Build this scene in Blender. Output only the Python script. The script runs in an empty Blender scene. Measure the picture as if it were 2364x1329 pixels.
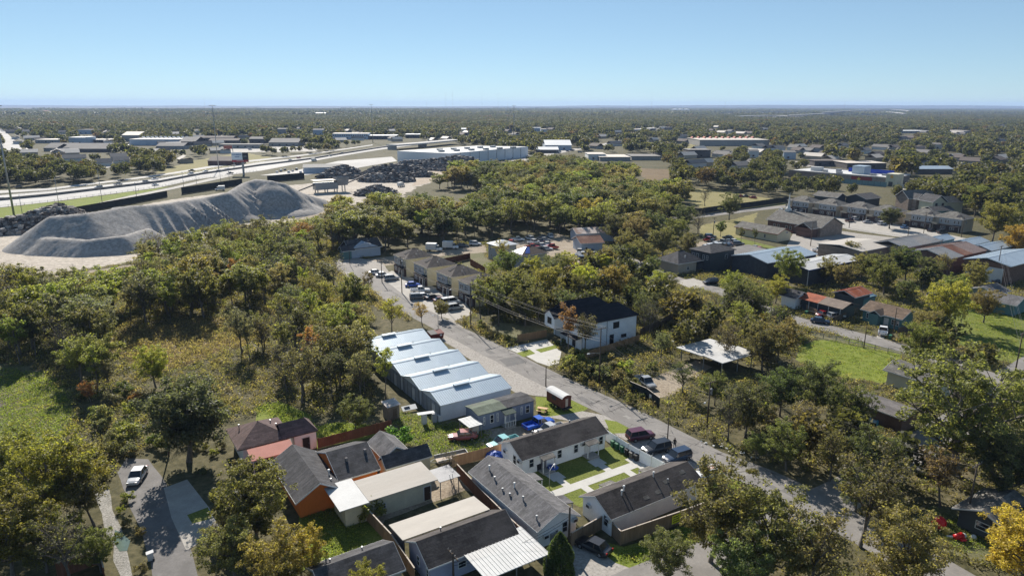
import bpy, math, random
import numpy as np
from mathutils import Vector, Matrix
R = math.radians
scene = bpy.context.scene
COL = scene.collection
# ---------------------------------------------------------------- camera
CH, CF, HY, ROLL = 52.0, 1600.0, 243.0, R(0.15)
PITCH = math.atan((664.5 - HY) / CF)
fw = np.array([0, math.cos(PITCH), -math.sin(PITCH)]); rt = np.array([1., 0, 0]); up = np.cross(rt, fw)
rt2 = rt * math.cos(ROLL) + up * math.sin(ROLL); up2 = np.cross(rt2, fw)
cam = bpy.data.objects.new('camera', bpy.data.cameras.new('camera')); COL.objects.link(cam)
cam.matrix_world = Matrix(((rt2[0], up2[0], -fw[0], 0), (rt2[1], up2[1], -fw[1], 0), (rt2[2], up2[2], -fw[2], CH), (0, 0, 0, 1)))
cam.data.sensor_width = 36; cam.data.lens = 36 * CF / 2364; cam.data.clip_start = 1; cam.data.clip_end = 80000
scene.camera = cam
def G(x, y, z=0.0):
    d = fw + rt2 * (x - 1182) / CF - up2 * (y - 664.5) / CF
    t = (z - CH) / d[2]
    return Vector((d[0] * t, d[1] * t))
def P(X, Y, Z=0.0):
    v = np.array([X, Y, Z - CH]); w = v @ fw
    return (1182 + CF * (v @ rt2) / w, 664.5 - CF * (v @ up2) / w, w)
# ---------------------------------------------------------------- light
SUN_EL = R(34); SUN_AZ = math.atan2(-5.4, 15.3)     # sun ahead and to the left
sdir = Vector((math.sin(SUN_AZ) * math.cos(SUN_EL), math.cos(SUN_AZ) * math.cos(SUN_EL), math.sin(SUN_EL)))
world = bpy.data.worlds.new('World'); scene.world = world; world.use_nodes = True
wn = world.node_tree.nodes; wn.clear()
sky = wn.new('ShaderNodeTexSky'); sky.sky_type = 'NISHITA'; sky.sun_disc = False
sky.sun_elevation = SUN_EL; sky.sun_rotation = SUN_AZ
sky.altitude = 50; sky.air_density = 0.65; sky.dust_density = 0.0; sky.ozone_density = 2.5
bgn = wn.new('ShaderNodeBackground'); bgn.inputs[1].default_value = 0.10
wo = wn.new('ShaderNodeOutputWorld')
# sky radiance softened with a gamma so zenith-to-horizon contrast matches the hazy clear day
g1 = wn.new('ShaderNodeMix'); g1.data_type = 'RGBA'; g1.blend_type = 'MULTIPLY'; g1.inputs[0].default_value = 1; g1.inputs[7].default_value = (.1, .1, .1, 1)
gg = wn.new('ShaderNodeGamma'); gg.inputs[1].default_value = .6
tint = wn.new('ShaderNodeMix'); tint.data_type = 'RGBA'; tint.blend_type = 'MULTIPLY'; tint.inputs[0].default_value = 1; tint.inputs[7].default_value = (3.55, 4.35, 4.75, 1); tint.clamp_result = False
for a_, b_ in ((sky.outputs[0], g1.inputs[6]), (g1.outputs[2], gg.inputs[0]), (gg.outputs[0], tint.inputs[6]), (tint.outputs[2], bgn.inputs[0]), (bgn.outputs[0], wo.inputs[0])): world.node_tree.links.new(a_, b_)
sl = bpy.data.lights.new('sun', 'SUN'); sl.energy = 4.4; sl.angle = R(0.53); sl.color = (1, .94, .85)
so = bpy.data.objects.new('sun', sl); COL.objects.link(so); so.location = (0, 0, 300)
so.rotation_euler = sdir.to_track_quat('Z', 'Y').to_euler()
scene.view_settings.view_transform = 'Standard'; scene.view_settings.look = 'None'
scene.view_settings.gamma = 1; scene.view_settings.use_curve_mapping = False
scene.view_settings.exposure = 0.95
scene.cycles.max_bounces = 5; scene.cycles.diffuse_bounces = 4; scene.cycles.glossy_bounces = 2
scene.cycles.transmission_bounces = 2; scene.cycles.volume_bounces = 0; scene.cycles.transparent_max_bounces = 4
# ---------------------------------------------------------------- tagging and mesh helpers
def tag(o, label=None, cat=None, group=None, kind=None):
    if label: o['label'] = label
    if cat: o['category'] = cat
    if group: o['group'] = group
    if kind: o['kind'] = kind
    return o
def empty(name, loc, rz=0, label=None, cat=None, group=None):
    o = bpy.data.objects.new(name, None); COL.objects.link(o); o.empty_display_size = .5
    o.location = (loc[0], loc[1], loc[2] if len(loc) > 2 else 0); o.rotation_euler = (0, 0, rz)
    return tag(o, label, cat, group)
def put(name, mesh, parent=None, loc=None, rz=0, scale=None, color=None):
    o = bpy.data.objects.new(name, mesh); COL.objects.link(o)
    if parent: o.parent = parent
    if loc is not None: o.location = loc
    if rz: o.rotation_euler = (0, 0, rz)
    if scale is not None: o.scale = scale if hasattr(scale, '__len__') else (scale,) * 3
    if color is not None: o.color = (*color[:3], 1)
    return o
def clone(o, loc=None, rz=None, label=None, parent=None, color=None):
    c = o.copy(); COL.objects.link(c)
    if parent: c.parent = parent
    if loc is not None: c.location = (loc[0], loc[1], loc[2] if len(loc) > 2 else 0)
    if rz is not None: c.rotation_euler = (0, 0, rz)
    if label: c['label'] = label
    if color is not None: c.color = (*color[:3], 1)
    for ch in list(o.children): clone(ch, parent=c, color=(color if ch.get('paint') else None))
    return c
class MB:
    def __init__(s): s.v = []; s.f = []
    def add(s, vs, fs):
        n = len(s.v); s.v += [tuple(a) for a in vs]; s.f += [tuple(i + n for i in q) for q in fs]; return s
    def box(s, x0, y0, z0, x1, y1, z1):
        return s.add([(x0, y0, z0), (x1, y0, z0), (x1, y1, z0), (x0, y1, z0), (x0, y0, z1), (x1, y0, z1), (x1, y1, z1), (x0, y1, z1)],
                     [(0, 3, 2, 1), (4, 5, 6, 7), (0, 1, 5, 4), (1, 2, 6, 5), (2, 3, 7, 6), (3, 0, 4, 7)])
    def prism(s, poly, z0, z1):
        n = len(poly)
        return s.add([(p[0], p[1], z0) for p in poly] + [(p[0], p[1], z1) for p in poly],
                     [tuple(range(n))[::-1], tuple(range(n, 2 * n))] + [(i, (i + 1) % n, n + (i + 1) % n, n + i) for i in range(n)])
    def slab(s, top, t=.12):                       # top: 3D polygon; thickened downwards
        n = len(top)
        return s.add([tuple(p) for p in top] + [(p[0], p[1], p[2] - t) for p in top],
                     [tuple(range(n)), tuple(range(n, 2 * n))[::-1]] + [(i, n + i, n + (i + 1) % n, (i + 1) % n) for i in range(n)])
    def tube(s, p0, p1, r0, r1=None, n=6, cap=True):
        r1 = r0 if r1 is None else r1
        a = Vector(p0); b = Vector(p1); d = (b - a).normalized()
        u = d.orthogonal().normalized(); w = d.cross(u)
        vs = []
        for c, r in ((a, r0), (b, r1)):
            for k in range(n):
                t = 2 * math.pi * k / n; vs.append(tuple(c + u * (r * math.cos(t)) + w * (r * math.sin(t))))
        fs = [(k, (k + 1) % n, n + (k + 1) % n, n + k) for k in range(n)]
        if cap: fs += [tuple(range(n))[::-1], tuple(range(n, 2 * n))]
        return s.add(vs, fs)
    def path(s, pts, r, n=4):
        pts = [Vector(p) for p in pts]; vs = []; rr = r if hasattr(r, '__len__') else [r] * len(pts)
        for i, p in enumerate(pts):
            d = (pts[min(i + 1, len(pts) - 1)] - pts[max(i - 1, 0)]).normalized()
            u = d.cross(Vector((0, 0, 1)));  u = d.orthogonal() if u.length < .05 else u
            u.normalize(); w = d.cross(u)
            for k in range(n):
                t = 2 * math.pi * k / n; vs.append(tuple(p + u * (rr[i] * math.cos(t)) + w * (rr[i] * math.sin(t))))
        fs = []
        for i in range(len(pts) - 1):
            for k in range(n):
                fs.append((i * n + k, i * n + (k + 1) % n, (i + 1) * n + (k + 1) % n, (i + 1) * n + k))
        return s.add(vs, fs)
    def mesh(s, name, mat, smooth=False):
        me = bpy.data.meshes.new(name); me.from_pydata(s.v, [], s.f)
        if mat: me.materials.append(mat)
        if smooth: me.polygons.foreach_set('use_smooth', [True] * len(me.polygons))
        me.update(); return me
    def build(s, name, mat, parent=None, smooth=False, **k):
        return put(name, s.mesh(name, mat, smooth), parent, **k)
# ---------------------------------------------------------------- materials
def newmat(name):
    m = bpy.data.materials.new(name); m.use_nodes = True
    nt = m.node_tree; return m, nt, nt.nodes, nt.links, nt.nodes['Principled BSDF']
def ramp(nd, stops):
    r = nd.new('ShaderNodeValToRGB'); e = r.color_ramp.elements
    while len(e) > 1: e.remove(e[-1])
    e[0].position = stops[0][0]; e[0].color = (*stops[0][1], 1)
    for p, c in stops[1:]:
        q = e.new(p); q.color = (*c, 1)
    return r
def noise(nd, lk, vec, sc, det=4, rough=.6):
    n = nd.new('ShaderNodeTexNoise'); n.inputs['Scale'].default_value = sc; n.inputs['Detail'].default_value = det
    n.inputs['Roughness'].default_value = rough; lk.new(vec, n.inputs['Vector']); return n
def mixc(nd, lk, a, b, fac, mode='MIX'):
    m = nd.new('ShaderNodeMix'); m.data_type = 'RGBA'; m.blend_type = mode
    for sock, v in ((m.inputs[6], a), (m.inputs[7], b), (m.inputs[0], fac)):
        if hasattr(v, 'is_output'): lk.new(v, sock)
        elif hasattr(v, '__len__'): sock.default_value = (*v, 1)
        else: sock.default_value = v
    return m.outputs[2]
MATS = {}
def mat(name, col, rough=.8, var=.25, sc=1.5, bump=.0, metal=0, spec=.3, stain=None, stain_amt=.5, kind=None, stretch=None, emit=0):
    if name in MATS: return MATS[name]
    m, nt, nd, lk, bs = newmat(name); MATS[name] = m
    tc = nd.new('ShaderNodeTexCoord'); vec = tc.outputs['Object']
    if stretch:
        mp = nd.new('ShaderNodeMapping'); mp.inputs['Scale'].default_value = stretch; lk.new(vec, mp.inputs[0]); vec = mp.outputs[0]
    n1 = noise(nd, lk, vec, sc, 6); n2 = noise(nd, lk, vec, sc * 9, 3)
    d = tuple(max(0, c * (1 - var)) for c in col); l = tuple(min(1, c * (1 + var)) for c in col)
    r1 = ramp(nd, [(.3, d), (.7, l)]); lk.new(n1.outputs[0], r1.inputs[0])
    r2 = ramp(nd, [(.3, (1 - var * .7,) * 3), (.7, (1 + var * .5,) * 3)]); lk.new(n2.outputs[0], r2.inputs[0])
    c = mixc(nd, lk, r1.outputs[0], r2.outputs[0], 1.0, 'MULTIPLY')
    if kind in ('shingle', 'brick', 'block'):
        b = nd.new('ShaderNodeTexBrick'); lk.new(vec, b.inputs['Vector'])
        b.inputs['Scale'].default_value = 1
        w, h = {'shingle': (.9, .3), 'brick': (.45, .16), 'block': (.4, .2)}[kind]
        b.inputs['Brick Width'].default_value = w; b.inputs['Row Height'].default_value = h; b.inputs['Mortar Size'].default_value = .012
        b.inputs['Color1'].default_value = (1.25,) * 3 + (1,); b.inputs['Color2'].default_value = (.75,) * 3 + (1,); b.inputs['Mortar'].default_value = (.6,) * 3 + (1,)
        if kind != 'shingle':
            mp = nd.new('ShaderNodeMapping'); mp.inputs['Rotation'].default_value = (R(90), 0, 0); lk.new(vec, mp.inputs[0]); lk.new(mp.outputs[0], b.inputs['Vector'])
        c = mixc(nd, lk, c, b.outputs[0], 1.0, 'MULTIPLY')
    if kind == 'siding':
        wv = nd.new('ShaderNodeTexWave'); wv.bands_direction = 'Z'; wv.wave_profile = 'SAW'; wv.inputs['Scale'].default_value = 1.6
        lk.new(tc.outputs['Object'], wv.inputs['Vector'])
        r3 = ramp(nd, [(0, (.72,) * 3), (.18, (1, 1, 1)), (1, (.97,) * 3)]); lk.new(wv.outputs[0], r3.inputs[0])
        c = mixc(nd, lk, c, r3.outputs[0], .8, 'MULTIPLY')
    if stain:
        n3 = noise(nd, lk, vec, sc * .45, 8, .7); r4 = ramp(nd, [(.5, (0, 0, 0)), (.62, (1, 1, 1))]); lk.new(n3.outputs[0], r4.inputs[0])
        f = nd.new('ShaderNodeMath'); f.operation = 'MULTIPLY'; f.inputs[1].default_value = stain_amt; lk.new(r4.outputs[0], f.inputs[0])
        c = mixc(nd, lk, c, stain, f.outputs[0])
    lk.new(c, bs.inputs['Base Color'])
    bs.inputs['Roughness'].default_value = rough; bs.inputs['Metallic'].default_value = metal; bs.inputs['Specular IOR Level'].default_value = spec
    if bump:
        bp = nd.new('ShaderNodeBump'); bp.inputs['Strength'].default_value = bump; bp.inputs['Distance'].default_value = .05
        lk.new(n2.outputs[0], bp.inputs['Height']); lk.new(bp.outputs[0], bs.inputs['Normal'])
    return m
def ground_mat(name, cols, sc=.25, fine=3.0, bump=.6, rough=.95, pos=(.3, .45, .58, .72)):
    if name in MATS: return MATS[name]
    m, nt, nd, lk, bs = newmat(name); MATS[name] = m
    tc = nd.new('ShaderNodeTexCoord'); vec = tc.outputs['Object']
    n1 = noise(nd, lk, vec, sc, 8, .65); n2 = noise(nd, lk, vec, fine, 6, .7); n3 = noise(nd, lk, vec, sc * .22, 4, .5)
    a = nd.new('ShaderNodeMath'); a.operation = 'MULTIPLY_ADD'; a.inputs[1].default_value = .45; lk.new(n2.outputs[0], a.inputs[0])
    b = nd.new('ShaderNodeMath'); b.operation = 'MULTIPLY_ADD'; b.inputs[1].default_value = .45; lk.new(n1.outputs[0], b.inputs[0]); 
    c = nd.new('ShaderNodeMath'); c.operation = 'MULTIPLY'; c.inputs[1].default_value = .2; lk.new(n3.outputs[0], c.inputs[0])
    lk.new(c.outputs[0], b.inputs[2]); lk.new(b.outputs[0], a.inputs[2])
    r = ramp(nd, [(pos[i] if i < 4 else .8, q) for i, q in enumerate(cols)]); lk.new(a.outputs[0], r.inputs[0])
    r2 = ramp(nd, [(.25, (.6,) * 3), (.75, (1.4,) * 3)]); lk.new(n2.outputs[0], r2.inputs[0])
    lk.new(mixc(nd, lk, r.outputs[0], r2.outputs[0], 1.0, 'MULTIPLY'), bs.inputs['Base Color'])
    bs.inputs['Roughness'].default_value = rough; bs.inputs['Specular IOR Level'].default_value = .15
    bp = nd.new('ShaderNodeBump'); bp.inputs['Strength'].default_value = bump; bp.inputs['Distance'].default_value = .12
    lk.new(n2.outputs[0], bp.inputs['Height']); lk.new(bp.outputs[0], bs.inputs['Normal'])
    return m
def leaf_mat(name, stops=None, k=1.0):
    m, nt, nd, lk, bs = newmat(name); MATS[name] = m
    oi = nd.new('ShaderNodeObjectInfo'); ge = nd.new('ShaderNodeNewGeometry')
    if stops:
        r0 = ramp(nd, stops); r0.color_ramp.interpolation = 'LINEAR'; lk.new(oi.outputs['Random'], r0.inputs[0]); base = r0.outputs[0]
    else: base = oi.outputs['Color']
    r = ramp(nd, [(0, tuple(q * k for q in (1.0, .97, .92))), (.5, tuple(q * k for q in (1.8, 1.74, 1.62))), (1, tuple(q * k for q in (2.8, 2.65, 2.0)))]); lk.new(ge.outputs['Random Per Island'], r.inputs[0])
    base = mixc(nd, lk, base, (.115, .108, .08), .25)
    c = mixc(nd, lk, base, r.outputs[0], 1.0, 'MULTIPLY')
    lk.new(c, bs.inputs['Base Color']); bs.inputs['Roughness'].default_value = .55; bs.inputs['Specular IOR Level'].default_value = .25
    tr = nd.new('ShaderNodeBsdfTranslucent'); ct = mixc(nd, lk, c, (1.5, 1.55, .75), 1.0, 'MULTIPLY'); lk.new(ct, tr.inputs[0])
    mx = nd.new('ShaderNodeMixShader'); mx.inputs[0].default_value = .55
    lk.new(bs.outputs[0], mx.inputs[1]); lk.new(tr.outputs[0], mx.inputs[2]); lk.new(mx.outputs[0], nd['Material Output'].inputs[0])
    return m
def color_mat(name, rough=.3, metal=0, coat=0, var=.08, kind=None):
    """paint whose colour is the object's own colour"""
    m, nt, nd, lk, bs = newmat(name); MATS[name] = m
    oi = nd.new('ShaderNodeObjectInfo'); tc = nd.new('ShaderNodeTexCoord'); n = noise(nd, lk, tc.outputs['Object'], 2.5, 5)
    r = ramp(nd, [(.3, (1 - var,) * 3), (.7, (1 + var,) * 3)]); lk.new(n.outputs[0], r.inputs[0])
    lk.new(mixc(nd, lk, oi.outputs['Color'], r.outputs[0], 1.0, 'MULTIPLY'), bs.inputs['Base Color'])
    bs.inputs['Roughness'].default_value = rough; bs.inputs['Metallic'].default_value = metal; bs.inputs['Coat Weight'].default_value = coat
    return m
LEAF = leaf_mat('leaf')
FARLEAF = leaf_mat('far_leaf', [(0, (.035, .046, .02)), (.25, (.05, .058, .022)), (.45, (.07, .07, .025)), (.6, (.042, .052, .026)), (.75, (.085, .078, .03)), (.88, (.06, .062, .03)), (.95, (.10, .08, .03)), (.985, (.08, .055, .035)), (1, (.12, .055, .03))], .72)
BARK = mat('bark', (.14, .12, .10), .95, .35, 3, .5)
PAINT = color_mat('car_paint', .3, .0, .6)
GLASS = mat('dark_glass', (.02, .024, .03), .08, .2, 1, spec=.6)
TYRE = mat('tyre', (.02, .02, .02), .9, .2, 5)
CHROME = mat('chrome', (.5, .5, .5), .25, .1, 4, metal=.9)
WHITE = mat('white_paint', (.60, .60, .585), .6, .07, .8)
TRIMDK = mat('dark_trim', (.03, .03, .035), .6, .2, 1)
WOODP = mat('utility_wood', (.10, .075, .055), .9, .3, 4, .4, stretch=(1, 1, .1))
METAL = mat('grey_metal', (.30, .31, .32), .45, .15, 2, metal=.5)
CONC = mat('concrete', (.36, .335, .30), .9, .14, .5, .15, stain=(.26, .24, .21), stain_amt=.35)
WHITECONC = mat('new_concrete', (.46, .445, .41), .85, .08, .6, .1, stain=(.37, .35, .31), stain_amt=.3)
ASPH = mat('street_asphalt', (.215, .20, .185), .92, .16, .3, .3, stain=(.16, .148, .135), stain_amt=.6)
DARKASPH = mat('drive_asphalt', (.165, .155, .148), .92, .2, .4, .3, stain=(.1, .095, .09), stain_amt=.5)
HWY = mat('highway_concrete', (.54, .515, .48), .95, .12, .02, 0, stain=(.44, .42, .39), stain_amt=.4, spec=.05)
DIRT = ground_mat('dirt', [(.16, .125, .09), (.24, .19, .14), (.30, .25, .19), (.36, .31, .25)], .3, 2.5, .4)
YARD = ground_mat('pale_yard', [(.26, .22, .175), (.34, .295, .24), (.42, .37, .31), (.47, .42, .36)], .05, .6, .3)
APRON = ground_mat('worn_apron', [(.19, .172, .152), (.27, .245, .22), (.33, .305, .275), (.29, .265, .24)], .35, 2.5, .25)
LAWN = ground_mat('lawn', [(.055, .07, .016), (.10, .125, .022), (.145, .165, .035), (.18, .165, .07)], .22, 3.5, .9)
BRIGHT = ground_mat('bright_grass', [(.06, .08, .016), (.12, .155, .022), (.175, .205, .035), (.20, .19, .07)], .3, 3.5, 1)
DRYLAWN = ground_mat('dry_lawn', [(.10, .10, .035), (.17, .155, .06), (.23, .20, .085), (.26, .22, .11)], .12, 2, .5)
FIELD = ground_mat('field_grass', [(.055, .065, .022), (.095, .105, .036), (.14, .13, .07), (.19, .165, .11)], .18, 2.2, .9)
BROWN = ground_mat('dry_brush', [(.07, .05, .028), (.12, .085, .048), (.17, .12, .065), (.2, .155, .09)], .2, 2, .9)
WEED = ground_mat('weedy_ground', [(.035, .035, .016), (.06, .056, .025), (.09, .078, .04), (.13, .105, .065)], .15, 1.6, .9)
# ---------------------------------------------------------------- polygons on the ground
KEEP = []           # world polygons where no tree may stand
def inpoly(x, y, poly):
    c = False; n = len(poly); j = n - 1
    for i in range(n):
        xi, yi = poly[i][0], poly[i][1]; xj, yj = poly[j][0], poly[j][1]
        if (yi > y) != (yj > y) and x < (xj - xi) * (y - yi) / (yj - yi) + xi: c = not c
        j = i
    return c
def keep(poly, m=0):
    poly = [(p[0], p[1]) for p in poly]
    if m:
        cx = sum(p[0] for p in poly) / len(poly); cy = sum(p[1] for p in poly) / len(poly)
        q = []
        for p in poly:
            d = math.hypot(p[0] - cx, p[1] - cy) or 1; q.append((cx + (p[0] - cx) * (1 + m / d), cy + (p[1] - cy) * (1 + m / d)))
        poly = q
    xs = [p[0] for p in poly]; ys = [p[1] for p in poly]
    KEEP.append((min(xs), max(xs), min(ys), max(ys), poly))
def free(x, y):
    for a, b, c, d, poly in KEEP:
        if a <= x <= b and c <= y <= d and inpoly(x, y, poly): return False
    return True
rnd = random.Random(7); SC = [0]; ROADK = []
def sheet(name, poly, z, m, jit=0, kind='structure', step=2.5, nokeep=False, label=None, cat=None, parent=None):
    """flat piece of ground from world polygon, edges broken up by jit metres"""
    rr = random.Random(len(poly) * 31 + int(abs(poly[0][0]) * 10)); SC[0] += 1; z += (SC[0] % 9) * .0004
    out = []
    n = len(poly)
    for i in range(n):
        a = Vector(poly[i][:2]); b = Vector(poly[(i + 1) % n][:2]); L = (b - a).length
        k = max(1, int(L / step)) if jit else 1; nrm = Vector((-(b - a).y, (b - a).x)).normalized() if L > 0 else Vector((0, 0))
        for j in range(k):
            q = a + (b - a) * (j / k)
            if jit: q += nrm * rr.uniform(-jit, jit)
            out.append((q.x, q.y, z))
    if not nokeep: keep(poly)
    mb = MB(); mb.add(out, [tuple(range(len(out)))])
    o = mb.build(name, m, parent)
    me = o.data
    if me.polygons and me.polygons[0].normal.z < 0: me.flip_normals()
    if parent is None: tag(o, label, cat, None, kind)
    return o
def psheet(name, px, z, m, jit=0, **k): return sheet(name, [G(*p) for p in px], z, m, jit, **k)
def smooth_line(pts, step=3):
    pts = [Vector(p) for p in pts]; out = []
    for i in range(len(pts) - 1):
        p0 = pts[max(i - 1, 0)]; p1 = pts[i]; p2 = pts[i + 1]; p3 = pts[min(i + 2, len(pts) - 1)]
        k = max(1, int((p2 - p1).length / step))
        for j in range(k):
            t = j / k
            out.append(.5 * ((2 * p1) + (p2 - p0) * t + (2 * p0 - 5 * p1 + 4 * p2 - p3) * t * t + (3 * p1 - p0 - 3 * p2 + p3) * t ** 3))
    out.append(pts[-1]); return out
def road(name, px, w, z, m, world_pts=None, label=None, kind='structure', jit=0, kerb=False):
    pts = world_pts or [G(*p) for p in px]
    c = smooth_line([Vector((p[0], p[1])) for p in pts], max(3, w * .5)); rr = random.Random(int(w * 10) + len(c))
    L = []; Rr = []
    for i, p in enumerate(c):
        d = (c[min(i + 1, len(c) - 1)] - c[max(i - 1, 0)]).normalized(); n = Vector((-d.y, d.x))
        a = w / 2 + rr.uniform(-jit, jit); b = w / 2 + rr.uniform(-jit, jit)
        L.append(p + n * a); Rr.append(p - n * b)
    vs = [(p.x, p.y, z) for p in L] + [(p.x, p.y, z) for p in Rr]; n = len(c)
    mb = MB(); mb.add(vs, [(n + i, n + i + 1, i + 1, i) for i in range(n - 1)])
    o = mb.build(name, m); tag(o, None, None, None, kind)
    for i in range(n - 1):
        keep([L[i], L[i + 1], Rr[i + 1], Rr[i]], .6); ROADK.append(KEEP[-1])
    return c, L, Rr
# ---------------------------------------------------------------- houses
SHINGLE_D = mat('shingle_dark', (.056, .048, .045), .95, .35, .5, .6, kind='shingle', stain=(.105, .09, .082), stain_amt=.5)
SHINGLE_G = mat('shingle_grey', (.125, .12, .122), .95, .3, .7, .5, kind='shingle', stain=(.16, .155, .15), stain_amt=.4)
SHINGLE_C = mat('shingle_charcoal', (.065, .063, .066), .95, .35, .7, .5, kind='shingle')
SHINGLE_B = mat('shingle_brown', (.15, .105, .075), .95, .3, .7, .5, kind='shingle', stain=(.10, .07, .05), stain_amt=.4)
SHINGLE_M = mat('shingle_mauve', (.13, .088, .082), .95, .22, .7, .5, kind='shingle')
SHINGLE_K = mat('shingle_black', (.018, .018, .023), .9, .25, .7, .4, kind='shingle')
SHINGLE_T = mat('shingle_weathered', (.15, .14, .125), .95, .3, .6, .5, kind='shingle', stain=(.09, .08, .07), stain_amt=.5)
def siding(name, col): return mat(name, col, .7, .07, .5, 0, kind='siding', stain=tuple(c * .8 for c in col), stain_amt=.3)
S_WHITE = siding('white_siding', (.86, .87, .88)); S_BLUE = siding('slate_blue_siding', (.17, .20, .27)); S_GREY = siding('grey_siding', (.34, .36, .38))
S_CREAM = siding('cream_siding', (.60, .54, .38)); S_TEAL = siding('teal_siding', (.10, .20, .20)); S_DARK = siding('charcoal_siding', (.055, .065, .072))
S_TAN = siding('tan_siding', (.42, .36, .28)); S_SKY = siding('pale_blue_siding', (.38, .44, .52))
STUCCO = mat('cream_stucco', (.58, .54, .40), .9, .1, .5, .2, stain=(.4, .37, .28), stain_amt=.35)
BRICKM = mat('red_brick', (.15, .09, .075), .9, .2, .6, .2, kind='brick')
BRICKT = mat('tan_brick', (.30, .235, .19), .9, .2, .6, .2, kind='brick')
ORANGE = mat('orange_stucco', (.62, .17, .03), .85, .1, .6, .15, stain=(.5, .13, .03), stain_amt=.4)
PLY = mat('weathered_plywood', (.22, .18, .14), .9, .25, .8, .2, stretch=(1, 1, .3))
MROOF = mat('blue_white_metal', (.44, .51, .565), .42, .06, .4, 0, metal=.3, spec=.5, stain=(.35, .43, .5), stain_amt=.4)
MWHITE = mat('white_metal', (.54, .535, .52), .7, .07, .35, 0, spec=.2, stain=(.43, .41, .385), stain_amt=.4)
MCREAM = mat('cream_metal', (.42, .385, .34), .75, .07, .3, 0, spec=.15, stain=(.36, .32, .275), stain_amt=.35, stretch=(.6, 3, 1))
RUST = mat('rusty_metal', (.30, .085, .04), .85, .35, .35, .2, stain=(.42, .22, .15), stain_amt=.6)
RUSTD = mat('dark_rust_metal', (.16, .065, .04), .85, .3, .3, .2, stain=(.28, .18, .13), stain_amt=.5)
MGREY = mat('grey_roof_metal', (.25, .25, .25), .6, .15, .3, .1, stain=(.33, .27, .22), stain_amt=.4)
FENCEW = mat('fence_wood', (.24, .165, .105), .9, .22, 1.2, .3, stretch=(3, 3, .3)); FENCEN = mat('new_fence_wood', (.36, .215, .115), .9, .18, 1.2, .3, stretch=(3, 3, .3))
FENCER = mat('red_brown_fence_wood', (.17, .075, .045), .9, .22, 1.2, .3, stretch=(3, 3, .3)); FENCED = mat('grey_fence_wood', (.13, .10, .075), .9, .25, 1.2, .3, stretch=(3, 3, .3))
CAPW = mat('pale_cap_rail', (.42, .36, .30), .8, .1, 1)
BLACKNET = mat('black_mesh_fabric', (.022, .026, .024), .9, .25, .4)
BLUETARP = mat('blue_tarp', (.02, .075, .34), .5, .2, 1.5, .4)
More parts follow.
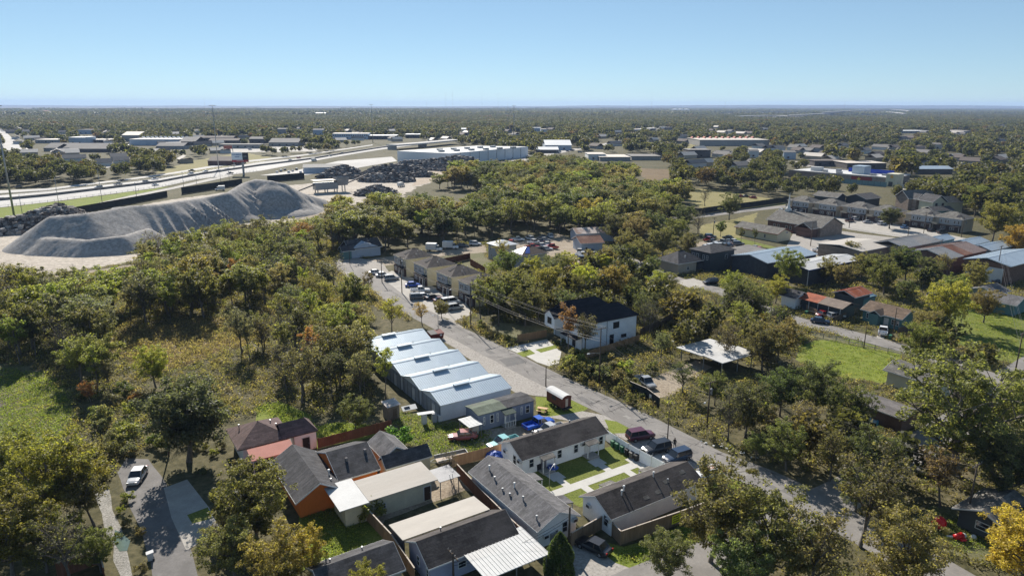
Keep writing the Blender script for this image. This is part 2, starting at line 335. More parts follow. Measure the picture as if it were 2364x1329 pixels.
class House:
    """local frame at the near eave corner: x to the right and back, y to the left and back, z up"""
    def __init__(s, name, label, A, ze=0, ang=33, cat='house', group=None, px=True):
        s.o = G(*A, ze) if px else Vector(A); s.ang = R(ang)
        s.e = empty(name, (s.o.x, s.o.y, 0), s.ang, label, cat, group)
    def w(s, x, y):
        c, n = math.cos(s.ang), math.sin(s.ang); return Vector((s.o.x + x * c - y * n, s.o.y + x * n + y * c))
    def loc(s, px, z):                                  # pixel at height z -> local x, y
        v = G(*px, z) - s.o; c, n = math.cos(s.ang), math.sin(s.ang); return (v.x * c + v.y * n, -v.x * n + v.y * c)
    def keep(s, x0, y0, x1, y1, m=1.2): keep([s.w(x0, y0), s.w(x1, y0), s.w(x1, y1), s.w(x0, y1)], m)
    def part(s, name, mb, m, parent=None, label=None, kind=None, **k):
        o = mb.build(name, m, parent or s.e, **k)
        return tag(o, label, None, None, kind)
    def walls(s, x0, y0, x1, y1, ze, zr=None, axis='x', m=S_WHITE, ins=.35, z0=0, name='wall', label=None, ends='WE'):
        x0 += ins; y0 += ins; x1 -= ins; y1 -= ins; mb = MB(); xm, ym = (x0 + x1) / 2, (y0 + y1) / 2; ze2 = ze - .06
        s.keep(x0, y0, x1, y1)
        if zr is None: mb.box(x0, y0, z0, x1, y1, ze2)
        else:
            zz = ze2 + (zr - ze) * (1 - ins / max(.1, ((y1 - y0) if axis == 'x' else (x1 - x0)) / 2 + ins)) - .1
            if axis == 'x':
                v = [(x0, y0, z0), (x1, y0, z0), (x1, y1, z0), (x0, y1, z0), (x0, y0, ze2), (x1, y0, ze2), (x1, y1, ze2), (x0, y1, ze2), (x0, ym, zz), (x1, ym, zz)]
                mb.add(v, [(0, 1, 5, 4), (2, 3, 7, 6), (3, 0, 4, 8, 7), (1, 2, 6, 9, 5), (0, 3, 2, 1), (4, 5, 9, 8), (7, 8, 9, 6)] if ends == 'WE' else [(0, 1, 5, 4), (2, 3, 7, 6), (3, 0, 4, 8, 7), (1, 2, 6, 5), (0, 3, 2, 1), (4, 5, 8), (8, 6, 7), (5, 6, 8)])
            else:
                v = [(x0, y0, z0), (x1, y0, z0), (x1, y1, z0), (x0, y1, z0), (x0, y0, ze2), (x1, y0, ze2), (x1, y1, ze2), (x0, y1, ze2), (xm, y0, zz), (xm, y1, zz)]
                mb.add(v, [(0, 1, 5, 8, 4), (2, 3, 7, 9, 6), (3, 0, 4, 7), (1, 2, 6, 5), (0, 3, 2, 1), (4, 8, 9, 7), (8, 5, 6, 9)])
        return s.part(name, mb, m, label=label)
    def gable(s, x0, y0, x1, y1, ze, zr, axis='x', m=SHINGLE_D, t=.14, label=None, trim=WHITE, fascia=True, ribs=None, ym=None, name='roof'):
        mb = MB(); fa = MB(); rb = MB()
        if axis == 'x':
            c = (y0 + y1) / 2 if ym is None else ym
            mb.slab([(x0, y0, ze), (x1, y0, ze), (x1, c, zr), (x0, c, zr)], t); mb.slab([(x0, c + .002, zr), (x1, c + .002, zr), (x1, y1, ze), (x0, y1, ze)], t)
            fa.box(x0 + .01, y0 - .03, ze - .2, x1 - .01, y0 - .002, ze - .01); fa.box(x0 + .01, y1 + .002, ze - .2, x1 - .01, y1 + .03, ze - .01)
            for x in (x0 - .032, x1 + .002):
                fa.slab([(x, y0, ze - .01), (x + .03, y0, ze - .01), (x + .03, c, zr - .01), (x, c, zr - .01)], .2); fa.slab([(x, c, zr - .012), (x + .03, c, zr - .012), (x + .03, y1, ze - .012), (x, y1, ze - .012)], .2)
            if ribs:
                k = int((x1 - x0) / ribs)
                for i in range(k + 1):
                    x = x0 + (x1 - x0) * i / k
                    rb.slab([(x - .03, y0, ze + .045), (x + .03, y0, ze + .045), (x + .03, c, zr + .045), (x - .03, c, zr + .045)], .055)
                    rb.slab([(x - .03, c, zr + .045), (x + .03, c, zr + .045), (x + .03, y1, ze + .045), (x - .03, y1, ze + .045)], .055)
                cp = MB(); cp.slab([(x0, c - .3, zr - .3 * (zr - ze) / (c - y0) + .06), (x1, c - .3, zr - .3 * (zr - ze) / (c - y0) + .06), (x1, c, zr + .07), (x0, c, zr + .07)], .02)
                cp.slab([(x0, c, zr + .071), (x1, c, zr + .071), (x1, c + .3, zr - .3 * (zr - ze) / (y1 - c) + .06), (x0, c + .3, zr - .3 * (zr - ze) / (y1 - c) + .06)], .02)
        else:
            c = (x0 + x1) / 2
            mb.slab([(x0, y1, ze), (x0, y0, ze), (c, y0, zr), (c, y1, zr)], t); mb.slab([(c + .002, y1, zr), (c + .002, y0, zr), (x1, y0, ze), (x1, y1, ze)], t)
            fa.box(x0 - .03, y0, ze - .2, x0 - .002, y1, ze - .01); fa.box(x1 + .002, y0, ze - .2, x1 + .03, y1, ze - .01)
            for y in (y0 - .032, y1 + .002):
                fa.slab([(x0, y + .03, ze - .01), (x0, y, ze - .01), (c, y, zr - .01), (c, y + .03, zr - .01)], .2); fa.slab([(c, y + .03, zr - .012), (c, y, zr - .012), (x1, y, ze - .012), (x1, y + .03, ze - .012)], .2)
            if ribs:
                k = int((y1 - y0) / ribs)
                for i in range(k + 1):
                    y = y0 + (y1 - y0) * i / k
                    rb.slab([(x0, y + .03, ze + .045), (x0, y - .03, ze + .045), (c, y - .03, zr + .045), (c, y + .03, zr + .045)], .055)
                    rb.slab([(c, y + .03, zr + .045), (c, y - .03, zr + .045), (x1, y - .03, ze + .045), (x1, y + .03, ze + .045)], .055)
        ro = s.part(name, mb, m, label=label)
        if fascia: s.part('fascia', fa, trim, ro)
        if ribs:
            s.part('roof_rib', rb, m, ro, kind='stuff')
            if axis == 'x': s.part('ridge_cap', cp, m, ro)
        return ro
    def hip(s, x0, y0, x1, y1, ze, zr, m=SHINGLE_D, inset=None, axis='x', label=None, trim=WHITE, t=.14, gable_end=()):
        mb = MB()
        if axis == 'x':
            d = (y1 - y0) / 2 if inset is None else inset; c = (y0 + y1) / 2
            a = (x0 + (0 if 'W' in gable_end else d), c, zr); b = (x1 - (0 if 'E' in gable_end else d), c, zr)
            Q = [[(x0, y0, ze), (x1, y0, ze), b, a], [(x1, y1, ze), (x0, y1, ze), a, b], [(x0, y1, ze), (x0, y0, ze), a], [(x1, y0, ze), (x1, y1, ze), b]]
        else:
            d = (x1 - x0) / 2 if inset is None else inset; c = (x0 + x1) / 2
            a = (c, y0 + (0 if 'S' in gable_end else d), zr); b = (c, y1 - (0 if 'N' in gable_end else d), zr)
            Q = [[(x0, y0, ze), (x1, y0, ze), a], [(x1, y0, ze), (x1, y1, ze), b, a], [(x1, y1, ze), (x0, y1, ze), b], [(x0, y1, ze), (x0, y0, ze), a, b]]
        v = []; f = []
        for q in Q:
            f.append(tuple(range(len(v), len(v) + len(q)))); v += q
        mb.add(v, f); mb.box(x0, y0, ze - t, x1, y1, ze - .002)
        ro = s.part('roof', mb, m, label=label)
        fa = MB().box(x0 - .03, y0 - .03, ze - .2, x1 + .03, y0 - .002, ze - .01).box(x0 - .03, y1 + .002, ze - .2, x1 + .03, y1 + .03, ze - .01)
        fa.box(x0 - .03, y0, ze - .2, x0 - .002, y1, ze - .01).box(x1 + .002, y0, ze - .2, x1 + .03, y1, ze - .01)
        s.part('fascia', fa, trim, ro)
        cp = MB()
        cp.path([(a[0], a[1], a[2] + .02), (b[0], b[1], b[2] + .02)], .06)
        s.part('ridge_cap', cp, m, ro)
        return ro
    def flat(s, poly, z, m, t=.15, label=None, ribs=None, name='roof', slope=None):
        """poly local 2D or 3D points"""
        top = [(p[0], p[1], p[2] if len(p) > 2 else z) for p in poly]
        ro = s.part(name, MB().slab(top, t), m, label=label)
        if ribs and len(top) == 4:
            a, b, c, d = [Vector(p) for p in top]; k = int((b - a).length / ribs); rb = MB(); u = (b - a).normalized() * .03
            for i in range(k + 1):
                p = a + (b - a) * i / k; q = d + (c - d) * i / k; h = Vector((0, 0, .045))
                rb.slab([p - u + h, p + u + h, q + u + h, q - u + h], .055)
            s.part('roof_rib', rb, m, ro, kind='stuff')
        return ro
    def _side(s, side, rect, ins):
        x0, y0, x1, y1 = rect; x0 += ins; y0 += ins; x1 -= ins; y1 -= ins
        return {'S': ((x0, y0), (1, 0), (0, -1)), 'N': ((x1, y1), (-1, 0), (0, 1)), 'W': ((x0, y1), (0, -1), (-1, 0)), 'E': ((x1, y0), (0, 1), (1, 0))}[side]
    def window(s, side, rect, u, z, w=1.0, h=1.4, ins=.35, frame=WHITE, grid=(1, 2), pane=GLASS):
        """u = distance along that wall (seen from outside, left to right) to the window's left jamb"""
        o, d, n = s._side(side, rect, ins)
        def q(a, b, k): return (o[0] + d[0] * a + n[0] * b, o[1] + d[1] * a + n[1] * b, k)
        def bar(mb, a0, a1, z0, z1, d0, d1):
            p = [q(a0, d0, z0), q(a1, d0, z0), q(a1, d1, z0), q(a0, d1, z0), q(a0, d0, z1), q(a1, d0, z1), q(a1, d1, z1), q(a0, d1, z1)]
            mb.add(p, [(0, 1, 2, 3), (7, 6, 5, 4), (4, 5, 1, 0), (5, 6, 2, 1), (6, 7, 3, 2), (7, 4, 0, 3)])
        f = MB(); b = .08
        bar(f, u, u + w, z, z + b, .002, .07); bar(f, u, u + w, z + h - b, z + h, .002, .07); bar(f, u, u + b, z + b, z + h - b, .002, .07); bar(f, u + w - b, u + w, z + b, z + h - b, .002, .07)
        for i in range(1, grid[0]):
            c = u + w * i / grid[0]; bar(f, c - .03, c + .03, z + b, z + h - b, .004, .06)
        for i in range(1, grid[1]):
            c = z + h * i / grid[1]; bar(f, u + b, u + w - b, c - .03, c + .03, .004, .055)
        fo = s.part('window', f, frame)
        g = MB(); bar(g, u + b, u + w - b, z + b, z + h - b, .003, .03); s.part('pane', g, pane, fo)
        return fo
    def door(s, side, rect, u, w=.95, h=2.05, ins=.35, m=WHITE, z=.15, name='door', ribs=0, frame=WHITE, label=None):
        o, d, n = s._side(side, rect, ins)
        def q(a, b, k): return (o[0] + d[0] * a + n[0] * b, o[1] + d[1] * a + n[1] * b, k)
        def bar(mb, a0, a1, z0, z1, d0, d1):
            p = [q(a0, d0, z0), q(a1, d0, z0), q(a1, d1, z0), q(a0, d1, z0), q(a0, d0, z1), q(a1, d0, z1), q(a1, d1, z1), q(a0, d1, z1)]
            mb.add(p, [(0, 1, 2, 3), (7, 6, 5, 4), (4, 5, 1, 0), (5, 6, 2, 1), (6, 7, 3, 2), (7, 4, 0, 3)])
        a = MB(); bar(a, u, u + w, z, z + h, .003, .04)
        for i in range(ribs):
            c = z + h * (i + .5) / ribs; bar(a, u + .03, u + w - .03, c - .02, c + .02, .041, .055)
        do = s.part(name, a, m, label=label)
        f = MB(); bar(f, u - .1, u, z, z + h + .1, .002, .07); bar(f, u + w, u + w + .1, z, z + h + .1, .002, .07); bar(f, u, u + w, z + h, z + h + .1, .002, .07)
        s.part('door_frame', f, frame, do)
        if not ribs:
            k = MB(); bar(k, u + w - .16, u + w - .08, z + 1, z + 1.08, .041, .09); s.part('handle', k, METAL, do)
        return do
    def ac(s, side, rect, u, z, ins=.35):
        o, d, n = s._side(side, rect, ins); p = Vector((o[0] + d[0] * u, o[1] + d[1] * u)); q = Vector(d) * .35; nn = Vector(n)
        c = [p - q + nn * .01, p + q + nn * .01, p + q + nn * .4, p - q + nn * .4]
        o1 = s.part('air_conditioner', MB().prism(c, z, z + .45), WHITE)
        c2 = [p - q * .85 + nn * .401, p + q * .85 + nn * .401, p + q * .85 + nn * .42, p - q * .85 + nn * .42]
        s.part('grille', MB().prism(c2, z + .05, z + .4), TRIMDK, o1)
    def vent(s, x, y, z, h=.6, r=.07, cap=True, m=METAL, white=False):
        o = s.part('roof_vent', MB().tube((x, y, z - .2), (x, y, z + h), r, r, 8), WHITE if white else m)
        if cap: s.part('vent_cap', MB().tube((x, y, z + h), (x, y, z + h + .16), r * 1.9, r * 1.5, 8), WHITE if white else m, o)
    def porch(s, x, y, w, d, z, m, post=WHITE, step=True, drop=.35):
        """small porch roof standing out from the near wall (y = wall plane)"""
        ro = s.flat([(x, y - d, z - drop * .2), (x + w, y - d, z - drop * .2), (x + w, y + .25, z + drop), (x, y + .25, z + drop)], 0, m, .1, name='porch_roof')
        for xx in (x + .12, x + w - .12): s.part('post', MB().box(xx - .06, y - d + .12, .2, xx + .06, y - d + .24, z - .12), post)
        if step: s.part('porch_step', MB().box(x + .1, y - d + .05, 0, x + w - .1, y, .22).box(x + .2, y - d - .3, 0, x + w - .2, y - d + .049, .12), CONC)
        return ro
def dims(H_, pxC, z): return H_.loc(pxC, z)
def rough_z(s, y0, y1, ze, zr, y):            # roof height at y
    c = (y0 + y1) / 2; return ze + (zr - ze) * (1 - abs(y - c) / ((y1 - y0) / 2))
# ---------------------------------------------------------------- fences
def fence(name, label, px, h=1.8, m=FENCEW, cap=None, sec=2.4, kind='board', z=0, wpts=None, cat='fence', group=None, posts=True, pad=0, postm=None, step_post=0):
    pts = wpts or [G(*p) for p in px]
    root = empty(name, (pts[0].x, pts[0].y, z), 0, label, cat, group); n = 0; o0 = Vector((pts[0].x, pts[0].y))
    meshes = {}
    for i in range(len(pts) - 1):
        a = pts[i]; b = pts[i + 1]; L = (b - a).length; k = max(1, round(L / sec)); w = L / k; ang = math.atan2((b - a).y, (b - a).x)
        key = round(w, 2)
        if key not in meshes:
            mb = MB()
            if kind == 'board':
                nb = max(2, int(w / .3)); bw = w / nb
                for j in range(nb):
                    e = rnd.uniform(-.03, .03); q = .01 * (j % 2)
                    mb.box(j * bw + .006, -.015 + q, .04, (j + 1) * bw - .006, .015 + q, h + e)
                mb.box(0, .03, h * .25, w, .07, h * .25 + .08); mb.box(0, .03, h * .8, w, .07, h * .8 + .08)
            elif kind == 'sheet': mb.box(0, -.02, .03, w, .02, h)
            elif kind == 'mesh':
                mb.box(0, -.012, .05, w, .012, h)
            elif kind == 'rail':
                mb.box(0, -.04, h - .08, w, .04, h); mb.box(0, -.04, h * .5, w, .04, h * .5 + .08)
            elif kind == 'concrete': mb.box(0, -.15, 0, w, .15, h)
            meshes[key] = mb.mesh('fence_panel', m)
            if cap: meshes[('c', key)] = MB().box(0, -.08, h + .03, w, .08, h + .1).mesh('cap_rail', cap)
        for j in range(k):
            p = a + (b - a) * (j / k) - o0
            po = put('fence_panel', meshes[key], root, (p.x, p.y, 0), ang)
            if cap: put('cap_rail', meshes[('c', key)], po, (0, 0, 0))
            if posts:
                if 'post' not in meshes: meshes['post'] = MB().box(-.06, -.06, 0, .06, .06, h + .12 + step_post).mesh('fence_post', postm or m)
                put('fence_post', meshes['post'], root, (p.x + (0 if not pad else 0), p.y, 0), ang)
    return root
# ---------------------------------------------------------------- poles and wires
POLES = []
def pole(px, top, label, arms=1, ang=R(33), lamp=None, transformer=False, m=WOODP, r=.15, name='utility_pole', armm=None, group='utility poles'):
    """px ground pixel, top height in metres"""
    g = G(*px); e = empty(name, (g.x, g.y, 0), ang, label, 'pole', group)
    MB().tube((0, 0, 0), (0, 0, top), r, r * .65, 8).build('pole_shaft', m, e, smooth=True)
    att = []
    for k in range(arms):
        z = top - .3 - k * 1.1
        a = MB().box(-1.2, -.06, z, 1.2, .06, z + .12).build('crossarm', armm or m, e)
        ins = MB()
        for x in (-1.1, -.5, .5, 1.1): ins.tube((x, 0, z + .12), (x, 0, z + .34), .05, .03, 6)
        ins.build('insulator', METAL, a)
        if k == 0: att = [(-1.1, z + .34), (.5, z + .34), (1.1, z + .34)]
    if not arms: att = [(0, top)]
    if transformer:
        t = MB().tube((.35, 0, top - 2.4), (.35, 0, top - 1.4), .24, .24, 12).tube((.35, 0, top - 1.4), (.35, 0, top - 1.3), .24, .1, 12).build('transformer', METAL, e)
    if lamp is not None:
        dx, dy, z = lamp
        MB().path([(0, 0, z), (dx * .5, dy * .5, z + .35), (dx, dy, z + .4)], .035, 5).build('lamp_arm', METAL, e)
        l = MB().add([(-.3, -.15, 0), (.3, -.13, 0), (.3, .13, 0), (-.3, .15, 0), (-.22, -.1, .16), (.2, -.08, .12), (.2, .08, .12), (-.22, .1, .16)], [(0, 3, 2, 1), (4, 5, 6, 7), (0, 1, 5, 4), (1, 2, 6, 5), (2, 3, 7, 6), (3, 0, 4, 7)])
        l.build('lamp_head', WHITE, e, loc=(dx, dy, z + .35), rz=math.atan2(dy, dx) + math.pi)
    POLES.append((e, att, ang, top)); return e
def wires(i, j, label, sag=.9, drop=(0,), rad=.014, lows=(2.6,)):
    """conductors strung between pole i and pole j"""
    (e1, a1, g1, t1), (e2, a2, g2, t2) = (POLES[i] if isinstance(i, int) else i), (POLES[j] if isinstance(j, int) else j)
    mb = MB(); o = e1.location
    def strand(p, q, s, r):
        mb.path([tuple(p + (q - p) * t - Vector((0, 0, 4 * s * t * (1 - t))) - Vector((o.x, o.y, 0))) for t in [k / 10 for k in range(11)]], r, 3)
    n = min(len(a1), len(a2))
    for k in range(n):
        p = Vector((e1.location.x + math.cos(g1) * a1[k][0], e1.location.y + math.sin(g1) * a1[k][0], a1[k][1]))
        q = Vector((e2.location.x + math.cos(g2) * a2[k][0], e2.location.y + math.sin(g2) * a2[k][0], a2[k][1])); strand(p, q, sag, rad)
    for l in lows: strand(Vector((e1.location.x, e1.location.y, t1 - l)), Vector((e2.location.x, e2.location.y, t2 - l)), sag * 1.2, rad * 1.8)
    w = mb.build('power_line', TRIMDK, None, loc=(o.x, o.y, 0)); tag(w, label, 'power line', 'overhead wires')
    return w
# ---------------------------------------------------------------- vehicles
def ring(x, zb, zt, hw, cr=.25):
    """body cross section at x"""
    c = min(cr, (zt - zb) * .45)
    return [(x, -hw * .9, zb), (x, -hw, zb + c * .6), (x, -hw, zt - c), (x, -hw * .86, zt - c * .15), (x, -hw * .5, zt), (x, hw * .5, zt), (x, hw * .86, zt - c * .15), (x, hw, zt - c), (x, hw, zb + c * .6), (x, hw * .9, zb)]
def loft(rings):
    mb = MB(); v = []; n = len(rings[0]); f = []
    for r in rings: v += r
    for i in range(len(rings) - 1):
        for k in range(n): f.append((i * n + k, i * n + (k + 1) % n, (i + 1) * n + (k + 1) % n, (i + 1) * n + k))
    f.append(tuple(range(n))); f.append(tuple(range((len(rings) - 1) * n, len(rings) * n))[::-1])
    return mb.add(v, f)
def greenhouse(p, hw, z0, z1, inset=.16):
    """p = x of rear base, rear top, front top, front base"""
    a, b, c, d = p; w = hw - .06; t = hw - inset - .06
    mb = MB().add([(a, -w, z0), (d, -w, z0), (d, w, z0), (a, w, z0), (b, -t, z1), (c, -t, z1), (c, t, z1), (b, t, z1)],
                  [(0, 3, 2, 1), (4, 5, 6, 7), (0, 1, 5, 4), (1, 2, 6, 5), (2, 3, 7, 6), (3, 0, 4, 7)])
    return mb, [(b - .05, -t - .02, z1), (c + .05, -t - .02, z1), (c + .05, t + .02, z1), (b - .05, t + .02, z1)]
VM = {}
def wheelmesh(r=.33, w=.22):
    k = ('w', r)
    if k not in VM:
        VM[k] = (MB().tube((0, -w / 2, 0), (0, w / 2, 0), r, r, 14).mesh('wheel', TYRE), MB().tube((0, -w / 2 - .01, 0), (0, w / 2 + .01, 0), r * .6, r * .6, 10).mesh('rim', CHROME))
    return VM[k]
def car_parts(e, kind, color):
    pm = lambda mb, n, m=PAINT, sm=False, **k: mb.build(n, m, e, smooth=sm, **k)
    S = {'sedan': dict(hw=.9, L=4.6, body=[(-2.3, .35, .78, .72), (-2.22, .28, .9, .84), (-1.5, .24, .95, .9), (0, .22, .93, .9), (1.1, .24, .9, .9), (1.9, .26, .8, .86), (2.25, .3, .68, .76), (2.3, .35, .6, .7)], g=(-1.75, -1.15, .25, 1.1), z=(.88, 1.43), wb=1.38),
         'suv': dict(hw=.95, L=4.7, body=[(-2.35, .4, .95, .8), (-2.28, .32, 1.08, .9), (-1.4, .28, 1.08, .95), (0, .28, 1.06, .95), (1.2, .28, 1.04, .95), (2.0, .3, .95, .9), (2.3, .34, .82, .82), (2.35, .4, .7, .76)], g=(-2.3, -2.0, .45, 1.15), z=(1.04, 1.72), wb=1.4),
         'pickup': dict(hw=.98, L=5.6, body=[(-.6, .35, 1.02, .96), (.2, .35, 1.02, .98), (1.5, .35, 1.02, .98), (2.4, .36, .96, .94), (2.75, .4, .86, .88), (2.8, .45, .75, .84)], g=(-.62, -.5, .6, 1.35), z=(1.0, 1.75), wb=1.7),
         'van': dict(hw=1.0, L=5.2, body=[(-2.6, .4, 1.2, .95), (-2.5, .35, 1.25, 1.0), (0, .3, 1.25, 1.0), (1.6, .3, 1.2, 1.0), (2.4, .34, .98, .94), (2.6, .4, .8, .86)], g=(-2.55, -2.45, 1.0, 1.75), z=(1.2, 2.0), wb=1.6),
         'vintage': dict(hw=.92, L=4.7, body=[(-2.35, .4, .7, .5), (-2.1, .36, .9, .74), (-1.5, .34, 1.02, .9), (-.4, .32, 1.0, .9), (.7, .34, 1.0, .88), (1.6, .36, .98, .8), (2.15, .4, .88, .62), (2.35, .45, .72, .45)], g=(-1.6, -.95, .35, .85), z=(.98, 1.55), wb=1.4)}
    if kind == 'boxtruck':
        c = S['van']; b = loft([ring(.7, .45, 1.5, .95), ring(1.6, .45, 1.5, .95), ring(2.3, .5, 1.3, .9), ring(2.7, .55, 1.1, .85)]); pm(b, 'cab', sm=False)['paint'] = 1
        g, rf = greenhouse((.72, .8, 1.3, 1.95), .92, 1.48, 2.2); pm(g, 'side_glass', GLASS); pm(MB().slab([tuple(q) for q in [(p[0], p[1], p[2] + .07) for p in rf]], .065), 'cab_roof')['paint'] = 1
        pm(MB().box(-3.2, -1.12, .75, .6, 1.12, 3.0), 'cargo_box', WHITE); pm(MB().box(-3.1, -.4, .5, .7, .4, .74), 'chassis', TRIMDK)
        ws = [(-2.2, .4), (1.75, .4)]
    else:
        c = S[kind]; hw = c['hw']
        b = loft([ring(x, zb, zt, w) for x, zb, zt, w in c['body']]); pm(b, 'body', sm=False)['paint'] = 1
        g, rf = greenhouse(c['g'], hw, c['z'][0], c['z'][1]); pm(g, 'side_glass', GLASS)
        pm(MB().slab([(p[0], p[1], p[2] + .05) for p in rf], .048), 'car_roof')['paint'] = 1
        gp = c['g']; z0, z1 = c['z']; pl = MB(); w = hw - .06; t = hw - .22
        for sgn in (-1, 1):
            for x0, x1 in ((gp[0], gp[1]), (gp[3], gp[2]), ((gp[1] + gp[2]) / 2 - .05, (gp[1] + gp[2]) / 2 - .05)):
                pl.path([(x0, sgn * (w + .01), z0), (x1, sgn * (t + .02), z1 + .02)], .045, 4)
        pm(pl, 'pillar')['paint'] = 1
        if kind == 'pickup':
            bed = MB().box(-2.75, -.96, .5, -.62, .96, .62).box(-2.75, -.98, .55, -.62, -.9, 1.05).box(-2.75, .9, .55, -.62, .98, 1.05).box(-2.8, -.96, .5, -2.72, .96, 1.05)
            pm(bed, 'truck_bed')['paint'] = 1
        ws = [(-c['wb'], .34), (c['wb'], .34)]
        for sgn in (-1, 1):
            xf = c['body'][-1][0]; zf = c['body'][-1][2]
            pm(MB().box(xf - .12, sgn * c['body'][-1][3] * .8 - .14, zf - .02, xf + .03, sgn * c['body'][-1][3] * .8 + .14, zf + .12), 'headlight', CHROME)
            xr = -c['L'] / 2 if kind != 'pickup' else -2.8
            pm(MB().box(xr - .03, sgn * .66 - .12, .72, xr + .08, sgn * .66 + .12, .9), 'tail_light', MATS.get('tail_red') or mat('tail_red', (.35, .01, .01), .3, .1))
    for x, r in ws:
        wm, rm = wheelmesh(r)
        for y in (-1, 1):
            wo_ = put('wheel', wm, e, (x, y * ((1.0 if kind == 'boxtruck' else c['hw']) - .1), r)); put('rim', rm, wo_, (0, 0, 0))
    for ch in e.children:
        if ch.get('paint'): ch.color = (*color, 1)
PROTO = {}
def vehicle(kind, px, ang, color, label, cat=None, group=None, name=None, z=0, scale=1):
    names = {'sedan': 'parked_sedan', 'suv': 'parked_suv', 'pickup': 'pickup_truck', 'van': 'parked_van', 'vintage': 'vintage_car', 'boxtruck': 'box_truck'}
    cats = {'sedan': 'car', 'suv': 'car', 'pickup': 'pickup truck', 'van': 'van', 'vintage': 'car', 'boxtruck': 'truck'}
    g = G(*px)
    if kind not in PROTO:
        e = empty(name or names[kind], (g.x, g.y, z), R(ang)); car_parts(e, kind, color); PROTO[kind] = e
    else: e = clone(PROTO[kind], (g.x, g.y, z), R(ang), color=color); e.name = name or names[kind]
    if scale != 1: e.scale = (scale,) * 3
    if 'group' in e: del e['group']
    tag(e, label, cat or cats[kind], group); keep([(g.x - 2.5, g.y - 2.5), (g.x + 2.5, g.y - 2.5), (g.x + 2.5, g.y + 2.5), (g.x - 2.5, g.y + 2.5)])
    return e
# ---------------------------------------------------------------- trees
def leafmesh(name, cen, siz, seed, mt, flat=.5):
    """many small rhombic leaf sprays as one mesh; cen Nx3, siz N"""
    rg = np.random.default_rng(seed); n = len(cen)
    nr = rg.normal(size=(n, 3)); nr[:, 2] = np.abs(nr[:, 2]) + flat; nr /= np.linalg.norm(nr, axis=1)[:, None]
    t = rg.normal(size=(n, 3)); a = np.cross(nr, t); a /= np.linalg.norm(a, axis=1)[:, None]; b = np.cross(nr, a)
    s = siz[:, None]; bend = nr * s * .25
    v = np.stack([cen - a * s, cen - b * s * .6 + bend, cen + a * s, cen + b * s * .6 + bend], 1).reshape(-1, 3)
    me = bpy.data.meshes.new(name); me.vertices.add(4 * n); me.vertices.foreach_set('co', v.astype(np.float32).ravel())
    me.loops.add(4 * n); me.loops.foreach_set('vertex_index', np.arange(4 * n, dtype=np.int32))
    me.polygons.add(n); me.polygons.foreach_set('loop_start', np.arange(0, 4 * n, 4, dtype=np.int32)); me.polygons.foreach_set('loop_total', np.full(n, 4, dtype=np.int32))
    me.materials.append(mt); me.update(calc_edges=True); return me
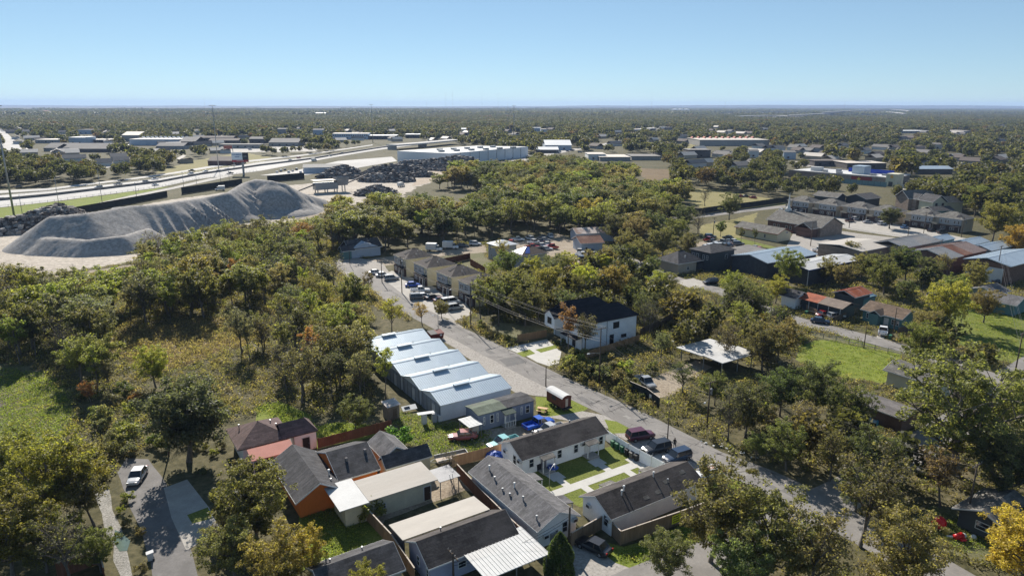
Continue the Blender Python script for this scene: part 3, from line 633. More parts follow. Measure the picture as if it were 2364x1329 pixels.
def gen_tree(style, seed):
    """returns (crown mesh, trunk mesh); unit: metres, nominal height H"""
    r = random.Random(seed); rg = np.random.default_rng(seed)
    S = dict(round=dict(H=10, R=4.2, cb=.28, nl=11, tw=6, n=6500, ls=.17, rc=.8, tr=.20), tall=dict(H=12, R=2.6, cb=.42, nl=9, tw=5, n=3000, ls=.15, rc=.62, tr=.14),
             sparse=dict(H=10, R=3.4, cb=.35, nl=10, tw=7, n=3200, ls=.135, rc=.7, tr=.18), oak=dict(H=14, R=9, cb=.25, nl=17, tw=12, n=24000, ls=.14, rc=.75, tr=.42),
             dense=dict(H=11, R=6.2, cb=.22, nl=16, tw=10, n=24000, ls=.16, rc=1.0, tr=.35), bare=dict(H=9, R=3.4, cb=.3, nl=10, tw=10, n=500, ls=.11, rc=.7, tr=.16),
             shrub=dict(H=3, R=1.9, cb=.05, nl=6, tw=3, n=1500, ls=.15, rc=.62, tr=.05), near=dict(H=11, R=5.2, cb=.25, nl=15, tw=11, n=16000, ls=.125, rc=.6, tr=.22),
             cone=dict(H=5, R=1.6, cb=.02, nl=2, tw=1, n=9000, ls=.11, rc=.4, tr=.1))[style]
    H, Rr = S['H'], S['R']; tk = MB(); cl = []
    lean = Vector((r.uniform(-.08, .08), r.uniform(-.08, .08), 1)); 
    tp = [Vector((0, 0, 0))]
    for k in range(1, 6):
        tp.append(tp[-1] + Vector((lean.x * H * .15 + r.uniform(-.02, .02) * H, lean.y * H * .15 + r.uniform(-.02, .02) * H, H * .16)))
    tk.path(tp, [S['tr'] * (1.25 if k == 0 else 1 - .16 * k) for k in range(6)], 6)
    zc = H * (S['cb'] + 1) / 2; hz = H * (1 - S['cb']) / 2
    if style == 'cone':
        n = S['n']; z = rg.uniform(.02, 1, n) ** 1.2; a = rg.uniform(0, 6.283, n); rad = Rr * np.sin(np.clip((1 - z) * 1.9, 0, 1.57)) ** .8 * (1 + .1 * np.sin(a * 5 + z * 9)) * rg.uniform(.8, 1.04, n)
        c = np.stack([np.cos(a) * rad, np.sin(a) * rad, z * H], 1)
        return leafmesh('crown', c, np.full(n, S['ls']) * rg.uniform(.7, 1.3, n), seed, LEAF, .1), tk.mesh('trunk', BARK, True)
    for i in range(S['nl']):
        az = i * 2.4 + r.uniform(-.4, .4); zz = (i + .5) / S['nl'] * 2 - 1; zz = zz * .9
        q = math.sqrt(max(0, 1 - zz * zz)) * r.uniform(.55, .85)
        base = tp[0].lerp(tp[5], 0) ; fr = S['cb'] * .75 + (1 - S['cb']) * .5 * (i / S['nl']); j = min(4, int(fr * 6)); base = tp[j].lerp(tp[j + 1], min(1, fr * 6 - j))
        tip = Vector((tp[3].x + math.cos(az) * Rr * q, tp[3].y + math.sin(az) * Rr * q, zc + hz * zz * r.uniform(.75, .95)))
        if tip.z < base.z - .5: tip.z = base.z + r.uniform(-.3, .8)
        mid = base.lerp(tip, .5) + Vector((0, 0, -.03 * H if style in ('oak', 'near') else .04 * H)) + Vector((r.uniform(-.3, .3), r.uniform(-.3, .3), 0))
        tk.path([base, base.lerp(mid, .5) + Vector((0, 0, .1)), mid, mid.lerp(tip, .5) + Vector((r.uniform(-.2, .2), r.uniform(-.2, .2), r.uniform(-.1, .2))), tip], [S['tr'] * f for f in (.6, .48, .36, .22, .08)], 4)
        for t in range(S['tw']):
            f = r.uniform(.35, 1); b = base.lerp(mid, f * 2) if f < .5 else mid.lerp(tip, f * 2 - 1)
            e = b + Vector((r.gauss(0, 1), r.gauss(0, 1), abs(r.gauss(0, .8)) + .1)).normalized() * Rr * r.uniform(.22, .48)
            # keep tips within the crown
            d = Vector(((e.x - tp[3].x) / Rr, (e.y - tp[3].y) / Rr, (e.z - zc) / hz)); l = d.length
            if l > 1.05: e = Vector((tp[3].x + d.x / l * Rr * 1.03, tp[3].y + d.y / l * Rr * 1.03, zc + d.z / l * hz * 1.03))
            tk.path([b, b.lerp(e, .5) + Vector((0, 0, .08)), e], [S['tr'] * .16, S['tr'] * .1, S['tr'] * .04], 3)
            cl.append((e, 1)); 
            if r.random() < .5: cl.append((b.lerp(e, .5), .7))
            if style == 'bare' or style == 'sparse':
                for _ in range(3):
                    g = e + Vector((r.gauss(0, .5), r.gauss(0, .5), r.uniform(0, .7))); tk.path([b.lerp(e, .7), g], [.018, .008], 3)
        cl.append((tip, 1.1))
    k = len(cl); w = np.array([c[1] for c in cl]) * rg.uniform(.35, 1.65, k); w /= w.sum()
    idx = rg.choice(k, S['n'], p=w); cc = np.array([tuple(c[0]) for c in cl])[idx]; rc = (rg.uniform(.6, 1.3, k))[idx] * S['rc']
    off = rg.normal(size=(S['n'], 3)); off /= np.linalg.norm(off, axis=1)[:, None]; off *= (rg.uniform(0, 1, S['n']) ** .42 * rc)[:, None]; off[:, 2] *= .72
    cen = cc + off; cen[:, 2] = np.maximum(cen[:, 2], .15)
    return leafmesh('crown', cen, S['ls'] * rg.uniform(.6, 1.45, S['n']), seed, LEAF), tk.mesh('trunk', BARK, True)
VAR = {}
NV = dict(round=5, tall=5, sparse=4, oak=2, dense=2, bare=3, shrub=4, near=4, cone=1)
def variants(style):
    if style not in VAR: VAR[style] = [gen_tree(style, 100 + 17 * i + len(style)) for i in range(NV[style])]
    return VAR[style]
HN = dict(round=10, tall=12, sparse=10, oak=14, dense=11, bare=9, shrub=3, near=11, cone=5)
NM = dict(round='broadleaf_tree', tall='slender_tree', sparse='thin_crowned_tree', oak='spreading_oak', dense='evergreen_oak', bare='bare_tree', shrub='shrub', near='leafy_tree', cone='conical_evergreen')
TC = dict(olive=(.10, .10, .038), green=(.06, .078, .03), bright=(.145, .165, .04), lime=(.19, .21, .045), yellow=(.34, .27, .02), gold=(.17, .145, .04), orange=(.20, .105, .045), red=(.24, .07, .035),
          brown=(.125, .10, .06), dark=(.030, .040, .022), grey=(.10, .10, .075), tan=(.145, .125, .07), silver=(.085, .10, .062))
def tree(style, pos, h, color, label, group=None, wr=1.0, v=None, rz=None, cat=None):
    vs = variants(style); c, t = vs[(rnd.randrange(len(vs)) if v is None else v) % len(vs)]; s = h / HN[style]
    e = empty(NM[style], (pos[0], pos[1], 0), rnd.uniform(0, 6.28) if rz is None else rz, label, cat or ('shrub' if style == 'shrub' else 'tree'), group); e.scale = (s * wr, s * wr, s)
    col = TC[color] if isinstance(color, str) else color; j = rnd.uniform(.82, 1.2)
    col = tuple(min(1, x * j * rnd.uniform(.92, 1.08)) for x in col)
    put('crown', c, e, color=col); put('trunk', t, e); return e
def ptree(style, px, h, color, label, **k):
    g = G(*px); return tree(style, (g.x, g.y), h, color, label, **k)
# instanced masses (woods too many to count)
def gn_scatter(name, pts, scl, rots, idx, meshes, label, cat='woodland', kind='stuff'):
    lib = bpy.data.collections.new(name + '_source')
    for i, m in enumerate(meshes): lib.objects.link(bpy.data.objects.new('%s_source_%02d' % (name, i), m))
    me = bpy.data.meshes.new(name); me.vertices.add(len(pts)); me.vertices.foreach_set('co', np.asarray(pts, dtype=np.float32).ravel())
    for an, tp, dt in (('scl', 'FLOAT', scl), ('rot', 'FLOAT', rots), ('idx', 'INT', idx)):
        a = me.attributes.new(an, tp, 'POINT'); a.data.foreach_set('value', np.asarray(dt, dtype=np.int32 if tp == 'INT' else np.float32))
    o = put(name, me); tag(o, label, cat, None, kind)
    ng = bpy.data.node_groups.new(name, 'GeometryNodeTree')
    ng.interface.new_socket('Geometry', in_out='INPUT', socket_type='NodeSocketGeometry'); ng.interface.new_socket('Geometry', in_out='OUTPUT', socket_type='NodeSocketGeometry')
    N = ng.nodes; Lk = ng.links; gi = N.new('NodeGroupInput'); go = N.new('NodeGroupOutput'); ip = N.new('GeometryNodeInstanceOnPoints')
    ci = N.new('GeometryNodeCollectionInfo'); ci.inputs['Collection'].default_value = lib; ci.inputs['Separate Children'].default_value = True; ci.inputs['Reset Children'].default_value = True
    def at(nm, t):
        a = N.new('GeometryNodeInputNamedAttribute'); a.data_type = t; a.inputs['Name'].default_value = nm; return a.outputs['Attribute']
    cx = N.new('ShaderNodeCombineXYZ'); Lk.new(at('rot', 'FLOAT'), cx.inputs[2])
    Lk.new(gi.outputs[0], ip.inputs['Points']); Lk.new(ci.outputs[0], ip.inputs['Instance']); ip.inputs['Pick Instance'].default_value = True
    Lk.new(at('idx', 'INT'), ip.inputs['Instance Index']); Lk.new(cx.outputs[0], ip.inputs['Rotation']); Lk.new(at('scl', 'FLOAT'), ip.inputs['Scale']); Lk.new(ip.outputs[0], go.inputs[0])
    md = o.modifiers.new('scatter', 'NODES'); md.node_group = ng; return o
def far_crown(seed, n=420, ls=.5, H=9, Rr=4.2, cb=.12, mt=None):
    rg = np.random.default_rng(seed); k = 16
    c = rg.normal(size=(k, 3)); c /= np.linalg.norm(c, axis=1)[:, None]; c *= rg.uniform(.35, .72, k)[:, None]; c[:, 2] = np.abs(c[:, 2]) * rg.choice([1, 1, -.6], k)
    rad = rg.uniform(.26, .46, k); i = rg.integers(0, k, n); d = rg.normal(size=(n, 3)); d /= np.linalg.norm(d, axis=1)[:, None]
    p = c[i] + d * rad[i][:, None] * rg.uniform(.8, 1.05, n)[:, None]
    p[:, 0] *= Rr; p[:, 1] *= Rr; p[:, 2] = H * (cb + 1) / 2 + p[:, 2] * H * (1 - cb) / 2
    return leafmesh('far_crown', p, ls * rg.uniform(.6, 1.4, n), seed, mt or FARLEAF, .3)
def canopy_tile(seed, size=40, ntree=22, n=1500, mt=None):
    rg = np.random.default_rng(seed); tx = rg.uniform(-size / 2, size / 2, (ntree, 2)); th = rg.uniform(6, 12, ntree); tr = rg.uniform(3.2, 6, ntree)
    i = rg.integers(0, ntree, n); d = rg.normal(size=(n, 3)); d /= np.linalg.norm(d, axis=1)[:, None]; d[:, 2] = np.abs(d[:, 2]) - .25
    p = np.stack([tx[i, 0] + d[:, 0] * tr[i], tx[i, 1] + d[:, 1] * tr[i], th[i] - tr[i] * .8 + d[:, 2] * tr[i] * .8], 1)
    return leafmesh('canopy', p, size / 40 * 1.1 * rg.uniform(.6, 1.4, n), seed, mt or FARLEAF, .6)
CLEARPX = []        # (x0, y0, x1, y1): things in the photo that no scattered tree may hide
def hides(X, Y, h, r=3.0):
    x, y, w = P(X, Y, 0); tx, ty, _ = P(X, Y, h); rp = r * CF / w
    for a, b, c, d in CLEARPX:
        if y > d and ty < d - 1 and a - rp < x < c + rp: return True
    return False
def scatter_px(poly, spacing, seed, jit=.42):
    """jittered grid of world points whose ground pixel lies in the photo polygon"""
    g = [G(*p) for p in poly]; r = random.Random(seed)
    x0, x1 = min(p.x for p in g), max(p.x for p in g); y0, y1 = min(p.y for p in g), max(p.y for p in g); wp = [(p.x, p.y) for p in g]
    out = []; y = y0
    while y < y1:
        x = x0
        while x < x1:
            X = x + r.uniform(-jit, jit) * spacing; Y = y + r.uniform(-jit, jit) * spacing
            if inpoly(X, Y, wp): out.append((X, Y))
            x += spacing
        y += spacing
    return out
from mathutils import noise as mn
def mn_n(v): return mn.noise(Vector((v, 3.7, 1.1)))
# ================================================================ SETTING
gm = ground_mat('ground_mixed', [(.045, .045, .02), (.07, .066, .03), (.10, .088, .045), (.14, .115, .07)], .05, .8, .8)
tag(MB().add([(-15000, -200, 0), (15000, -200, 0), (15000, 17000, 0), (-15000, 17000, 0)], [(0, 1, 2, 3)]).build('ground', gm), kind='structure')
def zz(k): return .004 * k
# fields and lawns
psheet('field', [(-60, 842), (60, 845), (112, 865), (158, 900), (168, 955), (150, 1010), (135, 1045), (60, 1060), (-60, 1060)], zz(1), FIELD, .8)
psheet('bare_patch', [(-15, 915), (20, 908), (46, 916), (44, 932), (15, 940), (-15, 938)], zz(2), mat('bare_earth', (.10, .08, .065), .95, .3, .8, .3), .5)
psheet('brush_clearing', [(240, 775), (400, 748), (560, 728), (640, 706), (700, 716), (640, 752), (560, 797), (480, 826), (420, 850), (330, 850), (262, 815)], zz(1), BROWN, 1.0)
psheet('bright_weeds', [(585, 940), (640, 928), (700, 945), (735, 985), (780, 975), (870, 985), (905, 985), (870, 1008), (735, 1032), (690, 1035), (660, 1000), (600, 985)], zz(1), BRIGHT, .6)
psheet('back_yard', [(690, 1175), (800, 1150), (830, 1160), (905, 1240), (860, 1262), (735, 1300), (690, 1320)], zz(1), BRIGHT, 0)
psheet('yard_dirt', [(800, 1165), (1010, 1100), (1075, 1100), (1180, 1180), (1075, 1130), (890, 1200), (880, 1215)], zz(1), DIRT, .2)
psheet('courtyard_lawn', [(1215, 1085), (1408, 1030), (1560, 1085), (1340, 1170), (1210, 1110)], zz(2), LAWN, 0)
psheet('shed_yard', [(920, 945), (1010, 960), (1115, 985), (1180, 985), (1240, 1000), (1165, 1040), (1060, 1060), (985, 1050), (905, 1000)], zz(2), FIELD, .6)
psheet('mud_yard', [(1120, 990), (1330, 970), (1340, 985), (1160, 1035), (1090, 1030)], zz(3), DIRT, .4)
psheet('trailer_grass', [(1236, 915), (1300, 918), (1362, 937), (1345, 948), (1270, 962), (1236, 945)], zz(3), BRIGHT, .3)
psheet('road_verge', [(1395, 968), (1430, 975), (1462, 985), (1445, 998), (1405, 1000)], .0205, BRIGHT, .3)
psheet('corner_lawn', [(1372, 1262), (1400, 1250), (1440, 1262), (1600, 1205), (1700, 1225), (1640, 1262), (1567, 1286), (1500, 1312), (1460, 1318), (1420, 1297)], zz(2), BRIGHT, .3)
psheet('side_grass', [(1610, 1115), (1680, 1095), (1790, 1150), (1850, 1190), (1720, 1215), (1620, 1180)], zz(2), BRIGHT, .3)
psheet('far_lawn', [(1845, 800), (1880, 785), (1960, 782), (2080, 815), (2085, 850), (2040, 885), (1960, 872), (1890, 860), (1840, 830)], zz(2), BRIGHT, .5)
psheet('road_strip_grass', [(1875, 768), (2080, 812), (2080, 818), (1870, 778)], zz(3), FIELD, .3)
psheet('right_lawn', [(2190, 690), (2364, 690), (2440, 780), (2440, 860), (2300, 830), (2180, 780)], zz(1), LAWN, .5)
psheet('deco_yard', [(2090, 1200), (2150, 1165), (2260, 1180), (2330, 1250), (2300, 1300), (2200, 1280), (2120, 1235)], zz(2), FIELD, .5)
psheet('front_grass', [(1150, 745), (1262, 755), (1262, 790), (1200, 790), (1120, 760)], zz(1), FIELD, .8)
psheet('church_lawn', [(1615, 520), (1700, 505), (1750, 490), (1740, 512), (1735, 545), (1680, 552), (1620, 550)], zz(3), DRYLAWN, .6)
psheet('hall_grass', [(1700, 548), (1790, 570), (1830, 582), (1825, 590), (1745, 575), (1690, 560)], zz(3), LAWN, .3)
psheet('corner_grass', [(1905, 520), (1942, 524), (1925, 532), (1903, 528)], .024, BRIGHT, 0)
psheet('mown_field', [(1570, 435), (1650, 437), (1705, 447), (1800, 462), (1830, 475), (1700, 482), (1640, 490), (1590, 465)], zz(2), DRYLAWN, 1.5)
psheet('brown_meadow', [(1465, 388), (1565, 392), (1560, 408), (1500, 418), (1478, 405)], zz(2), BROWN, 2)
psheet('truck_lot_grass', [(1020, 588), (1110, 578), (1130, 600), (1150, 620), (1090, 625), (1040, 600)], zz(2), FIELD, .6)
psheet('billboard_lawn', [(420, 405), (540, 395), (560, 383), (640, 365), (560, 352), (440, 372), (360, 398)], zz(2), DRYLAWN, 2)
# paving
psheet('worn_apron', [(1010, 745), (1045, 735), (1165, 835), (1290, 905), (1262, 915), (1238, 912), (1190, 905), (1120, 860), (1060, 810), (1012, 778)], zz(3), APRON, .3)
psheet('drive_apron', [(1240, 960), (1270, 962), (1345, 948), (1400, 960), (1480, 1000), (1600, 1062), (1680, 1095), (1600, 1105), (1540, 1085), (1405, 990), (1330, 975)], zz(4), APRON, .3)
psheet('asphalt_patch', [(1152, 830), (1196, 822), (1216, 836), (1172, 846)], zz(8), mat('patch_asphalt', (.13, .125, .12), .9, .15, 1, .2), .15)
road('main_street', [(790, 612), (835, 632), (880, 662), (930, 700), (1005, 742), (1100, 790), (1195, 838), (1300, 890), (1420, 945), (1535, 1003), (1640, 1058), (1760, 1103), (1870, 1160), (1990, 1225), (2150, 1310), (2300, 1400)], 6.4, zz(6), ASPH, jit=.12)
road('cross_street', [(1380, 1398), (1480, 1352), (1600, 1303), (1755, 1238), (1880, 1172), (2010, 1105), (2120, 1035), (2230, 965), (2330, 880), (2420, 820)], 6.2, zz(5), ASPH, jit=.12)
road('second_street', [(1440, 595), (1490, 615), (1560, 645), (1650, 668), (1760, 712), (1860, 745), (1960, 770), (2070, 800), (2200, 840), (2330, 885), (2450, 930)], 5.6, zz(4), ASPH, jit=.1)
road('church_road', [(1560, 505), (1640, 496), (1740, 484), (1818, 476), (1860, 472)], 7, .03, ASPH, jit=.1)
psheet('apartment_parking', [(1800, 488), (1905, 498), (2000, 506), (2080, 520), (2160, 535), (2240, 552), (2235, 562), (2160, 556), (2060, 545), (1960, 530), (1900, 514), (1830, 500)], .02, CONC)
psheet('church_parking', [(1830, 540), (1905, 528), (1990, 540), (2060, 548), (2100, 556), (1915, 600), (1870, 590), (1815, 570)], .016, APRON)
psheet('hall_lot', [(1600, 560), (1680, 552), (1750, 575), (1810, 592), (1700, 605), (1615, 590)], .016, DIRT)
psheet('salvage_lot', [(1150, 560), (1290, 540), (1390, 575), (1420, 620), (1350, 625), (1270, 595), (1180, 575)], .012, DIRT)
psheet('truck_lot', [(830, 600), (1000, 580), (1120, 565), (1125, 582), (1010, 592), (900, 612), (840, 618)], .012, DIRT)
psheet('cul_de_sac', [(772, 600), (800, 590), (880, 605), (900, 628), (900, 660), (870, 672), (820, 650), (780, 625)], .02, APRON, .3)
psheet('townhouse_parking', [(865, 640), (905, 625), (950, 640), (1010, 665), (1070, 690), (1092, 725), (1050, 740), (980, 720), (900, 680)], .018, CONC)
psheet('new_driveway', [(1168, 803), (1262, 783), (1296, 812), (1290, 838), (1268, 845), (1240, 836), (1215, 822), (1195, 815)], zz(8), WHITECONC)
psheet('driveway_grass', [(1236, 807), (1283, 796), (1292, 802), (1249, 814)], zz(9), BRIGHT)
psheet('driveway_planter', [(1192, 815), (1222, 806), (1236, 816), (1208, 824)], zz(9), BRIGHT)
psheet('tree_lane', [(272, 1090), (290, 1058), (340, 1060), (385, 1118), (425, 1200), (440, 1258), (462, 1345), (352, 1345), (348, 1300), (325, 1225), (300, 1165)], zz(3), DARKASPH, .15)
psheet('parking_slab', [(378, 1126), (432, 1106), (482, 1170), (510, 1225), (430, 1270), (396, 1195)], zz(5), CONC)
psheet('slab_planter', [(432, 1188), (480, 1170), (490, 1196), (444, 1208)], zz(6), LAWN)
road('ditch_bank', [(232, 1125), (250, 1180), (262, 1225), (283, 1285), (300, 1345)], 1.3, zz(2), ground_mat('limestone_rubble', [(.08, .08, .06), (.20, .19, .165), (.30, .285, .26), (.40, .38, .35)], .8, 4, 1), jit=.35)
psheet('ditch_water', [(266, 1222), (285, 1228), (300, 1248), (294, 1268), (276, 1272), (268, 1250)], zz(6), mat('murky_water', (.07, .11, .085), .15, .2, 1, spec=.6), .25)
psheet('pond_apron', [(2260, 608), (2350, 622), (2364, 640), (2290, 650), (2225, 630)], .02, CONC)
psheet('driveway_dark_house', [(1555, 650), (1600, 642), (1640, 655), (1600, 668)], .03, CONC)
psheet('drive_bottom', [(1300, 1255), (1372, 1262), (1420, 1297), (1470, 1316), (1440, 1345), (1290, 1345)], zz(3), APRON, .15)
psheet('house_path', [(2030, 770), (2048, 768), (2040, 782), (2020, 780)], .03, CONC)
psheet('gravel_court', [(1500, 878), (1560, 848), (1605, 832), (1640, 846), (1590, 880), (1545, 915), (1500, 922), (1470, 908)], zz(3), DIRT, .5)
# courtyard paths
cy = House('courtyard_path', '', (1411, 1199), 2.7); bpy.data.objects.remove(cy.e)
def cyq(n, x0, y0, x1, y1, z=zz(7)):
    sheet(n, [cy.w(x0, y0), cy.w(x1, y0), cy.w(x1, y1), cy.w(x0, y1)], z, WHITECONC)
def cl(px): return cy.loc(px, 0)
a_ = cl((1320, 1125)); b_ = cl((1500, 1062))
cyq('courtyard_path', a_[0] - 4.2, a_[1] - .8, b_[0] + 2.6, a_[1] + .8)
for pxx, w_ in (((1290, 1106), 1.2), ((1385, 1072), 1.2)):
    q = cl(pxx); cyq('entry_path', q[0] - w_ / 2, a_[1] + .8, q[0] + w_ / 2, a_[1] + 4.3, zz(8)); cyq('entry_path', q[0] - 1.0, a_[1] + 2.6, q[0] + 1.2, a_[1] + 4.6, zz(9))
for pxx in ((1372, 1140), (1468, 1100)):
    q = cl(pxx); cyq('entry_path', q[0] - .6, a_[1] - 3.2, q[0] + .6, a_[1] - .8, zz(8))
q = cl((1490, 1065)); cyq('bin_pad', q[0] - 2.2, a_[1] - 1.9, q[0] + 2.6, a_[1] + 2.0, zz(8))
# yard behind the wood, highway
psheet('gravel_yard', [(-80, 565), (0, 545), (170, 500), (390, 462), (620, 432), (760, 420), (930, 392), (1060, 372), (1115, 380), (1020, 415), (960, 432), (930, 455), (860, 470), (760, 482), (640, 520), (520, 560), (330, 600), (200, 622), (0, 650), (-80, 665)], .03, YARD, 2)
psheet('haul_road', [(943, 386), (985, 379), (1030, 384), (1034, 398), (1015, 412), (985, 424), (950, 430), (960, 415), (1000, 402), (990, 390)], .07, ground_mat('haul_dirt', [(.24, .19, .14), (.31, .25, .19), (.38, .31, .24), (.42, .35, .28)], .05, .5, .3))
psheet('verge', [(-100, 520), (-100, 492), (0, 480), (110, 468), (256, 449), (368, 434), (400, 430), (300, 452), (169, 484), (120, 500), (0, 512)], .04, BRIGHT, 2)
psheet('warehouse_parking', [(600, 405), (700, 405), (800, 392), (917, 372), (905, 362), (780, 372), (690, 392)], .05, HWY)
FE = [(-260, 478), (0, 451), (110, 442), (215, 430), (371, 412), (473, 394.5), (600, 374), (728, 362), (805, 350), (881, 338), (950, 331)]
NE = [(-260, 510), (0, 479), (110, 467), (256, 448), (368, 433), (450, 415), (600, 395), (690, 378), (779, 362), (870, 347), (950, 336)]
hf = [G(*p) for p in FE]; hn = [G(*p) for p in NE]
def strip(name, L, Rr, z, m, kind='structure'):
    vs = [(p.x, p.y, z) for p in L] + [(p.x, p.y, z) for p in Rr]; n = len(L)
    o = MB().add(vs, [(n + i, n + i + 1, i + 1, i) for i in range(n - 1)]).build(name, m); tag(o, None, None, None, kind)
    for i in range(n - 1): keep([L[i], L[i + 1], Rr[i + 1], Rr[i]], 2)
strip('highway', hf, hn, .08, HWY)
mid = [hf[i].lerp(hn[i], .47) for i in range(len(hf))]
LANE = mat('lane_paint', (.75, .75, .72), .7, .1, 1)
for fr in (.16, .31, .62, .78):
    l = smooth_line([hf[i].lerp(hn[i], fr) for i in range(8)], 6); mk = MB()
    for i in range(0, len(l) - 1, 2):
        a, b = l[i], l[i + 1]; n = Vector((-(b - a).y, (b - a).x)).normalized() * .12
        mk.add([(a.x - n.x, a.y - n.y, .1), (b.x - n.x, b.y - n.y, .1), (b.x + n.x, b.y + n.y, .1), (a.x + n.x, a.y + n.y, .1)], [(0, 1, 2, 3)])
    tag(mk.build('lane_marking', LANE), kind='structure')
strip('ramp', [G(*p) for p in [(-100, 541), (100, 501), (169, 482), (300, 452), (400, 432), (520, 404)]], [G(*p) for p in [(-100, 549), (100, 508), (169, 488), (300, 457), (400, 437), (540, 406)]], .12, CONC)
strip('frontage_road', [G(*p) for p in [(-100, 445), (110, 435), (190, 425), (300, 412), (400, 398), (470, 386), (560, 372), (700, 357), (860, 334)]], [G(*p) for p in [(-100, 452), (110, 440), (190, 429), (300, 415.5), (400, 402), (480, 389), (570, 375), (700, 360), (860, 336)]], .1, HWY)
fence('median_barrier', 'long concrete median barrier down the middle of the highway', None, wpts=mid, h=1.5, kind='concrete', m=mat('barrier_concrete', (.16, .15, .14), .9, .2, .3), sec=12, posts=False, cat='barrier')
fence('guard_rail', 'metal guard rail along the near edge of the highway', None, wpts=hn[:7], h=1.1, kind='rail', m=METAL, sec=4, cat='guard rail')
fence('guard_rail', 'metal guard rail along the far edge of the highway', None, wpts=hf[:7], h=1.0, kind='rail', m=METAL, sec=5, cat='guard rail')
fence('mesh_fence', 'tall black screened fence beside the ramp, left of the gravel pile crest', [(175, 495), (250, 481), (387, 455)], 3.6, BLACKNET, kind='mesh', sec=5)
fence('mesh_fence', 'tall black screened fence above the middle of the gravel pile', [(420, 449), (560, 427)], 4.2, BLACKNET, kind='mesh', sec=5)
fence('mesh_fence', 'tall black screened fence right of the gravel pile peak', [(618, 421), (703, 413)], 4.5, BLACKNET, kind='mesh', sec=5)
strip('boulevard', [G(*p) for p in [(-30, 292), (-3, 294), (14, 306), (40, 330), (52, 346)]], [G(*p) for p in [(-60, 294), (-25, 300), (-8, 312), (2, 330), (12, 348)]], .3, HWY)
road('avenue', [(1190, 372), (1260, 357), (1330, 345), (1400, 333), (1450, 320), (1480, 310), (1500, 303)], 15, .1, CONC)
for n_, pp in (('store_lot', [(250, 330), (300, 330), (302, 338), (250, 338)]), ('store_lot', [(515, 341), (725, 338), (735, 350), (520, 352)]), ('store_lot', [(1160, 360), (1255, 358), (1255, 369), (1170, 370)]), ('store_lot', [(1835, 373), (1965, 376), (1965, 386), (1830, 384)]),
    ('industrial_ground', [(1640, 262), (1880, 260), (1880, 264), (1650, 266)]), ('industrial_ground', [(1700, 270), (1860, 270), (1860, 276), (1690, 277)]), ('industrial_ground', [(1900, 268), (2060, 266), (2050, 271), (1900, 272)]), ('industrial_ground', [(1480, 296), (1560, 290), (1570, 294), (1490, 301)]), ('far_road', [(1580, 282), (1640, 268), (1660, 268), (1600, 283)]), ('open_ground', [(1480, 336), (1600, 332), (1620, 345), (1500, 350)]), ('open_ground', [(560, 292), (640, 290), (650, 294), (570, 296)])):
    psheet(n_, pp, .07, CONC if n_ != 'open_ground' else DRYLAWN, 4)
rg_ = []; X_ = [i * 250 for i in range(-44, 45)]
for i, x in enumerate(X_):
    hh_ = 22 + 46 * max(0, min(1, (x + 1500) / 7000)) + 9 * mn_n(x * .0009) + 5 * mn_n(x * .004)
    rg_ += [(x, 14200, -1), (x, 14900, hh_ * .75), (x, 15500, hh_), (x, 16500, -1)]
fr_ = []
for i in range(len(X_) - 1):
    for j in range(3): fr_.append((i * 4 + j, i * 4 + 4 + j, i * 4 + 5 + j, i * 4 + 1 + j))
tag(MB().add(rg_, fr_).build('distant_hills', ground_mat('wooded_hills', [(.03, .04, .025), (.05, .055, .03), (.07, .07, .04), (.09, .085, .05)], .004, .02, 0)), kind='structure')
road('railway_bed', [(-60, 690), (60, 650), (180, 632), (330, 608), (520, 560), (640, 525), (760, 487), (880, 462), (930, 452)], 3.5, .06, DIRT, jit=.5)
for p_ in ([(140, 388), (200, 392), (260, 384)], [(0, 402), (60, 404), (130, 410)]): road('side_road', p_, 8, .05, CONC)
def cracks(name, px, w, n, seed, z):
    c = smooth_line([G(*p) for p in px], 4); r = random.Random(seed); mb = MB()
    for _ in range(n):
        i = r.randrange(1, len(c) - 2); d = (c[i + 1] - c[i - 1]).normalized(); nn = Vector((-d.y, d.x)); p = c[i] + nn * r.uniform(-w * .45, w * .45); a = r.choice([0, 0, 1.57]) + r.gauss(0, .35); ln = r.uniform(1.0, 4.5) if abs(a) < .9 else r.uniform(.8, 2.5)
        e_ = Vector((d.x * math.cos(a) - d.y * math.sin(a), d.x * math.sin(a) + d.y * math.cos(a))); k = 6; L_ = []; q_ = []
        for j in range(k + 1):
            t = p + e_ * (ln * (j / k - .5)) + Vector((-e_.y, e_.x)) * r.uniform(-.12, .12); h_ = r.uniform(.025, .075) * (1 - abs(j / k - .5)); L_.append((t.x - e_.y * h_, t.y + e_.x * h_, z)); q_.append((t.x + e_.y * h_, t.y - e_.x * h_, z))
        mb.add(L_ + q_, [(k + 1 + j, k + 2 + j, j + 1, j) for j in range(k)])
    tag(mb.build(name, mat('crack_tar', (.075, .07, .066), .9, .2, 2)), 'dark cracks and tar lines in the street surface', 'cracks', kind='stuff')
cracks('street_cracks', [(1005, 742), (1100, 790), (1195, 838), (1300, 890), (1420, 945), (1535, 1003), (1640, 1058), (1760, 1103), (1870, 1160), (1990, 1225)], 6, 170, 3, .0285)
cracks('side_street_cracks', [(1560, 645), (1650, 668), (1760, 712), (1860, 745), (1960, 770), (2070, 800), (2200, 840)], 5, 60, 4, .0265)
rs_ = random.Random(9)
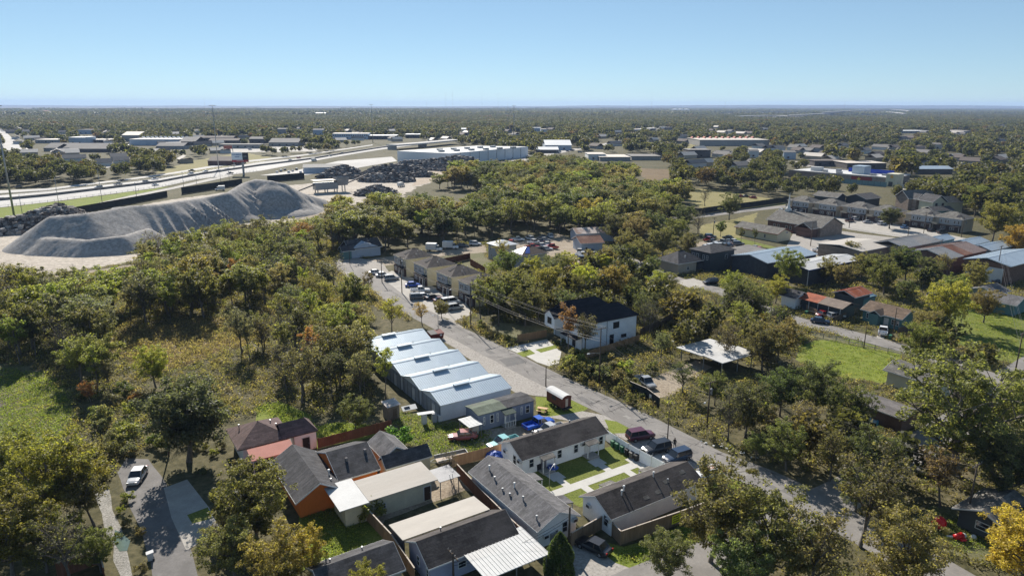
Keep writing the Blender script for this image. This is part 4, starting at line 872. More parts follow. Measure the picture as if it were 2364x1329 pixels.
for i, (x, y, w_, l_) in enumerate(((1130, 812, 1.2, 3), (1262, 874, .9, 2.2), (1352, 925, 1.5, 4), (1448, 962, .8, 1.4), (1580, 1032, 1.1, 5), (1700, 1088, 1.6, 3), (1830, 1140, 1.4, 3.2), (1085, 778, 1, 2), (1780, 1122, .7, 1.5))):
    g = G(x, y); a = R(-57); q_ = [(g.x + l_ * u * math.cos(a) - w_ * v * math.sin(a), g.y + l_ * u * math.sin(a) + w_ * v * math.cos(a)) for u, v in ((-.5, -.5), (.5, -.5), (.5, .5), (-.5, .5))]
    sheet('street_patch', q_, .0265, mat('street_patch_%d' % (i % 2), [(.15, .142, .135), (.26, .245, .225)][i % 2], .92, .15, 1.5, .2), .12, nokeep=True, step=.7)
# ================================================================ GRAVEL AND RUBBLE
def seg_d(p, a, b):
    ab = b - a; t = max(0, min(1, (p - a).dot(ab) / max(1e-6, ab.dot(ab)))); return (p - (a + ab * t)).length, t
from mathutils import noise as mn
def heap(name, label, ridges, m, slope=.7, res=1.2, rough=.3, gully=.0, cat='pile', seed=0, base=0):
    R_ = []
    for rd in ridges: R_.append([(G(x, y, z), z) for (x, y), z in rd])
    al = [q for rd in R_ for q in rd]; mz = max(z for _, z in al)
    x0 = min(p.x for p, _ in al) - mz * 1.6; x1 = max(p.x for p, _ in al) + mz * 1.6; y0 = min(p.y for p, _ in al) - mz * 1.6; y1 = max(p.y for p, _ in al) + mz * 1.6
    nx = int((x1 - x0) / res); ny = int((y1 - y0) / res); vs = []; Hh = {}
    for j in range(ny + 1):
        for i in range(nx + 1):
            p = Vector((x0 + i * res, y0 + j * res)); h = -9
            for k, rd in enumerate(R_):
                acc = 0
                for q in range(max(1, len(rd) - 1)):
                    a, za = rd[q]; b, zb = rd[min(q + 1, len(rd) - 1)]; d, t = seg_d(p, a, b); L = (b - a).length
                    s = acc + t * L; acc += L
                    g = gully * (.5 * mn.noise(Vector((s * .07, k * 7 + seed, .3))) + .9 * (1 - 2.2 * abs(mn.noise(Vector((s * .38 + d * .05, k * 3 + seed, 4))))) - .25)
                    g *= (min(1, max(0, (s - 25) / 40)) if k == 0 else .15); w = za + (zb - za) * t - max(0, d - .8) * (slope + g * min(1, d / 6) * .35)
                    w += .35 * mn.noise(Vector((p.x * .06, p.y * .06, 2 + seed)))
                    h = max(h, w)
            h += rough * (mn.noise(Vector((p.x * .5, p.y * .5, seed))) + .6 * mn.noise(Vector((p.x * 1.3, p.y * 1.3, seed + 3)))) * (1 if h > 0 else 0)
            vs.append((p.x, p.y, h)); Hh[(i, j)] = h
    f = []; W = nx + 1
    for j in range(ny):
        for i in range(nx):
            if max(Hh[(i, j)], Hh[(i + 1, j)], Hh[(i, j + 1)], Hh[(i + 1, j + 1)]) > -.2: f.append((j * W + i, j * W + i + 1, (j + 1) * W + i + 1, (j + 1) * W + i))
    o = MB().add(vs, f).build(name, m, smooth=rough < .5); tag(o, label, cat, None, 'thing')
    me = o.data; import bmesh as bm_
    b = bm_.new(); b.from_mesh(me); bm_.ops.delete(b, geom=[v for v in b.verts if not v.link_faces], context='VERTS'); b.to_mesh(me); b.free()
    for v in range(0, len(vs), 97):
        if vs[v][2] > 0: keep([(vs[v][0] - 8, vs[v][1] - 8), (vs[v][0] + 8, vs[v][1] - 8), (vs[v][0] + 8, vs[v][1] + 8), (vs[v][0] - 8, vs[v][1] + 8)])
    return [v for v in vs if v[2] > .5]
GRAV = ground_mat('crushed_concrete', [(.24, .222, .205), (.29, .27, .25), (.33, .308, .285), (.38, .355, .33)], .06, .9, .5)
RUBB = ground_mat('rubble', [(.11, .098, .09), (.17, .152, .14), (.23, .21, .195), (.31, .285, .26)], .2, 1.2, .9)
DRUB = ground_mat('dark_rubble', [(.04, .034, .03), (.065, .055, .048), (.09, .078, .07), (.14, .125, .11)], .2, 1.2, .9)
heap('gravel_pile', 'long grey crushed stone pile with furrowed slopes in front of the highway', [
    [((118, 500), 11), ((200, 492), 12), ((300, 476), 12), ((390, 469), 11.5), ((470, 456), 11.5), ((527, 445), 12.5), ((563, 422), 15), ((590, 414), 16), ((625, 418), 15.5), ((655, 424), 14), ((700, 447), 8), ((745, 460), 3.5)],
    [((62, 548), 4), ((110, 549), 5), ((200, 553), 5), ((285, 545), 5.5), ((340, 528), 6)], [((265, 479), 9), ((380, 470), 10), ((500, 452), 10.5)]], GRAV, .68, 1.0, .16, 1.1)
rk = heap('rubble_pile', 'dark rubble pile left of the gravel pile', [[((-40, 516), 4), ((0, 510), 5), ((50, 500), 6), ((100, 484), 8), ((135, 473), 9), ((165, 484), 5)]], DRUB, .6, 1.3, .9)
rk += heap('rubble_pile', 'broken concrete pile beside the blue shed', [[((765, 392), 6), ((790, 383), 8), ((815, 388), 7)]], RUBB, .6, 1.6, 1.6, seed=3)
rk += heap('rubble_pile', 'wide broken concrete pile inside the bend of the haul road', [[((860, 388), 6), ((900, 380), 8), ((950, 383), 7), ((975, 392), 5)], [((855, 402), 5), ((930, 402), 5)]], RUBB, .6, 1.6, 1.7, seed=5)
rk += heap('rubble_pile', 'long broken concrete pile in front of the big white warehouse', [[((930, 374), 6), ((1000, 368), 8), ((1050, 361), 11), ((1085, 363), 11), ((1100, 375), 7)]], RUBB, .6, 2.0, 1.9, seed=8)
rk += heap('rubble_pile', 'low dark brown pile beside the crusher', [[((840, 437), 3.5), ((870, 428), 5), ((890, 434), 3.5)]], DRUB, .6, 1.3, .9, seed=11)
def rock(seed):
    r = random.Random(seed); mb = MB(); v = []
    for k in range(8): v.append((r.uniform(.3, .6) * (1 if k & 1 else -1), r.uniform(.3, .6) * (1 if k & 2 else -1), r.uniform(.2, .45) * (1 if k & 4 else -1)))
    return mb.add(v, [(0, 2, 3, 1), (4, 5, 7, 6), (0, 1, 5, 4), (2, 6, 7, 3), (0, 4, 6, 2), (1, 3, 7, 5)]).mesh('rock', [RUBB, DRUB, mat('pale_block', (.32, .30, .28), .9, .2, .5)][seed % 3])
rp = random.Random(4); pk = [rp.choice(rk) for _ in range(11000)]
gn_scatter('rubble', [(p[0] + rp.uniform(-1, 1), p[1] + rp.uniform(-1, 1), p[2] + .1) for p in pk], [rp.choice([.4, .6, .8, 1.0, 1.3, 2.0]) * rp.uniform(.8, 1.2) for _ in pk], [rp.uniform(0, 6) for _ in pk], [rp.randrange(6) for _ in pk], [rock(i) for i in range(6)], 'loose broken concrete blocks lying on the rubble piles', 'rubble')
# ================================================================ BUILDINGS: FOREGROUND
# storage sheds
grp = 'row of five ribbed metal storage sheds'
def shed():
    h = House('storage_shed', 'nearest of the five blue-white ribbed storage sheds, beside the slate blue house', (1016.8, 936), 3, cat='storage shed', group=grp)
    L, W = 14.3, 7.85
    h.walls(0, 0, L, W, 3, 4.15, m=mat('shed_white_wall', (.62, .64, .66), .6, .06, .5, kind='siding'), ins=.12)
    h.gable(0, 0, L, W, 3, 4.15, m=MROOF, ribs=.42, fascia=True)
    e = h.part('end_cladding', MB().box(.06, .25, .0, .115, W - .25, 2.9), mat('shed_grey_wall', (.20, .23, .27), .6, .15, .8, kind='siding'))
    for k in range(5): h.part('cladding_strip', MB().box(.03, .5 + k * 1.6, .05, .058, .56 + k * 1.6, 2.85), TRIMDK, e)
    d = h.part('door', MB().box(.02, 2.2, .05, .055, 3.3, 2.3), mat('pale_grey_door', (.4, .43, .47), .6, .1, 1)); h.part('handle', MB().box(0, 2.3, 1, .018, 2.4, 1.1), METAL, d)
    v = h.part('ridge_vent', MB().box(4.7, W / 2 - .28, 4.05, 7.6, W / 2 + .28, 4.4), MWHITE)
    h.part('vent_cap', MB().slab([(4.6, W / 2 - .5, 4.4), (7.7, W / 2 - .5, 4.4), (7.7, W / 2, 4.52), (4.6, W / 2, 4.52)], .05).slab([(4.6, W / 2 + .001, 4.52), (7.7, W / 2 + .001, 4.52), (7.7, W / 2 + .5, 4.4), (4.6, W / 2 + .5, 4.4)], .05), MROOF, v)
    h.part('flue', MB().tube((9, 5.8, 3.5), (9, 5.8, 4.1), .06, .06, 6), METAL)
    return h
h5 = shed(); dv = Vector((-math.sin(R(33)), math.cos(R(33)))) * 8.05
for k, lb in enumerate(['second nearest of the five blue-white ribbed storage sheds', 'middle one of the five blue-white ribbed storage sheds', 'fourth of the five ribbed storage sheds counted from the slate blue house', 'farthest of the five blue-white ribbed storage sheds, beside the red dumpster']):
    q = h5.o + dv * (k + 1); clone(h5.e, (q.x, q.y), h5.ang, label=lb)
    keep([q, h5.w(14, 0) + dv * (k + 1), h5.w(14, 7.7) + dv * (k + 1), h5.w(0, 7.7) + dv * (k + 1)], 1.5)
# slate blue mobile home
h = House('mobile_home', 'slate blue mobile home with half green, half grey roof beside the storage sheds', (1103.6, 959), 3); L, W = 11.3, 4.5; rc = (0, 0, L, W)
h.walls(*rc, 3, 3.35, m=S_BLUE, ins=.15); 
mb = MB().slab([(0, 0, 3), (5.6, 0, 3), (5.6, W / 2, 3.35), (0, W / 2, 3.35)], .1).slab([(0, W / 2 + .002, 3.35), (5.6, W / 2 + .002, 3.35), (5.6, W, 3), (0, W, 3)], .1)
h.part('roof', mb, mat('mossy_roof', (.12, .14, .105), .95, .3, .8, .3, stain=(.12, .11, .10), stain_amt=.5), label='mossy green left half of the roof')
mb = MB().slab([(5.602, 0, 3), (L, 0, 3), (L, W / 2, 3.35), (5.602, W / 2, 3.35)], .1).slab([(5.602, W / 2 + .002, 3.35), (L, W / 2 + .002, 3.35), (L, W, 3), (5.602, W, 3)], .1)
h.part('roof', mb, SHINGLE_C, label='dark grey right half of the roof')
for u, w_ in ((.9, .35), (2.2, .75), (3.5, .35), (7.0, .35), (8.3, .35), (9.3, .85)): h.window('S', rc, u, .95, w_, 1.5, ins=.15, pane=GLASS if w_ > .5 else S_BLUE)
h.porch(4.4, .15, 2.2, 1.6, 2.6, mat('dark_green_roof', (.06, .08, .065), .9, .2, 1), step=True)
h.door('S', rc, 5.1, ins=.15, m=mat('grey_door', (.3, .33, .38), .6, .1, 1))
rl = MB()
for x in (4.5, 5.0, 5.5, 6.0, 6.5): rl.box(x - .03, -1.4, .22, x + .03, -1.34, 1.1)
rl.box(4.4, -1.42, 1.1, 6.6, -1.32, 1.18); h.part('porch_railing', rl, WHITE)
# duplexes around the courtyard
def duplex_common(h, L, W, ze, zr, roofm, wallm, winS=(), winW=(), acW=(), acS=(), porches=(), vents=()):
    rc = (0, 0, L, W); h.walls(*rc, ze, zr, m=wallm, ins=.4); h.gable(0, 0, L, W, ze, zr, m=roofm)
    for u in winS: h.window('S', rc, u, .95, .85, 1.45, ins=.4)
    for u in winW: h.window('W', rc, u, .95, .85, 1.45, ins=.4)
    for u in acW: h.ac('W', rc, u, 1.9, ins=.4)
    for u in acS: h.ac('S', rc, u, 1.9, ins=.4)
    for x in porches:
        h.porch(x, .4, 2.3, 1.5, 2.45, SHINGLE_T); h.door('S', rc, x + .6 - .4, ins=.4, m=mat('grey_panel_door', (.16, .16, .18), .5, .1, 1) if porches.index(x) == 0 else WHITE)
    for x, y, hh in vents: h.vent(x, y, ze + (zr - ze) * (1 - abs(y - W / 2) / (W / 2)), hh, .09, white=hh > .5)
h = House('duplex_house', 'white courtyard duplex with dark brown roof and two small porches, nearest the mobile home', (1205, 1063.8), 2.7)
duplex_common(h, 16.3, 6.6, 2.7, 4.3, SHINGLE_D, S_WHITE, winS=(1.1, 6.2, 9.3, 14.2), winW=(3.3,), acW=(1.5, 5.2), acS=(10.9,), porches=(3.0, 11.3), vents=((5, 4.6, .35), (5.8, 4.3, .3), (12, 4.5, .3)))
h = House('duplex_house', 'white duplex with pale grey shingle roof at the left end of the courtyard', (1240.6, 1228), 2.7)
W2, L2 = 16.8, 6.6
rc = (0, 0, L2, W2); h.walls(*rc, 2.7, 4.3, 'y', m=S_WHITE, ins=.4); h.gable(0, 0, L2, W2, 2.7, 4.3, 'y', m=SHINGLE_G)
h.window('S', rc, 3.6, .95, .85, 1.45, ins=.4); h.ac('S', rc, 1.0, 1.3, ins=.4); h.ac('S', rc, 5.4, 2.0, ins=.4); h.window('S', rc, 2.5, 1.0, .5, .7, ins=.4)
h.part('electric_panel', MB().box(2.2, .1, .5, 3.1, .398, 1.5), METAL)
for x, y, hh in ((1.9, 14.2, .6), (1.4, 12.0, .35), (2.2, 8.4, .6), (1.0, 9.4, .25), (1.1, 7.8, .25), (1.7, 5.6, .45), (1.0, 1.6, .45)): h.vent(x, y, 2.7 + 1.6 * x / 3.3, hh, .09, white=hh > .5)
for y in (3.2, 10.0): h.flat([(6.2, y, 2.7), (8.0, y, 2.35), (8.0, y + 2.2, 2.35), (6.2, y + 2.2, 2.7)], 0, SHINGLE_G, .1, name='porch_roof'); h.part('post', MB().box(7.8, y + .1, 0, 7.92, y + .22, 2.2).box(7.8, y + 1.98, 0, 7.92, y + 2.1, 2.2), WHITE)
h = House('duplex_house', 'white duplex with weathered dark roof, behind the wooden fence with the yellow sign', (1411, 1199), 2.7)
duplex_common(h, 16.6, 6.4, 2.7, 4.3, SHINGLE_D, S_WHITE, winS=(), winW=(4.2,), acW=(1.4, 5.2), vents=((3.6, 2.2, .6), (4.3, 2.6, .6), (9.8, 2.9, .6), (11.2, 1.6, .4)))
rf = [c for c in h.e.children if c.name.startswith('roof')][0]
for x, y in ((6.2, .6), (8.4, .7), (10.6, 1.5), (14.0, 1.9)): h.part('roof_patch', MB().slab([(x, y, 2.7 + y * .5 + .02), (x + .9, y, 2.7 + y * .5 + .02), (x + .9, y + .5, 2.7 + (y + .5) * .5 + .02), (x, y + .5, 2.7 + (y + .5) * .5 + .02)], .015), SHINGLE_T, rf)
for x in (4.4, 11.6): h.flat([(x, 6.0, 2.6), (x + 2.2, 6.0, 2.6), (x + 2.2, 7.7, 2.3), (x, 7.7, 2.3)], 0, SHINGLE_T, .1, name='porch_roof'); h.part('post', MB().box(x + .1, 7.5, 0, x + .22, 7.62, 2.15).box(x + 2, 7.5, 0, x + 2.12, 7.62, 2.15), WHITE)
# bottom row
h = House('bungalow', 'pale lilac bungalow with near-black roof and a cream patio roof along its back', (989, 1314), 2.7)
L, W = 12.0, 6.2; rc = (0, 0, L, W); h.walls(*rc, 2.7, 4.4, m=mat('lilac_siding', (.34, .35, .44), .7, .08, .5, kind='siding'), ins=.35); h.gable(0, 0, L, W, 2.7, 4.4, m=SHINGLE_D)
h.flat([(-.3, W - .1, 2.95), (L - .4, W - .1, 2.95), (L - .4, W + 4.0, 2.7), (-.3, W + 4.0, 2.7)], 0, MCREAM, .1, label='plain cream patio roof', ribs=None, name='patio_roof')
h.part('patio_wall', MB().box(-.1, W + .1, 0, .02, W + 3.9, 2.55), mat('dark_board_wall', (.10, .095, .10), .9, .2, 1))
for y in (W + 3.8,):
    for x in (0, 4, 8, 11.4): h.part('post', MB().box(x, y, 0, x + .12, y + .12, 2.58), TRIMDK)
h.window('W', rc, 2.2, 1, .7, 1.35, ins=.35); h.window('W', rc, 4.6, .9, .6, 1.2, ins=.35); h.window('S', rc, 3.5, 1, 1.1, .9); h.ac('W', rc, 4.9, .5)
h.vent(3.7, 4.2, 3.8, .35)
h = House('carport', 'white ribbed metal carport roof at the bottom edge, left of the cone-shaped evergreen', (1123, 1338), 2.6, cat='carport')
h.flat([(0, 0, 2.6), (8.4, 0, 2.6), (8.4, 6.0, 2.75), (0, 6.0, 2.75)], 0, MWHITE, .1, ribs=.45); h.keep(0, 0, 8.4, 6)
for x in (.2, 4, 8.1):
    for y in (.2, 5.7): h.part('post', MB().box(x, y, 0, x + .1, y + .1, 2.5), METAL)
h = House('bungalow', 'dark shingled bungalow at the bottom edge behind yellow foliage', (747, 1385), 2.7)
L, W = 9.2, 6.4; rc = (0, 0, L, W); h.walls(*rc, 2.7, 4.3, m=S_TAN); h.gable(0, 0, L, W, 2.7, 4.3, m=SHINGLE_C)
h.vent(1.8, 4.4, 3.7, .35); h.vent(2.2, 4.3, 3.7, .3); h.vent(6, 4.6, 3.6, .3)
h = House('cottage', 'cream stuccoed cottage under a flat pale roof with a bright white left end', (884.9, 1143), 3.2)
h.walls(-5.5, 0, 7.6, 5.3, 2.95, m=STUCCO, ins=.5, name='wall')
h.flat([(-5.9, -.2, 3.0), (-2.0, -.2, 3.0), (-2.0, 6.2, 3.3), (-5.9, 6.2, 3.3)], 0, MWHITE, .1, label='bright white sheet roof at the left end', name='roof')
h.flat([(-1.998, 0, 3.05), (7.9, 0, 3.05), (7.9, 5.3, 3.3), (-1.998, 5.3, 3.3)], 0, MCREAM, .12, label='weathered off-white main roof', name='roof')
h.door('S', (-5.5, 0, 7.6, 5.3), 11.0, ins=.5, m=mat('dark_brown_door', (.05, .03, .02), .6, .2, 1)); h.window('S', (-5.5, 0, 7.6, 5.3), 5.0, 1, .5, .8, ins=.5)
h.flat([(8.0, -.3, 2.7), (11.2, -.3, 2.7), (11.2, 3.2, 2.8), (8.0, 3.2, 2.8)], 0, mat('clear_grey_sheet', (.18, .18, .19), .5, .2, 1), .06, name='patio_roof')
for x in (8.2, 11): h.part('post', MB().box(x, 0, 0, x + .1, .1, 2.6), METAL)
h.part('ladder', MB().tube((10.0, -.4, 0), (9.7, .1, 3.2), .035).tube((10.4, -.4, 0), (10.1, .1, 3.2), .035).box(10.0, -.36, .4, 10.38, -.32, .44).box(9.93, -.25, 1.0, 10.3, -.21, 1.04).box(9.86, -.15, 1.7, 10.24, -.11, 1.74).box(9.8, -.05, 2.4, 10.15, -.01, 2.44), METAL)
# orange house
h = House('orange_house', 'orange stucco house with dark grey cross-gabled roof', (788, 1108), 2.7)
h.walls(-.6, 0, 5.6, 9.6, 2.7, 4.8, m=ORANGE, ins=.3, name='wall'); h.gable(-.4, 0, 5.7, 9.8, 2.7, 4.8, m=SHINGLE_C, label='charcoal main roof slope')
h.walls(-6.6, -2.0, -.65, 9.9, 2.7, 4.6, 'y', m=ORANGE, ins=.35, name='wing_wall'); h.gable(-6.9, -2.4, -.3, 10.2, 2.7, 4.65, 'y', m=SHINGLE_C, name='wing_roof')
for x, y, z_ in ((1.6, 2.6, 3.8), (4.6, 3.2, 4.0)):
    o = h.part('roof_vent', MB().box(x, y, z_, x + .35, y + .35, z_ + .5), SHINGLE_G)
h.vent(-1.2, 1.4, 3.0, .9, .1, white=True); h.vent(-1.6, -.6, 3.4, .25)
h = House('annex', 'yellow-walled annex under a grey gabled roof behind the cream cottage', (890, 1082), 2.8, cat='annex')
h.walls(0, 0, 7.2, 2.9, 2.8, 4.0, m=STUCCO, ins=.2); h.gable(0, -.1, 7.2, 3.0, 2.8, 4.15, m=SHINGLE_C)
h = House('annex', 'small grey-roofed annex behind the banana plant', (893, 1062), 3, cat='annex')
h.walls(-.2, .8, 3.8, 6.4, 3, 4.2, 'y', m=STUCCO, ins=.3); h.gable(-.4, .6, 4.0, 6.7, 3, 4.4, 'y', m=SHINGLE_G)
# mauve-roofed house
h = House('house', 'white house with brownish mauve hip roof beside the bright green weeds', (674, 1006), 3)
h.walls(-7.6, 0, 0, 7.6, 3, m=S_WHITE, ins=.4); h.hip(-8.0, -.2, .0, 8.0, 3, 5.0, m=SHINGLE_M, trim=mat('brown_trim', (.12, .09, .08), .8, .1, 1), axis='y')
h.walls(.02, -.3, 4.0, 4.4, 3, m=S_WHITE, ins=.3, name='wing_wall')
mb = MB(); mb.slab([(-1.5, -.3, 3.012), (4.0, -.3, 3.012), (2.6, 2.0, 4.612), (-1.5, 2.0, 4.612)], .12).slab([(4.0, 4.6, 3.01), (-1.5, 4.6, 3.01), (-1.5, 2.002, 4.61), (2.6, 2.002, 4.61)], .12).slab([(4.004, -.3, 3.01), (4.004, 4.6, 3.01), (2.604, 2.3, 4.6), (2.604, 2.0, 4.6)], .12)
h.part('wing_roof', mb, SHINGLE_M); h.door('S', (.02, -.3, 4.0, 4.4), 1.2, ins=.3, m=mat('black_door', (.02, .02, .02), .6, .1, 1), w=1.1); h.vent(-2, 4.5, 4.0, .3); h.vent(-1.4, 3.6, 3.6, .3); h.vent(-6.5, 5.4, 4.0, .3)
h.flat([(-6.8, -3.4, 2.3), (-.5, -3.4, 2.3), (-.5, -.6, 2.9), (-6.8, -.6, 2.9)], 0, mat('salmon_roof', (.42, .17, .13), .8, .1, .5, .1), .1, label='salmon pink lean-to roof', name='lean_to_roof')
for x in (-6.6, -.8): h.part('post', MB().box(x, -3.2, 0, x + .12, -3.08, 2.2), WHITE)
# shed in weeds, caravan, carport
h = House('garden_shed', 'narrow weathered wooden shed with a blotchy white roof in the weeds', (894, 940), 2.6, cat='shed'); h.walls(0, 0, 2.4, 2.6, 2.5, m=PLY, ins=.15)
h.flat([(0, 0, 2.5), (2.5, 0, 2.6), (2.5, 2.8, 2.75), (0, 2.8, 2.65)], 0, mat('blotched_roof', (.52, .46, .42), .8, .15, .8, stain=(.2, .17, .15), stain_amt=.8), .08); h.door('S', (0, 0, 2.4, 2.6), .8, w=.8, h=1.9, ins=.15, m=FENCED, frame=PLY)
g = G(1297, 950); t = House('food_trailer', 'dark red-brown trailer with curved white roof on the grass by the street', (1297, 951), 0, cat='trailer')
DRED = mat('dark_red_boards', (.13, .045, .03), .8, .2, 1, stretch=(1, 4, 1))
t.part('body', MB().box(0, 0, .75, 2.0, 4.6, 2.55), DRED)
ar = [(-.12, 2.5), (.1, 2.75), (.5, 2.95), (1.0, 3.03), (1.5, 2.95), (1.9, 2.75), (2.12, 2.5)]
ro = t.part('roof', MB().add([(x, -.15, z) for x, z in ar] + [(x, 4.9, z) for x, z in ar], [(i, i + 1, 8 + i, 7 + i) for i in range(6)]), MWHITE)
t.part('end_panel', MB().add([(x, .0, z - .02) for x, z in ar[0:7]] + [(1.0, .0, 2.5)], [(0, 1, 2, 3, 4, 5, 6)]), DRED, ro)
t.part('door', MB().box(.75, -.04, .8, 1.3, -.004, 2.3), mat('pale_door', (.5, .42, .34), .7, .1, 1))
t.part('window', MB().box(-.03, 1.8, 1.5, -.003, 3.0, 2.2), TRIMDK)
for y in (1.7, 2.6):
    for x in (-.05, 1.85): w_, r_ = wheelmesh(.36); o = put('wheel', w_, t.e, (x + .1, y, .36), R(90)); put('rim', r_, o, (0, 0, 0))
t.part('chassis', MB().box(.1, -.5, .5, 1.9, 4.7, .74), TRIMDK); t.part('tow_bar', MB().tube((.6, 4.6, .55), (1.0, 6.0, .45), .05).tube((1.4, 4.6, .55), (1.0, 6.0, .45), .05), TRIMDK)
h = House('carport', 'large flat white carport roof over the gravel court between trees', (1668, 838), 3, cat='carport')
h.flat([(0, 0, 3), (10.6, 0, 3.0), (10.6, 5, 3.06), (0, 5, 3.06)], 0, mat('white_membrane', (.50, .495, .485), .9, .08, .4, spec=.1, stain=(.38, .37, .355), stain_amt=.6), .15); h.flat([(-.4, 5.002, 3.06), (10.0, 5.002, 3.06), (9.5, 11.6, 3), (-.8, 11.6, 3)], 0, mat('white_membrane', (.7, .7, .7)), .15); h.keep(0, 0, 10, 11)
for x in (.3, 5, 9.3):
    for y in (.3, 5, 11): h.part('post', MB().box(x, y, 0, x + .15, y + .15, 2.85), METAL)
h.part('wall', MB().box(7, 7, 0, 9.3, 10.9, 2.8), mat('dark_board_wall', (.1, .09, .1)))
# two-storey white house
h = House('large_white_house', 'new white two-storey house with black double-gabled roof and garage', (1344, 750), 6, ang=31)
BT = TRIMDK; L = 16.0
h.walls(0, 0, L, 6.6, 6.0, 8.4, m=S_WHITE, ins=.3, ends='W'); h.walls(1.2, 6.62, 14.5, 13.2, 6.0, 8.3, m=S_WHITE, ins=.28, name='rear_wall', ends='W')
h.hip(-.1, -.1, L + .1, 6.8, 6.0, 8.6, m=SHINGLE_K, trim=BT, gable_end=('W',)); h.hip(.9, 6.81, 14.8, 13.5, 6.0, 8.5, m=SHINGLE_K, trim=BT, gable_end=('W',))
h.walls(-1.5, 8.4, 1.5, 12.6, 5.6, 7.2, m=S_WHITE, ins=.1, z0=2.9, name='bay_wall'); h.gable(-1.7, 8.2, 1.8, 12.8, 5.6, 7.3, m=SHINGLE_K, trim=BT, name='bay_roof')
h.part('bay_trim', MB().box(-1.45, 8.44, 2.8, 1.4, 12.56, 2.898), BT)
h.window('W', (-1.5, 8.4, 1.5, 12.6), 1.2, 3.7, 1.6, 1.5, ins=.1, frame=BT, grid=(2, 2))
h.door('W', (1.2, 6.62, 14.5, 13.2), .9, 4.6, 2.3, ins=.28, m=WHITE, z=.05, name='garage_door', ribs=4, frame=BT)
h.window('S', (0, 0, L, 6.6), 8.6, 3.6, 1.7, 1.5, frame=BT, grid=(2, 2), ins=.3); h.window('S', (0, 0, L, 6.6), 11.0, 1.1, 1.5, .8, frame=BT, grid=(2, 1), ins=.3); h.door('S', (0, 0, L, 6.6), 7.8, ins=.3, frame=BT, m=GLASS)
h.window('W', (0, 0, L, 6.6), 1.4, 3.7, 1.5, 1.5, frame=BT, grid=(2, 2), ins=.3); h.door('W', (0, 0, L, 6.6), 2.6, 1.0, 2.1, ins=.3, m=TRIMDK, frame=BT)
for x in (.27, 7.1, L - .34): h.part('corner_trim', MB().box(x, .24, .05, x + .08, .297, 5.85), BT)
h.flat([(-1.4, .3, 2.7), (.29, .3, 2.9), (.29, 6.2, 2.9), (-1.4, 6.2, 2.7)], 0, SHINGLE_K, .12, name='porch_roof')
for y in (.4, 6.0): h.part('post', MB().box(-1.3, y, 0, -1.18, y + .12, 2.6), WHITE)
# ================================================================ BUILDINGS: MIDDLE DISTANCE
def townhouse():
    h = House('townhouse', 'farthest of the four cream townhouses by the parked cars, nearest the field of weeds', (936, 599.4), 5.6, cat='townhouse', group='row of two-storey townhouses above the parked cars')
    h.walls(0, 0, 10.2, 9.4, 5.6, m=S_CREAM, ins=.35); h.hip(0, 0, 10.4, 9.6, 5.6, 7.8, m=mat('townhouse_shingle', (.085, .072, .065), .95, .3, .7, .5, kind='shingle', stain=(.12, .11, .10), stain_amt=.4), axis='x', inset=4.6, trim=S_CREAM)
    rc = (0, 0, 10.2, 9.4)
    h.part('upper_cladding', MB().box(.1, 2.4, 2.9, .345, 9.0, 5.35), S_GREY); h.part('brick_base', MB().box(-.1, .5, 0, .345, 9.0, 2.6), mat('dark_brick', (.09, .062, .056), .9, .25, 1, kind='brick'))
    r2 = (-.25, 0, 10.2, 9.4)
    for u in (.8, 1.75, 3.4, 4.35): h.window('W', r2, u, 3.5, .8, 1.35)
    h.window('W', rc, 7.4, 3.5, .7, 1.3, ins=.34)
    r3 = (-.45, .15, 10, 9.35)
    for u in (.8, 1.8, 4.0): h.window('W', r3, u, .9, .75, 1.3)
    h.door('W', r3, 6.6, m=TRIMDK)
    pr = h.part('porch_roof', MB().slab([(-1.3, .4, 2.55), (.36, .4, 3.2), (.36, 3.0, 3.2), (-1.3, 3.0, 2.55)], .12), SHINGLE_K); h.part('post', MB().box(-1.2, .5, 0, -1.06, .64, 2.5).box(-1.2, 2.8, 0, -1.06, 2.94, 2.5), WHITE)
    h.part('dormer', MB().slab([(1.6, 3.6, 6.5), (3.4, 3.6, 7.3), (3.4, 4.6, 7.3), (1.6, 4.6, 6.5)], .2), SHINGLE_K)
    h.vent(5.5, 2.6, 6.8, .3); h.vent(7, 3, 6.9, .3); h.vent(4.4, 1.6, 6.3, .3)
    return h
th = townhouse()
for (px, lb) in (((985, 619.2), 'second of the cream townhouses, above the white pickup'), ((1041, 640.5), 'third of the cream townhouses, behind the dark porch roof'), ((1096, 663), 'nearest cream townhouse, half hidden by trees behind the tall pole')):
    q = G(*px, 5.6); clone(th.e, (q.x, q.y), R(33), label=lb); keep([(q.x - 3, q.y - 3), (q.x + 9, q.y + 3), (q.x + 5, q.y + 13), (q.x - 7, q.y + 8)], 1)
h = House('cottage', 'light blue and grey gabled cottage at the end of the lane above the storage sheds', (806, 577), 3.2)
h.walls(0, 0, 12, 9, 3.2, 5.6, 'y', m=S_SKY); h.gable(0, 0, 12.4, 9.4, 3.2, 5.8, 'x', m=SHINGLE_C); rc = (0, 0, 12, 9)
h.window('W', rc, 5, 1, 1.2, 1.3); h.walls(-2.5, -.2, 1, 3.6, 3.0, 4.4, m=S_TEAL, ins=.2, name='gable_bay'); h.gable(-2.8, -.5, 2.0, 3.9, 3.0, 4.6, m=SHINGLE_C, name='bay_roof'); h.window('W', (-2.5, -.2, 1, 3.6), 1.3, 1, 1, 1.3, ins=.2)
h = House('house', 'white two-storey house with a bare white roof behind a leafy tree', (1150, 606), 0)
h.walls(0, 0, 8, 7.4, 5.6, m=S_GREY); h.hip(-.1, -.1, 8.3, 7.7, 5.6, 7.0, m=mat('white_roof_wrap', (.62, .63, .64), .7, .12, 1, stain=(.3, .3, .3), stain_amt=.4)); 
